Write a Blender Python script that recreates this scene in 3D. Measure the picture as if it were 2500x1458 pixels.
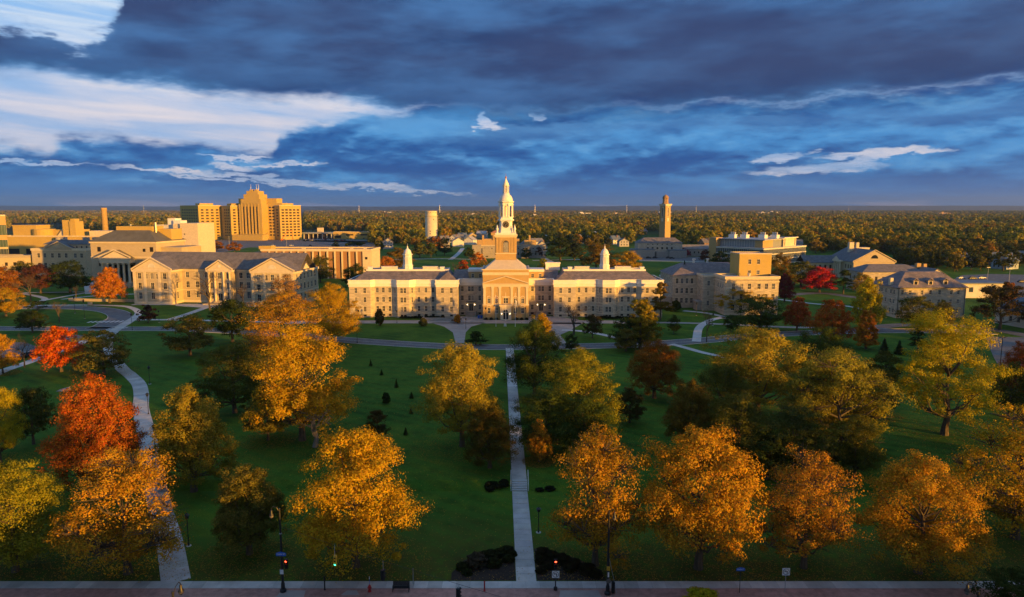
import bpy, bmesh, math, random
import numpy as np
from mathutils import Vector, Matrix

for _o in list(bpy.data.objects):
    bpy.data.objects.remove(_o)
SC = bpy.context.scene
COL = SC.collection
R = math.radians

# ------------------------------------------------------------------ camera
CAM_H = 40.0
cam = bpy.data.objects.new("camera", bpy.data.cameras.new("camera"))
COL.objects.link(cam)
cam.location = (0, 0, CAM_H)
cam.rotation_euler = (R(90 - 7.484), 0, 0)
cam.data.sensor_width = 36
cam.data.lens = 36 * 1667 / 2500
cam.data.clip_start = 0.5
cam.data.clip_end = 90000
SC.camera = cam

# ------------------------------------------------------------------ sun
SUN_AZ, SUN_EL = 50.0, 4.7            # degrees to the right of straight behind the camera; above the horizon
SUN = Vector((math.sin(R(SUN_AZ)) * math.cos(R(SUN_EL)), -math.cos(R(SUN_AZ)) * math.cos(R(SUN_EL)), math.sin(R(SUN_EL))))
sun = bpy.data.objects.new("sun", bpy.data.lights.new("sun", "SUN"))
COL.objects.link(sun)
sun.rotation_euler = SUN.to_track_quat("Z", "Y").to_euler()
sun.data.energy = 4.8
sun.data.angle = R(0.6)
sun.data.color = (1.0, 0.47, 0.06)

# ------------------------------------------------------------------ exposure
SC.view_settings.view_transform = "Standard"
SC.view_settings.look = "None"
SC.view_settings.exposure = EXPOSURE = 1.1
SC.view_settings.gamma = 1.0
SC.view_settings.use_curve_mapping = False
SC.cycles.use_denoising = True
try:
    SC.cycles.denoiser = "OPENIMAGEDENOISE"
    SC.cycles.denoising_input_passes = "RGB_ALBEDO_NORMAL"
except Exception:
    pass
SC.cycles.max_bounces = 6
SC.cycles.diffuse_bounces = 3
SC.cycles.glossy_bounces = 2
SC.cycles.transmission_bounces = 3
SC.cycles.volume_bounces = 0
SC.cycles.transparent_max_bounces = 4
SC.cycles.caustics_reflective = False
SC.cycles.caustics_refractive = False


# ------------------------------------------------------------------ node helpers
class V:
    """a value in a node tree, with arithmetic"""
    T = None

    def __init__(s, k):
        s.k = k

    @staticmethod
    def op(o, *a, clamp=False):
        n = V.T.nodes.new("ShaderNodeMath")
        n.operation = o
        n.use_clamp = clamp
        for i, x in enumerate(a):
            if isinstance(x, V):
                V.T.links.new(x.k, n.inputs[i])
            else:
                n.inputs[i].default_value = x
        return V(n.outputs[0])

    def __add__(s, o): return V.op("ADD", s, o)
    __radd__ = __add__
    def __sub__(s, o): return V.op("SUBTRACT", s, o)
    def __rsub__(s, o): return V.op("SUBTRACT", o, s)
    def __mul__(s, o): return V.op("MULTIPLY", s, o)
    __rmul__ = __mul__
    def __truediv__(s, o): return V.op("DIVIDE", s, o)


def vmax(a, b): return V.op("MAXIMUM", a, b)
def vmin(a, b): return V.op("MINIMUM", a, b)


def sstep(x, a, b):
    n = V.T.nodes.new("ShaderNodeMapRange")
    n.interpolation_type = "SMOOTHSTEP"
    V.T.links.new(x.k, n.inputs[0])
    for i, q in ((1, a), (2, b)):
        n.inputs[i].default_value = q
    n.inputs[3].default_value, n.inputs[4].default_value = 0, 1
    return V(n.outputs[0])


def vec(x, y, z):
    n = V.T.nodes.new("ShaderNodeCombineXYZ")
    for i, q in enumerate((x, y, z)):
        if isinstance(q, V):
            V.T.links.new(q.k, n.inputs[i])
        else:
            n.inputs[i].default_value = q
    return n.outputs[0]


def noise(v, scale, detail=4, rough=0.55, dist=0.0):
    n = V.T.nodes.new("ShaderNodeTexNoise")
    if v is not None:
        V.T.links.new(v, n.inputs["Vector"])
    n.inputs["Scale"].default_value = scale
    n.inputs["Detail"].default_value = detail
    n.inputs["Roughness"].default_value = rough
    n.inputs["Distortion"].default_value = dist
    return V(n.outputs[0])


def mixc(f, a, b, mode="MIX"):
    n = V.T.nodes.new("ShaderNodeMix")
    n.data_type = "RGBA"
    n.blend_type = mode
    if isinstance(f, V):
        V.T.links.new(f.k, n.inputs[0])
    else:
        n.inputs[0].default_value = f
    for i, q in ((6, a), (7, b)):
        if isinstance(q, tuple):
            n.inputs[i].default_value = (*q[:3], 1)
        else:
            V.T.links.new(q, n.inputs[i])
    return n.outputs[2]


def fcurve(x, pts):
    """a curve through (x, y) points; x and y inside 0..1"""
    n = V.T.nodes.new("ShaderNodeFloatCurve")
    c = n.mapping.curves[0]
    pts = sorted(pts)
    c.points[0].location = pts[0]
    c.points[1].location = pts[-1]
    for p in pts[1:-1]:
        c.points.new(*p)
    for p in c.points:
        p.handle_type = "AUTO_CLAMPED"
    n.mapping.update()
    V.T.links.new(x.k, n.inputs["Value"])
    return V(n.outputs[0])


def lin(r, g, b):
    """an 8-bit display colour as linear light"""
    return tuple((c / 255 / 12.92) if c < 10.3 else ((c / 255 + .055) / 1.055) ** 2.4 for c in (r, g, b))


# ------------------------------------------------------------------ sky
world = bpy.data.worlds.new("World")
SC.world = world
world.use_nodes = True
V.T = world.node_tree
V.T.nodes.clear()
SKY_GAIN = 2 ** -EXPOSURE
tc = V.T.nodes.new("ShaderNodeTexCoord")
sep = V.T.nodes.new("ShaderNodeSeparateXYZ")
V.T.links.new(tc.outputs["Generated"], sep.inputs[0])
dx, dy, dz = V(sep.outputs[0]), V(sep.outputs[1]), V(sep.outputs[2])
az = V.op("ARCTAN2", dx, dy)                       # 0 straight ahead, to the right positive
el = V.op("ARCSINE", dz)
# layers of cloud lie flat: seen low over the horizon they stretch sideways
k = dz * 1.0
den = vmax(dz, 0.0) + 0.11
px_, py_ = dx / den, dy / den
plane = vec(px_, py_, 0.0)
n_big = noise(plane, 0.55, 5, 0.55, 0.3)
n_mid = noise(plane, 1.7, 6, 0.6, 0.4)
flat = vec(az * 5.0, el * 17.0, 0.3)
n_edge = noise(flat, 2.2, 8, 0.60, 0.12)
n_fine = noise(flat, 7.5, 6, 0.65, 0.1)
wisp = noise(vec(az * 2.6 + el * 1.5, el * 26.0 + az * 1.2, 1.7), 1.6, 7, 0.58, 0.25)
soft = noise(vec(az * 2.2 + el * 1.2, el * 8.0, 4.1), 1.3, 6, 0.55, 0.1)
streak = noise(vec(az * 2.6, el * 24.0 - az * 1.5, 2.2), 1.5, 7, 0.6, 0.12)
warp = (n_edge - 0.47) * 0.050 + (n_fine - 0.48) * 0.020
elw = el + warp
azw = az + (n_edge - 0.5) * 0.10
elh = el + (n_edge - 0.47) * 0.026 + (n_fine - 0.48) * 0.022
azh = az + (n_edge - 0.5) * 0.16


def A(x): return math.atan((x - 1250) / 1667.0)
def E(x, y):
    a, b, p = (x - 1250) / 1667.0, (y - 729) / 1667.0, R(7.484)
    dyv, dzv = math.cos(p) - b * math.sin(p), -math.sin(p) - b * math.cos(p)
    return math.atan2(dzv, math.hypot(a, dyv))


AZ0, AZ1, EL0, EL1 = -0.75, 0.75, -0.1, 0.5
s_az = V.op("MULTIPLY", az - AZ0, 1 / (AZ1 - AZ0), clamp=True)


def edge(pts):
    c = fcurve(s_az, [((A(x) - AZ0) / (AZ1 - AZ0), (E(x, y) - EL0) / (EL1 - EL0)) for x, y in pts])
    return c * (EL1 - EL0) + EL0


def blob(x, y, w, h, tilt=0.0, soft=0.9):
    """an elliptic patch of the sky around one direction, 1 inside and 0 outside"""
    a0, e0 = A(x), E(x, y)
    u, v = azh - a0, elh - e0
    t = math.tan(tilt)
    v = v - u * t
    rr = V.op("POWER", u * (1667 / (w / 2)), 2.0) + V.op("POWER", v * (1667 / (h / 2)), 2.0)
    return 1.0 - sstep(rr, 1 - soft, 1 + soft)


# the heavy cloud bank over the whole upper view
low1 = edge([(0, 182), (200, 196), (400, 214), (640, 243), (820, 246), (960, 268), (1100, 283), (1250, 290), (1800, 262), (2500, 215)])
up1 = edge([(0, 60), (100, 60), (200, 84), (275, 66), (310, 32), (345, -30), (400, -230), (700, -250), (2500, -250)])
b_low = sstep(elw - low1, -0.016, 0.024)
b_up = sstep(up1 - el - warp * 1.9, -0.012, 0.022)
b_far = sstep(el, 0.30, 0.42)                      # above the frame the bank is broken by gaps
bank = b_low * vmax(b_up, b_far * sstep(n_big, 0.40, 0.52))
# the lower deck reaching down to the horizon
up2 = edge([(0, 344), (140, 352), (172, 326), (270, 322), (420, 332), (560, 352), (672, 362), (690, 322), (760, 291), (860, 273), (960, 262), (1100, 240), (2500, 180)])
deck = sstep(up2 - elw, -0.012, 0.022)
holes = None
for h in [(470, 418, 330, 10, -0.03), (560, 436, 270, 8, -0.06), (720, 436, 330, 17, -0.10), (930, 458, 400, 12, -0.07), (560, 382, 170, 9, 0.0), (60, 392, 240, 8, -0.03), (600, 402, 130, 16, -0.05),
          (1190, 296, 62, 34, -0.25), (2130, 374, 250, 17, 0.03), (1980, 412, 240, 24, 0.05), (2070, 392, 110, 20, 0.3), (1900, 384, 90, 14, 0.05), (1330, 278, 45, 14, 0), (730, 398, 120, 8, 0)]:
    b = blob(*h)
    holes = b if holes is None else vmax(holes, b)
holes = holes * (0.62 + sstep(n_fine * 0.6 + wisp * 0.4, 0.40, 0.58) * 0.38)
deck = deck * (1.0 - holes)
# in the rest of the sky the same broken cover goes on
back = sstep(V.op("ABSOLUTE", az), 0.75, 1.1)
broken = sstep(n_big + (n_mid - 0.5) * 0.25, 0.44, 0.54)
cover_front = vmax(bank, deck)
cover = cover_front * (1.0 - back) + broken * back
# colours
sky = V.T.nodes.new("ShaderNodeTexSky")
sky.sky_type = "NISHITA"
sky.sun_disc = False
sky.sun_elevation = R(SUN_EL)
sky.sun_rotation = math.atan2(SUN.x, SUN.y)
sky.altitude = 200
sky.air_density, sky.dust_density, sky.ozone_density = 1.0, 0.6, 1.5
hi = sstep(el, 0.10, 0.24)
cirrus = mixc(sstep(wisp * 0.7 + soft * 0.3, 0.36, 0.66), lin(160, 192, 234), lin(238, 228, 232))
cirrus = mixc(hi, cirrus, mixc(sstep(wisp, 0.4, 0.7), lin(142, 192, 244), lin(214, 230, 248)))
up_flat = vec(az * 5.0, el * 17.0 + 0.22, 0.3)
relief = (n_edge - noise(up_flat, 2.2, 8, 0.60, 0.12)) * 2.2
lump = noise(vec(az * 3.0 + el * 1.4, el * 11.0 - az * 0.8, 7.0), 1.7, 8, 0.58, 0.1)
lump_up = noise(vec(az * 3.0 + el * 1.4, el * 11.0 - az * 0.8 + 0.30, 7.0), 1.7, 8, 0.58, 0.1)
rel2 = (lump - lump_up) * 1.8
dark = mixc(sstep(soft * 0.6 + lump * 0.4 + rel2 * 0.22, 0.32, 0.66), lin(40, 66, 114), lin(72, 118, 174))
dark = mixc(sstep(soft + (n_big - 0.5) * 0.5, 0.62, 0.34) * sstep(el, 0.12, 0.20) * 0.55, dark, lin(60, 72, 112))
dark = mixc(sstep(el - low1, 0.05, 0.0) * 0.7, dark, lin(34, 62, 112))
blue = mixc(sstep(streak * 0.35 + soft * 0.35 + lump * 0.3 + relief * 0.35 + rel2 * 0.25, 0.32, 0.70), lin(18, 84, 156), lin(72, 152, 218))
blue = mixc(sstep(relief, 0.10, 0.55) * 0.5, blue, lin(118, 182, 232))
edge_light = sstep(low1 - elw, 0.0, 0.010) * (1.0 - sstep(low1 - elw, 0.012, 0.05)) * sstep(soft, 0.3, 0.6)
blue = mixc(edge_light * 0.55, blue, lin(108, 172, 226))
body = mixc(sstep(elw - low1, -0.02, 0.03), blue, dark)
low_band = mixc(sstep(wisp, 0.48, 0.66), lin(84, 140, 202), lin(176, 176, 206))
low_band = mixc(sstep(el, 0.004, 0.022), low_band, mixc(sstep(wisp, 0.5, 0.75), lin(58, 128, 198), lin(108, 162, 216)))
body = mixc(1.0 - sstep(elw, 0.012, 0.055), body, low_band)
thin = sstep(cover, 0.25, 1.0)
rim = mixc(thin, mixc(0.65, lin(196, 222, 248), blue), body)
clouds = mixc(sstep(cover, 0.02, 0.85), cirrus, rim)
# the clear blue behind: a physical sky
skyc = V.T.nodes.new("ShaderNodeVectorMath")
skyc.operation = "SCALE"
V.T.links.new(sky.outputs[0], skyc.inputs[0])
SKY_STRENGTH = 0.14
skyc.inputs["Scale"].default_value = SKY_STRENGTH / SKY_GAIN
veil = back * (1.0 - broken)
colour = mixc(veil * 0.8, clouds, skyc.outputs[0])
below = sstep(dz, -0.02, 0.0)
colour = mixc(below, lin(40, 50, 40), colour)
bg = V.T.nodes.new("ShaderNodeBackground")
bg.inputs[1].default_value = SKY_GAIN
V.T.links.new(colour, bg.inputs[0])
out = V.T.nodes.new("ShaderNodeOutputWorld")
V.T.links.new(bg.outputs[0], out.inputs[0])
world.cycles.sampling_method = "MANUAL"
world.cycles.sample_map_resolution = 1024


# ------------------------------------------------------------------ materials
MATS = {}


def mat(name, base, rough=0.8, noise_amt=0.25, scale=(1, 1, 1), nscale=1.0, second=None, metal=0.0, spec=0.3, emit=None, bump=0.0, detail=4, obj_col=False):
    m = bpy.data.materials.new(name)
    m.use_nodes = True
    V.T = m.node_tree
    b = m.node_tree.nodes["Principled BSDF"]
    b.inputs["Roughness"].default_value = rough
    b.inputs["Metallic"].default_value = metal
    b.inputs["Specular IOR Level"].default_value = spec
    if emit:
        b.inputs["Emission Color"].default_value = (*base, 1)
        b.inputs["Emission Strength"].default_value = emit
    t = V.T.nodes.new("ShaderNodeTexCoord")
    mp = V.T.nodes.new("ShaderNodeMapping")
    mp.inputs["Scale"].default_value = scale
    V.T.links.new(t.outputs["Object"], mp.inputs[0])
    n = noise(mp.outputs[0], nscale, detail, 0.6)
    n2 = noise(mp.outputs[0], nscale * 0.13, 3, 0.5)
    f = sstep(n * 0.7 + n2 * 0.3, 0.3, 0.7)
    lo = tuple(c * (1 - noise_amt) for c in base)
    hi_ = second or tuple(min(1, c * (1 + noise_amt)) for c in base)
    c = mixc(f, lo, hi_)
    if obj_col:
        oi = V.T.nodes.new("ShaderNodeObjectInfo")
        c = mixc(1.0, c, oi.outputs["Color"], "MULTIPLY")
    V.T.links.new(c, b.inputs["Base Color"])
    if bump:
        bp = V.T.nodes.new("ShaderNodeBump")
        bp.inputs["Strength"].default_value = bump
        bp.inputs["Distance"].default_value = 0.05
        V.T.links.new(n.k, bp.inputs["Height"])
        V.T.links.new(bp.outputs[0], b.inputs["Normal"])
    MATS[name] = m
    return m


def coursed(name, base, second, bw=0.9, bh=0.32, mortar=(0.30, 0.27, 0.23), rough=0.85):
    """coursed stone or brick for walls: the pattern follows the face it is on"""
    m = bpy.data.materials.new(name)
    m.use_nodes = True
    V.T = m.node_tree
    b = m.node_tree.nodes["Principled BSDF"]
    b.inputs["Roughness"].default_value = rough
    b.inputs["Specular IOR Level"].default_value = 0.2
    t = V.T.nodes.new("ShaderNodeTexCoord")
    s = V.T.nodes.new("ShaderNodeSeparateXYZ")
    V.T.links.new(t.outputs["Object"], s.inputs[0])
    v = vec(V(s.outputs[0]) + V(s.outputs[1]), V(s.outputs[2]), 0.0)
    br = V.T.nodes.new("ShaderNodeTexBrick")
    V.T.links.new(v, br.inputs["Vector"])
    br.inputs["Color1"].default_value = (*base, 1)
    br.inputs["Color2"].default_value = (*second, 1)
    br.inputs["Mortar"].default_value = (*mortar, 1)
    br.inputs["Scale"].default_value = 1.0
    br.inputs["Brick Width"].default_value = bw
    br.inputs["Row Height"].default_value = bh
    br.inputs["Mortar Size"].default_value = 0.02
    br.inputs["Bias"].default_value = 0.0
    n = noise(t.outputs["Object"], 0.9, 5, 0.65)
    n2 = noise(t.outputs["Object"], 0.12, 3, 0.5)
    c = mixc(sstep(n * 0.6 + n2 * 0.4, 0.34, 0.66) * 0.4, br.outputs["Color"], tuple(x * 0.68 for x in base))
    V.T.links.new(c, b.inputs["Base Color"])
    MATS[name] = m
    return m


coursed("rubble_stone", (0.56, 0.49, 0.385), (0.35, 0.315, 0.265), 1.5, 0.5, mortar=(.30,.27,.23))
coursed("pale_stone", (0.50, 0.42, 0.30), (0.45, 0.38, 0.27), 1.4, 0.5, mortar=(.36,.31,.24))
coursed("grey_stone", (0.40, 0.37, 0.34), (0.31, 0.29, 0.27), 0.9, 0.35)
coursed("tan_brick", (0.52, 0.34, 0.12), (0.48, 0.31, 0.11), 0.5, 0.16)
coursed("brown_brick", (0.36, 0.175, 0.06), (0.32, 0.15, 0.05), 0.5, 0.16)
coursed("red_brick", (0.26, 0.11, 0.075), (0.20, 0.085, 0.06), 0.5, 0.16)
coursed("yellow_brick", (0.58, 0.40, 0.075), (0.54, 0.37, 0.065), 0.5, 0.16)
mat("cream_trim", (0.60, 0.52, 0.39), 0.7, 0.08, nscale=0.8)
mat("white_paint", (0.74, 0.72, 0.69), 0.55, 0.05, nscale=0.5)
mat("slab", (0.54, 0.53, 0.51), 0.85, 0.2, nscale=0.5, detail=7, obj_col=True)
mat("tank_paint", (0.66, 0.58, 0.40), 0.6, 0.07, nscale=0.3)
mat("off_white", (0.60, 0.58, 0.54), 0.7, 0.1, nscale=0.4)
mat("white_frame", (0.60, 0.58, 0.54), 0.5, 0.02)
mat("grey_roof", (0.20, 0.20, 0.21), 0.85, 0.2, nscale=0.3)
mat("green_roof", (0.135, 0.13, 0.10), 0.75, 0.2, nscale=0.3, scale=(1, 1, 1))
mat("pale_roof", (0.42, 0.42, 0.44), 0.8, 0.2, nscale=0.25)
mat("blue_roof", (0.13, 0.17, 0.22), 0.6, 0.2, nscale=0.4)
mat("dark_metal", (0.014, 0.015, 0.018), 0.45, 0.1, spec=0.5)
mat("steel", (0.42, 0.42, 0.43), 0.4, 0.1, metal=0.4)
mat("grey_metal", (0.24, 0.26, 0.29), 0.5, 0.1)
mat("asphalt", (0.15, 0.15, 0.155), 0.9, 0.25, nscale=0.35)
mat("concrete", (0.54, 0.53, 0.51), 0.85, 0.14, nscale=0.6)
mat("paving", (0.36, 0.325, 0.30), 0.85, 0.16, nscale=0.4)
mat("joint", (0.27, 0.26, 0.25), 0.9, 0.2)
mat("brick_paving", (0.40, 0.225, 0.185), 0.85, 0.3, nscale=1.4, detail=7)
mat("road_paint", (0.72, 0.72, 0.70), 0.7, 0.1)
mat("bark", (0.085, 0.068, 0.052), 0.95, 0.35, scale=(3, 3, 0.6), nscale=2)
mat("grey_bark", (0.22, 0.19, 0.165), 0.95, 0.25, scale=(3, 3, 0.6), nscale=2)
mat("mulch", (0.035, 0.024, 0.017), 0.95, 0.5, nscale=3.0)
mat("door_dark", (0.05, 0.04, 0.035), 0.4, 0.1)
mat("sign_blue", (0.02, 0.12, 0.52), 0.4, 0.04)
mat("sign_white", (0.74, 0.74, 0.75), 0.4, 0.03)
mat("sign_black", (0.012, 0.012, 0.014), 0.4, 0.03)
mat("sign_red", (0.55, 0.02, 0.02), 0.4, 0.03)
mat("signal_yellow", (0.62, 0.34, 0.03), 0.4, 0.06)
mat("hydrant_red", (0.42, 0.02, 0.025), 0.4, 0.1)
mat("crane_orange", (0.60, 0.16, 0.02), 0.5, 0.1)
mat("blue_paint", (0.02, 0.10, 0.42), 0.5, 0.1)
mat("lamp_glow", (1.0, 0.72, 0.34), 0.5, 0.0, emit=4.0)
mat("red_glow", (1.0, 0.06, 0.02), 0.5, 0.0, emit=5.0)
mat("green_glow", (0.05, 0.85, 0.45), 0.5, 0.0, emit=2.2)
mat("milk_glass", (0.13, 0.12, 0.11), 0.3, 0.02)
mat("car_white", (0.66, 0.66, 0.67), 0.3, 0.02, spec=0.5)
mat("car_dark", (0.02, 0.022, 0.026), 0.3, 0.02, spec=0.5)
mat("car_red", (0.3, 0.02, 0.02), 0.3, 0.02, spec=0.5)
mat("tyre", (0.015, 0.015, 0.015), 0.9, 0.1)
mat("flag_cloth", (0.50, 0.42, 0.44), 0.8, 0.2, nscale=3)
mat("lantern_stone", (0.34, 0.22, 0.12), 0.8, 0.25, nscale=1.0)
mat("terracotta", (0.42, 0.19, 0.10), 0.8, 0.25, nscale=1.0)
mat("far_land", (0.050, 0.042, 0.020), 0.95, 0.45, nscale=0.004, detail=8)
mat("hill_wood", (0.05, 0.06, 0.04), 0.95, 0.4, nscale=0.0012, detail=8)
mat("rose_skin", (0.42, 0.27, 0.2), 0.6, 0.05)
mat("cloth_dark", (0.03, 0.03, 0.045), 0.8, 0.1)
mat("cloth_red", (0.25, 0.05, 0.05), 0.8, 0.1)
mat("wall_paint", (0.5, 0.5, 0.5), 0.85, 0.12, nscale=0.6, obj_col=True)


def shingles(name, a, b, c, w=0.55, h=0.32):
    m = bpy.data.materials.new(name)
    m.use_nodes = True
    V.T = m.node_tree
    p = m.node_tree.nodes["Principled BSDF"]
    p.inputs["Roughness"].default_value = 0.75
    p.inputs["Specular IOR Level"].default_value = 0.3
    t = V.T.nodes.new("ShaderNodeTexCoord")
    s = V.T.nodes.new("ShaderNodeSeparateXYZ")
    V.T.links.new(t.outputs["Object"], s.inputs[0])
    v = vec(V(s.outputs[0]) + V(s.outputs[1]) * 0.2, V(s.outputs[2]) * 1.8 + V(s.outputs[1]) * 0.3, 0.0)
    br = V.T.nodes.new("ShaderNodeTexBrick")
    V.T.links.new(v, br.inputs["Vector"])
    br.inputs["Color1"].default_value = (*a, 1)
    br.inputs["Color2"].default_value = (*b, 1)
    br.inputs["Mortar"].default_value = (*c, 1)
    br.inputs["Scale"].default_value = 1.0
    br.inputs["Brick Width"].default_value = w
    br.inputs["Row Height"].default_value = h
    br.inputs["Mortar Size"].default_value = 0.02
    n = noise(t.outputs["Object"], 0.55, 5, 0.7)
    col = mixc(sstep(n, 0.36, 0.66) * 0.65, br.outputs["Color"], tuple(x * 0.5 for x in b))
    V.T.links.new(col, p.inputs["Base Color"])
    MATS[name] = m


shingles("slate_mixed", (0.27, 0.21, 0.205), (0.165, 0.155, 0.17), (0.10, 0.09, 0.095), 0.9, 0.5)
shingles("slate_grey", (0.215, 0.195, 0.20), (0.165, 0.16, 0.17), (0.12, 0.115, 0.12), 0.7, 0.4)
shingles("slate_blue", (0.15, 0.165, 0.19), (0.125, 0.14, 0.165), (0.10, 0.11, 0.13), 0.7, 0.4)


def glass(name, base, rough, spec=0.5):
    m = bpy.data.materials.new(name)
    m.use_nodes = True
    b = m.node_tree.nodes["Principled BSDF"]
    b.inputs["Base Color"].default_value = (*base, 1)
    b.inputs["Roughness"].default_value = rough
    b.inputs["Specular IOR Level"].default_value = spec
    MATS[name] = m


glass("window_glass", (0.014, 0.018, 0.024), 0.15, 0.25)
glass("glass_sky", (0.05, 0.065, 0.09), 0.10, 0.6)
glass("glass_blind", (0.20, 0.185, 0.16), 0.35, 0.2)
glass("far_glass", (0.022, 0.020, 0.020), 0.4, 0.15)
glass("green_glass", (0.05, 0.09, 0.085), 0.10, 0.8)
glass("blue_glass", (0.04, 0.06, 0.085), 0.10, 0.8)


# grass: mown lawn, browner and strewn with leaf litter in patches
def grass_mat():
    m = bpy.data.materials.new("grass")
    m.use_nodes = True
    V.T = m.node_tree
    b = m.node_tree.nodes["Principled BSDF"]
    b.inputs["Roughness"].default_value = 0.95
    b.inputs["Specular IOR Level"].default_value = 0.1
    t = V.T.nodes.new("ShaderNodeTexCoord")
    o = t.outputs["Object"]
    s = V.T.nodes.new("ShaderNodeSeparateXYZ")
    V.T.links.new(o, s.inputs[0])
    x, y = V(s.outputs[0]), V(s.outputs[1])
    n1 = noise(o, 0.035, 5, 0.6)
    n2 = noise(o, 0.9, 4, 0.7)
    n3 = noise(o, 7.0, 3, 0.7)
    c = mixc(sstep(n1 * 0.4 + noise(o, 0.17, 5, 0.65) * 0.4 + n2 * 0.2, 0.38, 0.60), (0.026, 0.085, 0.007), (0.120, 0.205, 0.016))
    stripe = V.op("SINE", (x * 0.55 + y * 0.84) * 2.1 + n1 * 2.0)
    c = mixc(sstep(stripe, -0.5, 0.5) * 0.5, c, (0.060, 0.185, 0.018))
    c = mixc(sstep(n3, 0.40, 0.66) * 0.6, c, (0.020, 0.056, 0.008))
    # leaf litter and worn turf near the street
    lit = vmax((1.0 - sstep(y + (n1 - 0.5) * 34.0, 70.0, 90.0)) * sstep(n2, 0.25, 0.6), sstep(n1 * 0.5 + n2 * 0.5, 0.60, 0.72) * 0.5)
    c = mixc(lit * 0.75, c, mixc(sstep(n3, 0.4, 0.66), (0.045, 0.040, 0.012), (0.11, 0.062, 0.018)))
    far = sstep(y, 700.0, 1400.0)
    c = mixc(far, c, mixc(sstep(noise(o, 0.004, 6, 0.6), 0.35, 0.65), (0.028, 0.034, 0.010), (0.060, 0.050, 0.016)))
    V.T.links.new(c, b.inputs["Base Color"])
    MATS["grass"] = m


grass_mat()


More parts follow.
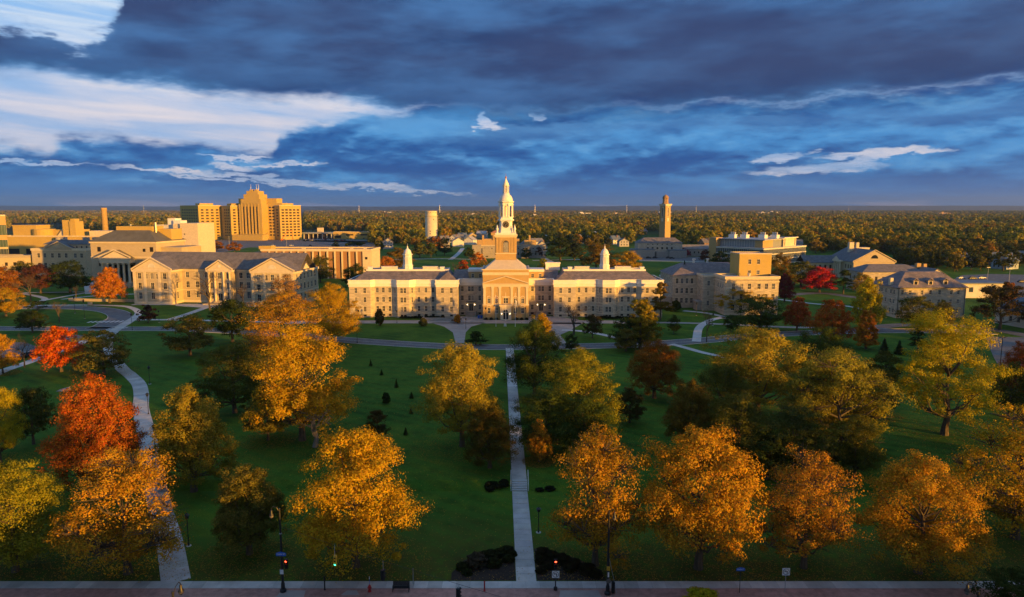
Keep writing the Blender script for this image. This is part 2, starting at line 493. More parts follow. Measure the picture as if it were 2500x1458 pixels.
# ------------------------------------------------------------------ mesh builder
class MB:
    def __init__(s):
        s.v, s.f, s.m = [], [], []

    def add(s, vs, fs, m=0):
        o = len(s.v)
        s.v += [tuple(q) for q in vs]
        for f in fs:
            s.f.append([i + o for i in f])
            s.m.append(m)
        return s

    def quad(s, *p, m=0):
        return s.add(p, [list(range(len(p)))], m)

    def box(s, x0, x1, y0, y1, z0, z1, m=0, bottom=True):
        v = [(x0, y0, z0), (x1, y0, z0), (x1, y1, z0), (x0, y1, z0), (x0, y0, z1), (x1, y0, z1), (x1, y1, z1), (x0, y1, z1)]
        f = [[0, 1, 5, 4], [1, 2, 6, 5], [2, 3, 7, 6], [3, 0, 4, 7], [4, 5, 6, 7]]
        if bottom:
            f.append([3, 2, 1, 0])
        return s.add(v, f, m)

    def frustum(s, b, t, m=0):
        """b, t = (x0, x1, y0, y1, z)"""
        v = [(b[0], b[2], b[4]), (b[1], b[2], b[4]), (b[1], b[3], b[4]), (b[0], b[3], b[4]),
             (t[0], t[2], t[4]), (t[1], t[2], t[4]), (t[1], t[3], t[4]), (t[0], t[3], t[4])]
        return s.add(v, [[0, 1, 5, 4], [1, 2, 6, 5], [2, 3, 7, 6], [3, 0, 4, 7], [4, 5, 6, 7], [3, 2, 1, 0]], m)

    def prism(s, poly, z0, z1, m=0, top=True, bottom=False):
        n = len(poly)
        v = [(x, y, z0) for x, y in poly] + [(x, y, z1) for x, y in poly]
        f = [[i, (i + 1) % n, (i + 1) % n + n, i + n] for i in range(n)]
        if top:
            f.append(list(range(n, 2 * n)))
        if bottom:
            f.append(list(range(n - 1, -1, -1)))
        return s.add(v, f, m)

    def tube(s, p0, p1, r0, r1=None, n=8, m=0, caps=True):
        r1 = r0 if r1 is None else r1
        p0, p1 = Vector(p0), Vector(p1)
        d = (p1 - p0).normalized()
        a = d.orthogonal().normalized()
        b = d.cross(a)
        v = []
        for p, r in ((p0, r0), (p1, r1)):
            for i in range(n):
                t = 2 * math.pi * i / n
                v.append(p + a * (math.cos(t) * r) + b * (math.sin(t) * r))
        f = [[i, (i + 1) % n, (i + 1) % n + n, i + n] for i in range(n)]
        if caps:
            f += [list(range(n - 1, -1, -1)), list(range(n, 2 * n))]
        return s.add(v, f, m)

    def lathe(s, cx, cy, prof, n=12, m=0, rot=0.0):
        v = []
        for r, z in prof:
            for i in range(n):
                t = rot + 2 * math.pi * i / n
                v.append((cx + r * math.cos(t), cy + r * math.sin(t), z))
        f = []
        for k in range(len(prof) - 1):
            for i in range(n):
                j = (i + 1) % n
                f.append([k * n + i, k * n + j, (k + 1) * n + j, (k + 1) * n + i])
        f.append(list(range(n - 1, -1, -1)))
        f.append([(len(prof) - 1) * n + i for i in range(n)])
        return s.add(v, f, m)

    def wall(s, p0, p1, z0, z1, ops=(), depth=0.22, m=0):
        """an upright wall from p0 to p1 (outside on the right hand) with recessed openings (s, z, w, h)"""
        p0, p1 = Vector(p0), Vector(p1)
        L = (p1 - p0).length
        d = (p1 - p0) / L
        nin = Vector((-d.y, d.x))
        P = lambda u, z, q=0.0: (p0.x + d.x * u + nin.x * q, p0.y + d.y * u + nin.y * q, z)
        ops = [o for o in ops if o[0] - o[2] / 2 > 0.02 and o[0] + o[2] / 2 < L - 0.02]
        xs = sorted({0.0, L, *[round(o[0] + k * o[2] / 2, 4) for o in ops for k in (-1, 1)]})
        zs = sorted({z0, z1, *[round(z, 4) for o in ops for z in (o[1], o[1] + o[3])]})
        for i in range(len(xs) - 1):
            a, b = xs[i], xs[i + 1]
            col = [o for o in ops if o[0] - o[2] / 2 <= (a + b) / 2 <= o[0] + o[2] / 2]
            zc = sorted({z0, z1, *[round(z, 4) for o in col for z in (o[1], o[1] + o[3])]})
            for k in range(len(zc) - 1):
                c, e = zc[k], zc[k + 1]
                if not any(o[1] <= (c + e) / 2 <= o[1] + o[3] for o in col):
                    s.quad(P(a, c), P(b, c), P(b, e), P(a, e), m=m)
        for o in ops:
            a, b, c, e = o[0] - o[2] / 2, o[0] + o[2] / 2, o[1], o[1] + o[3]
            s.quad(P(a, c), P(a, c, depth), P(a, e, depth), P(a, e), m=m)
            s.quad(P(b, c, depth), P(b, c), P(b, e), P(b, e, depth), m=m)
            s.quad(P(a, c), P(b, c), P(b, c, depth), P(a, c, depth), m=m)
            s.quad(P(a, e, depth), P(b, e, depth), P(b, e), P(a, e), m=m)
        return s

    def mesh(s, name, mats, smooth=False):
        me = bpy.data.meshes.new(name)
        me.from_pydata(s.v, [], s.f)
        if isinstance(mats, str):
            mats = [mats]
        for q in mats:
            me.materials.append(MATS[q])
        if len(mats) > 1:
            me.polygons.foreach_set("material_index", s.m)
        if smooth:
            me.polygons.foreach_set("use_smooth", [True] * len(s.f))
        me.update()
        return me

    def build(s, name, mats, parent=None, smooth=False, **kw):
        return put(name, s.mesh(name, mats, smooth), parent, **kw)


def put(name, me, parent=None, loc=(0, 0, 0), rz=0.0, **props):
    o = bpy.data.objects.new(name, me)
    COL.objects.link(o)
    o.location = loc
    o.rotation_euler = (0, 0, rz)
    if parent is not None:
        o.parent = parent
    for k_, v_ in props.items():
        if v_ is not None:
            o[k_] = v_
    return o


def thing(name, label, category, loc=(0, 0, 0), rz=0.0, group=None):
    return put(name, None, None, loc, rz, label=label, category=category, group=group)


def offset_poly(poly, d):
    """the outline pushed outwards by d (counter-clockwise outline)"""
    n, out_ = len(poly), []
    for i in range(n):
        a, b, c = Vector(poly[i - 1]), Vector(poly[i]), Vector(poly[(i + 1) % n])
        e1, e2 = (b - a).normalized(), (c - b).normalized()
        n1, n2 = Vector((e1.y, -e1.x)), Vector((e2.y, -e2.x))
        q = (n1 + n2)
        q = q / max(q.length_squared / 2, 0.25)
        out_.append((b.x + q.x * d, b.y + q.y * d))
    return out_


def band(mb, poly, z0, z1, d, m=0):
    """a string course or cornice round an outline, standing d proud of it"""
    o = offset_poly(poly, d)
    i_ = offset_poly(poly, -0.12)
    n = len(poly)
    for k_ in range(n):
        j = (k_ + 1) % n
        mb.quad((*o[k_], z0), (*o[j], z0), (*o[j], z1), (*o[k_], z1), m=m)
        mb.quad((*o[k_], z1), (*o[j], z1), (*i_[j], z1), (*i_[k_], z1), m=m)
        mb.quad((*i_[k_], z0), (*i_[j], z0), (*o[j], z0), (*o[k_], z0), m=m)
    return mb


_wcache = {}


def window_meshes(w, h, style):
    k_ = (round(w, 2), round(h, 2), style)
    if k_ in _wcache:
        return _wcache[k_]
    fr, pn, sl = MB(), MB(), MB()
    t = 0.055
    y0, y1 = 0.10, 0.17
    g = "window_glass"
    fm = "white_frame"
    if style == "far":
        fr.quad((-w / 2, 0.12, 0), (w / 2, 0.12, 0), (w / 2, 0.12, h), (-w / 2, 0.12, h))
        r = (fr.mesh("window", "far_glass"), None, None)
        _wcache[k_] = r
        return r
    if style == "cur":
        g, fm = "blue_glass", "grey_metal"
    fr.box(-w / 2, -w / 2 + t, y0, y1, 0, h)
    fr.box(w / 2 - t, w / 2, y0, y1, 0, h)
    fr.box(-w / 2 + t, w / 2 - t, y0, y1, 0, t)
    fr.box(-w / 2 + t, w / 2 - t, y0, y1, h - t, h)
    if style in ("sash", "pale"):
        fr.box(-w / 2 + t, w / 2 - t, y0 + .01, y1 - .01, h / 2 - .04, h / 2 + .04)
        fr.box(-.02, .02, y0 + .015, y1 - .012, t, h - t)
        for z in (h * .25, h * .75):
            fr.box(-w / 2 + t, w / 2 - t, y0 + .02, y1 - .014, z - .015, z + .015)
    if style == "door":
        fr.box(-.05, .05, y0, y1, t, h - t)
    pn.quad((-w / 2 + .02, y1 - .02, .02), (w / 2 - .02, y1 - .02, .02), (w / 2 - .02, y1 - .02, h - .02), (-w / 2 + .02, y1 - .02, h - .02))
    # surround, 3 cm proud of the wall
    q = 0.07
    if style in ("sash", "pale"):
        sl.box(-w / 2 - q, -w / 2, -.03, .04, 0, h)
        sl.box(w / 2, w / 2 + q, -.03, .04, 0, h)
        sl.box(-w / 2 - q, w / 2 + q, -.04, .04, h, h + .12)
        sl.box(-w / 2 - q, w / 2 + q, -.10, .06, -.12, 0)
    pv_ = [pn.mesh("pane", q_) for q_ in ((g, "glass_sky", "glass_blind") if g == "window_glass" and style != "door" else (g,))]
    r = (fr.mesh("window", fm), pv_, sl.mesh("surround", "cream_trim") if sl.v else None)
    _wcache[k_] = r
    return r


def add_window(parent, loc, rz, w, h, style, name="window"):
    a, b, c = window_meshes(w, h, style)
    o = put(name, a, parent, loc, rz)
    if b:
        put("pane", b[random.choices(range(len(b)), (.66, .2, .14)[:len(b)])[0]], o)
    if c:
        put("surround", c, o)
    return o


def wall_run(mb, parent, p0, p1, z0, z1, ops=(), m=0, depth=0.22):
    """a wall with its windows: ops are (s, z, w, h, style)"""
    mb.wall(p0, p1, z0, z1, [o[:4] for o in ops], depth, m)
    d = (Vector(p1) - Vector(p0)).normalized()
    a = math.atan2(d.y, d.x)
    for o in ops:
        add_window(parent, (p0[0] + d.x * o[0], p0[1] + d.y * o[0], o[1]), a, o[2], o[3], o[4], "door" if o[4] == "door" else "window")


def grid_ops(L, n, rows, w, h, style, margin=1.5):
    """n evenly spaced windows in each row along a wall of length L; rows are sill heights (or (sill, height))"""
    st = (L - 2 * margin) / max(n, 1)
    return [(margin + st * (i + .5), (r[0] if isinstance(r, tuple) else r), w, (r[1] if isinstance(r, tuple) else h), style) for r in rows for i in range(n)]


def gable_roof(x0, x1, y0, y1, z0, z1, axis="x", over=0.4, t=0.25):
    mb = MB()
    if axis == "x":
        ym = (y0 + y1) / 2
        s = (z1 - z0) / (ym - y0)
        a, b = (y0 - over, z0 - over * s), (y1 + over, z0 - over * s)
        for (ya, za), sg in ((a, 1), (b, -1)):
            v = [(x0 - over, ya, za), (x1 + over, ya, za), (x1 + over, ym, z1), (x0 - over, ym, z1)]
            v += [(p[0], p[1], p[2] + t) for p in v]
            f = [[0, 1, 5, 4], [1, 2, 6, 5], [2, 3, 7, 6], [3, 0, 4, 7], [4, 5, 6, 7], [3, 2, 1, 0]]
            mb.add(v, f if sg > 0 else [q[::-1] for q in f])
    else:
        xm = (x0 + x1) / 2
        s = (z1 - z0) / (xm - x0)
        for xa, sg in ((x0 - over, -1), (x1 + over, 1)):
            za = z0 - over * s
            v = [(xa, y0 - over, za), (xm, y0 - over, z1), (xm, y1 + over, z1), (xa, y1 + over, za)]
            v += [(p[0], p[1], p[2] + t) for p in v]
            f = [[0, 1, 5, 4], [1, 2, 6, 5], [2, 3, 7, 6], [3, 0, 4, 7], [4, 5, 6, 7], [3, 2, 1, 0]]
            mb.add(v, f if sg < 0 else [q[::-1] for q in f])
    return mb


def tri_wall(mb, p0, p1, z0, z1, m=0):
    """a gable triangle standing on the wall p0-p1"""
    mx, my = (p0[0] + p1[0]) / 2, (p0[1] + p1[1]) / 2
    return mb.quad((p0[0], p0[1], z0), (p1[0], p1[1], z0), (mx, my, z1), m=m)


def raking(mb, x0, x1, y, z0, z1, t=0.55, d=0.45, m=0):
    """the sloping cornices and the level one of a pediment facing -y"""
    xm = (x0 + x1) / 2
    for a, b in ((x0, xm), (xm, x1)):
        za, zb = (z0, z1) if a == x0 else (z1, z0)
        v = [(a, y - d, za), (b, y - d, zb), (b, y - d, zb + t), (a, y - d, za + t), (a, y + .02, za), (b, y + .02, zb), (b, y + .02, zb + t), (a, y + .02, za + t)]
        mb.add(v, [[0, 1, 2, 3], [4, 0, 3, 7], [1, 5, 6, 2], [3, 2, 6, 7], [4, 5, 1, 0]], m)
    mb.box(x0, x1, y - d * .8, y + .02, z0 - t * .9, z0 - .02, m)
    return mb


def half_disc(mb, cx, y, cz, r, n=10, m=0):
    """a flat half disc facing -y"""
    pts = [(cx + r * math.cos(math.pi * i / n), y, cz + r * math.sin(math.pi * i / n)) for i in range(n + 1)]
    mb.quad(*pts[::-1][::-1], m=m)
    return mb


def arch_ring(mb, cx, y, cz, r, t=0.2, d=0.12, n=12, m=0):
    for i in range(n):
        a, b = math.pi * i / n, math.pi * (i + 1) / n
        q = [(cx + rr * math.cos(u), cz + rr * math.sin(u)) for rr, u in ((r, a), (r + t, a), (r + t, b), (r, b))]
        v = [(x, y - d, z) for x, z in q] + [(x, y + .02, z) for x, z in q]
        mb.add(v, [[0, 1, 2, 3], [1, 5, 6, 2], [4, 0, 3, 7]], m)
    return mb


# ------------------------------------------------------------------ ground
def gz(y):
    """the campus lies 0.8 m above the street, up one short bank"""
    return 0.0 if y < 93.2 else 0.8 if y > 95.2 else 0.8 * (y - 93.2) / 2


def build_ground():
    ys = [-1500, -200, 0, 40, 70, 92, 93.2, 93.7, 94.2, 94.7, 95.2, 98, 150, 250, 400, 800, 1600, 3500, 7000, 14000, 40000]
    xs = [-30000, -8000, -2500, -900, -300, -100, 0, 100, 300, 900, 2500, 8000, 30000]
    v = [(x, y, gz(y)) for y in ys for x in xs]
    nx = len(xs)
    f = [[j * nx + i, j * nx + i + 1, (j + 1) * nx + i + 1, (j + 1) * nx + i] for j in range(len(ys) - 1) for i in range(nx - 1)]
    MB().add(v, f).build("ground", "grass", kind="structure")


build_ground()

GROUND = [
    ('drive', 'asphalt', 'line', 7.0, 2, [(-197.7, 224.1), (-177.4, 222.5), (-148.4, 221.7), (-128.2, 221.7), (-107.6, 221), (-91.2, 217.2), (-72.1, 211.4), (-52.1, 203.2), (-36.2, 197.5), (-17.7, 192.7), (0, 191.5), (17.7, 192.7), (35.7, 195.1), (55.1, 200.7), (73.7, 208.6), (98.2, 215), (126, 217.9), (153.2, 215)]),
    ('curved_path', 'concrete', 'line', 2.9, 4, [(-36.3, 69.2), (-41.7, 78.5), (-47.9, 88.3), (-56.6, 102.9), (-64.1, 115.7), (-73.1, 130.5), (-78.6, 140.9), (-84.2, 150.2), (-90.8, 158.6), (-96.5, 165.3), (-107, 179.5), (-116.5, 193.3), (-123.9, 206.6), (-129.2, 219.4), (-133, 232.3), (-136.7, 244.8)]),
    ('loop_road', 'asphalt', 'line', 7.5, 2, [(-212.5, 271.8), (-195.2, 270.7), (-180.5, 270.7), (-168.4, 268.4), (-157.5, 262.9), (-148.6, 254.5), (-142.4, 244.8), (-139.7, 235.7), (-137.1, 226.5), (-137, 221.7)]),
    ('side_path', 'concrete', 'line', 2.6, 4, [(-135, 240.1), (-122.5, 240.1), (-105.7, 238.3), (-87.4, 235.7), (-69.9, 234.8), (-55.9, 235.7)]),
    ('side_path', 'concrete', 'line', 2.6, 4, [(-136.7, 244.8), (-142.5, 257.6), (-151.6, 269.5), (-160.1, 275.3), (-176.7, 277.7), (-192.7, 276.5), (-204.3, 274.2)]),
    ('side_path', 'concrete', 'line', 2.4, 5, [(-156.8, 278.9), (-140.2, 278.9), (-131.8, 278.9)]),
    ('side_path', 'concrete', 'line', 3.0, 5, [(-122.1, 239.2), (-121.8, 252.5), (-122.5, 269.5), (-122.3, 276.5)]),
    ('side_path', 'concrete', 'line', 3.0, 4, [(-120.4, 149.4), (-123.9, 161.5), (-124.5, 170.7), (-125.1, 178.5), (-126.3, 191.5), (-128, 207.9), (-126.3, 210.7)]),
    ('parking_lot', 'asphalt', 'poly', 0, 2, [(-137.1, 163.1), (-131.4, 168.9), (-131.4, 183.7), (-136.7, 192.7), (-144.3, 198.8), (-166.2, 198.8)]),
    ('parking_lot', 'asphalt', 'poly', 0, 2, [(-135, 197.5), (-126.7, 198.8), (-129.5, 209.3), (-144.7, 212.1)]),
    ('paved_court', 'concrete', 'poly', 0, 3, [(-140.6, 281.4), (-104, 281.4), (-101.3, 274.2), (-112.7, 269.5), (-122.5, 269.5), (-136.8, 275.3)]),
    ('side_path', 'concrete', 'line', 2.6, 4, [(-199.4, 276.5), (-204.9, 297), (-229.4, 317.5)]),
    ('side_path', 'concrete', 'line', 2.4, 4, [(-230.5, 319.1), (-219, 320.7), (-203.5, 322.3)]),
    ('side_path', 'concrete', 'line', 2.4, 5, [(-202.1, 292.9), (-201.4, 308.4), (-200.6, 320.7)]),
    ('side_path', 'concrete', 'line', 2.4, 5, [(-196.8, 295.6), (-188.4, 308.4), (-174.9, 314.4)]),
    ('entrance_walk', 'concrete', 'poly', 0, 4, [(-229.8, 364.2), (-225.2, 368.3), (-195.4, 317.5), (-198.1, 314.4)]),
    ('front_walk', 'paving', 'line', 6.5, 3, [(-78.5, 234.8), (-58.6, 235.3), (-41.5, 235.7), (-27.2, 235.7), (-14.3, 235.7), (-1.4, 235.7), (12.9, 235.7), (27.2, 235.7), (44.2, 234.8)]),
    ('front_walk', 'paving', 'line', 3.0, 3, [(44.2, 234.8), (60.9, 233.1), (76.8, 229.7), (91.7, 224.9), (110.1, 223.3)]),
    ('plaza', 'paving', 'poly', 0, 4, [(-28.2, 232.3), (-25.9, 243.8), (-10.6, 248.6), (-10.2, 240.1), (5.8, 238.3), (6.1, 249.5), (14.3, 248.6), (23.7, 241.1), (23.8, 230.6), (5.6, 232.3), (-9.9, 232.3)]),
    ('plaza', 'paving', 'poly', 0, 4, [(-28.4, 234), (-22.7, 225.7), (-18.9, 215), (-16.6, 197.5), (-14, 197.5), (-14.8, 215), (-13.7, 225.7), (-9.2, 234)]),
    ('plaza', 'paving', 'poly', 0, 4, [(5.7, 234), (9.6, 226.5), (11.8, 215), (11.7, 196.3), (16.1, 196.3), (15.1, 210.7), (18.6, 217.9), (24.9, 234)]),
    ('side_path', 'concrete', 'line', 2.4, 5, [(16.3, 219.4), (21.5, 217.9), (27.2, 212.8), (32, 205.9), (36, 200)]),
    ('side_path', 'concrete', 'line', 2.2, 4, [(46.7, 196.3), (49.9, 189.8), (52.8, 183.7), (58.3, 176.5)]),
    ('side_path', 'concrete', 'line', 2.6, 4, [(54.9, 200), (62.4, 224.1), (70.5, 239.2), (77.9, 246.6)]),
    ('side_path', 'concrete', 'line', 2.6, 4, [(66.4, 261.8), (73.2, 256.6), (77, 248.6), (77.6, 241.1)]),
    ('service_court', 'asphalt', 'poly', 0, 2, [(58.9, 277.7), (69.9, 281.4), (87.9, 364.2), (72.5, 364.2)]),
    ('parking_lot', 'asphalt', 'poly', 0, 2, [(146.4, 207.9), (171.4, 205.2), (132.4, 155), (117.1, 159), (129, 179.5)]),
    ('parking_lot', 'asphalt', 'poly', 0, 2, [(216.4, 344.7), (268.5, 405.2), (290.9, 412.9), (330.3, 400.2), (235.5, 283.9), (202.8, 283.9), (229.5, 319.1), (239.4, 364.2)]),
    ('back_road', 'asphalt', 'line', 6, 3, [(121.2, 308.4), (143.9, 317.5), (152.6, 304), (157.4, 289)]),
    ('side_path', 'concrete', 'line', 2.4, 4, [(116.3, 295.6), (126.1, 281.4), (136.2, 274.2), (138.5, 256.6)]),
    ('back_road', 'asphalt', 'line', 6, 3, [(111.4, 217.9), (129, 228.1), (146.7, 229.7), (157.6, 219.4), (160.9, 207.9)]),
    ('parking_lot', 'asphalt', 'poly', 0, 2, [(97.3, 522.4), (142.9, 506.2), (157.5, 558.2), (107.5, 578)]),
    ('back_road', 'concrete', 'line', 4, 3, [(96.5, 518.3), (123.6, 514.2), (149, 506.2)]),
    ('side_path', 'concrete', 'line', 4, 4, [(-116.1, 522.4), (-92.5, 530.9), (-55.1, 539.7), (-22.3, 530.9)]),
    ('side_path', 'concrete', 'line', 4, 4, [(-47.8, 530.9), (-47.4, 599.2), (-49.4, 687.3)]),
    ('side_path', 'concrete', 'line', 4, 4, [(15.7, 522.4), (47.8, 530.9), (67.5, 535.3)]),
    ('side_path', 'concrete', 'line', 5, 4, [(18.9, 572.9), (25.9, 539.7), (28.9, 506.2)]),
    ('parking_lot', 'asphalt', 'poly', 0, 2, [(-257.8, 572.9), (-269.2, 702), (-117, 673.2), (-143.3, 825.8), (-373.7, 905.5), (-370.7, 825.8)]),
    ('parking_lot', 'asphalt', 'poly', 0, 2, [(-255.2, 836.3), (-136.5, 786.2), (-148.9, 858.2), (-280.1, 918.1)]),
]
OVAL = [(-175.8, 252.5), (-179.5, 260.7), (-174.1, 263.4), (-165.9, 261.8), (-156.9, 255.5), (-150.5, 248.6), (-147.7, 242.0), (-151.3, 240.6), (-161.1, 241.1), (-169.4, 244.8)]



def dense(pts, step=1.5, smooth=True):
    """a smooth line through the points, sampled about every step metres"""
    P = [Vector(p) for p in pts]
    P = [P[0] * 2 - P[1]] + P + [P[-1] * 2 - P[-2]]
    out_ = []
    for i in range(1, len(P) - 2):
        a, b, c, d = P[i - 1:i + 3]
        n = max(2, int((c - b).length / step))
        for k_ in range(n):
            t = k_ / n
            if smooth:
                q = 0.5 * ((2 * b) + (c - a) * t + (2 * a - 5 * b + 4 * c - d) * t * t + (3 * b - a - 3 * c + d) * t ** 3)
            else:
                q = b.lerp(c, t)
            out_.append(q)
    out_.append(P[-2])
    return out_


def ribbon_sides(pts, w):
    L, Rr = [], []
    for i, p in enumerate(pts):
        d = (pts[min(i + 1, len(pts) - 1)] - pts[max(i - 1, 0)]).normalized()
        n = Vector((-d.y, d.x)) * (w / 2)
        L.append(p + n)
        Rr.append(p - n)
    return L, Rr


def lay_poly(pts, z):
    from mathutils.geometry import tessellate_polygon
    vs = [Vector((x, y, 0)) for x, y in pts]
    tris = tessellate_polygon([vs])
    mb = MB()
    area = sum(pts[i][0] * pts[(i + 1) % len(pts)][1] - pts[(i + 1) % len(pts)][0] * pts[i][1] for i in range(len(pts)))
    mb.v = [(x, y, gz(y) + z) for x, y in pts]
    for t in tris:
        a, b, c = (vs[i] for i in t)
        up = (b - a).cross(c - a).z > 0
        mb.f.append(list(t) if up else list(t)[::-1])
        mb.m.append(0)
    return mb


def slabs(parent, pts, w, z, length, m):
    """paving slabs one by one along a line, with open joints"""
    L, Rr = ribbon_sides(pts, w)
    acc, i0 = 0.0, 0
    for i in range(1, len(pts)):
        acc += (pts[i] - pts[i - 1]).length
        if acc >= length or i == len(pts) - 1:
            a, b, c, d = L[i0], Rr[i0], Rr[i], L[i]
            g = 0.022 / max((c - b).length, .1)
            a, d = a.lerp(d, g), d.lerp(a, g)
            b, c = b.lerp(c, g), c.lerp(b, g)
            mb = MB()
            hz = z + random.uniform(-.006, .006)
            q = [(p.x, p.y, gz(p.y) + hz) for p in (b, c, d, a)]
            lo = [(x, y, zz - .1) for x, y, zz in q]
            mb.add(q + lo, [[0, 1, 2, 3], [0, 4, 5, 1], [1, 5, 6, 2], [2, 6, 7, 3], [3, 7, 4, 0]])
            o = mb.build("paving_slab", m, parent)
            q = random.uniform(.80, 1.06)
            o.color = (q, q * random.uniform(.97, 1.0), q * random.uniform(.93, 1.0), 1)
            i0, acc = i, 0.0


random.seed(5)
for nm, mt, kd, wd, layer, pts in GROUND:
    z = 0.010 + 0.006 * layer
    if kd == "poly":
        lay_poly(pts, z).build(nm, mt, kind="structure")
        continue
    line = dense(pts, 2.0)
    L, Rr = ribbon_sides(line, wd)
    mb = MB()
    v = []
    for a, b in zip(L, Rr):
        v += [(a.x, a.y, gz(a.y) + z), (b.x, b.y, gz(b.y) + z)]
    mb.add(v, [[2 * i + 1, 2 * i + 3, 2 * i + 2, 2 * i] for i in range(len(line) - 1)])
    o = mb.build(nm, "joint" if nm == "curved_path" else mt, kind="structure")
    if nm == "curved_path":
        slabs(o, dense(pts, 0.5), wd - .02, z + .02, 1.5, "slab")
    if nm in ("drive", "loop_road"):
        # kerbs along both sides, and the yellowed centre line
        for side in (L, Rr):
            kb = MB()
            sg = 1 if side is L else -1
            o2, _ = ribbon_sides([Vector(p) for p in side], 0.36)
            v = []
            inner = [p for p in side]
            for p, q in zip(inner, o2 if sg > 0 else ribbon_sides(side, 0.36)[1]):
                v += [(p.x, p.y, gz(p.y) + .0), (p.x, p.y, gz(p.y) + .10), (q.x, q.y, gz(q.y) + .10), (q.x, q.y, gz(q.y))]
            n = len(inner)
            f = []
            for i in range(n - 1):
                for a in range(3):
                    f.append([4 * i + a, 4 * i + a + 1, 4 * i + a + 5, 4 * i + a + 4])
            kb.add(v, f)
            kb.build("kerb", "concrete", o)
    if nm == "drive":
        cl = MB()
        for off in (0.12,):
            a_, b_ = ribbon_sides(line, 2 * abs(off) + .1)
            c_, d_ = ribbon_sides(line, 2 * abs(off) - .1)
            s1, s2 = (a_, c_) if off > 0 else (b_, d_)
            v = []
            for p, q in zip(s1, s2):
                v += [(p.x, p.y, gz(p.y) + z + .006), (q.x, q.y, gz(q.y) + z + .006)]
            cl.add(v, [[2 * i, 2 * i + 1, 2 * i + 3, 2 * i + 2][:: (-1 if off > 0 else 1)] for i in range(len(line) - 1)])
        cl.build("centre_line", "road_paint", o)

# lawn inside the loop road
lay_poly([(p.x, p.y) for p in dense(OVAL + OVAL[:1], 2.0)[:-1]], 0.06).build("lawn", "grass", kind="structure")

# crosswalks
def crosswalk(c, along, n, wide, long_, gap):
    root = put("crosswalk", None, kind="structure")
    a = Vector(along).normalized()
    b = Vector((-a.y, a.x))
    for i in range(n):
        p = Vector(c) + a * ((i - (n - 1) / 2) * (wide + gap))
        q = [p - a * wide / 2 - b * long_ / 2, p + a * wide / 2 - b * long_ / 2, p + a * wide / 2 + b * long_ / 2, p - a * wide / 2 + b * long_ / 2]
        MB().quad(*[(s.x, s.y, gz(s.y) + .034) for s in q]).build("stripe", "road_paint", root)


crosswalk((-141.5, 236.0), (1, .10), 9, 0.7, 3.4, 0.8)
crosswalk((-130.5, 222.0), (0.35, 1), 5, 0.6, 3.6, 0.8)

# the central walk from the street up to the drive, with one flight of steps
def walk_line(y0, y1):
    n = int((y1 - y0) / .5)
    return [Vector((1.55 - 0.0185 * (y0 + (y1 - y0) * i / n - 69.3), y0 + (y1 - y0) * i / n)) for i in range(n + 1)]


base = MB()
for y0, y1 in ((69.3, 93.0), (95.3, 190.0)):
    l = walk_line(y0, y1)
    L, Rr = ribbon_sides(l, 2.2)
    v = []
    for a, b in zip(L, Rr):
        v += [(a.x, a.y, gz(a.y) + .03), (b.x, b.y, gz(b.y) + .03)]
    base.add(v, [[2 * i + 1, 2 * i + 3, 2 * i + 2, 2 * i] for i in range(len(l) - 1)])
cw = base.build("central_path", "joint", kind="structure")
slabs(cw, walk_line(69.3, 93.0), 2.16, .05, 1.5, "slab")
slabs(cw, walk_line(95.3, 190.0), 2.16, .05, 1.5, "slab")

# the street: strip of concrete, brick paving, kerb and roadway
mb = MB()
x0 = -75.0
sw = put("sidewalk", MB().quad((-90, 67.9, .02), (90, 67.9, .02), (90, 69.3, .02), (-90, 69.3, .02)).mesh("sidewalk", "joint"), None, kind="structure")
i = 0
while x0 < 75:
    o = MB().box(x0 + .012, x0 + 1.488, 67.92, 69.28, -.05, .05 + random.uniform(-.005, .005)).build("paving_slab", "slab", sw)
    q = random.uniform(.76, 1.04)
    o.color = (q, q, q * .98, 1)
    x0 += 1.5
bp = MB().quad((-90, 64.2, .03), (90, 64.2, .03), (90, 67.9, .03), (-90, 67.9, .03)).build("brick_pavement", "brick_paving", kind="structure")
# ramps and patches of plain concrete let into the brick
for xa, xb, ya in ((-24.8, -21.3, 64.3), (4.6, 9.6, 64.3), (-17.9, -15.9, 66.6)):
    MB().quad((xa, ya, .036), (xb, ya, .036), (xb - .5, 67.5, .036), (xa + .5, 67.5, .036)).build("concrete_patch", "paving", bp)
MB().box(-90, 90, 63.9, 64.19, -.1, .06).build("kerb", "concrete", kind="structure")
MB().quad((-200, 46, .008), (200, 46, .008), (200, 63.9, .008), (-200, 63.9, .008)).build("street", "asphalt", kind="structure")


# ------------------------------------------------------------------ the long stone hall with the white steeple
HALL = thing("stone_hall", "long limestone hall with white cornice, slate roofs and a tall white clock steeple", "hall", (-2.2, 247.0, 0.8))
Z_S = (2.1, 5.5, 8.9)


def hall_rows(s, w=1.0, h=1.9, style="sash", zs=Z_S, base=True):
    r = [(s, z, w, h, style) for z in zs]
    if base:
        r.append((s, 0.35, w, 0.7, "pale0"))
    return r


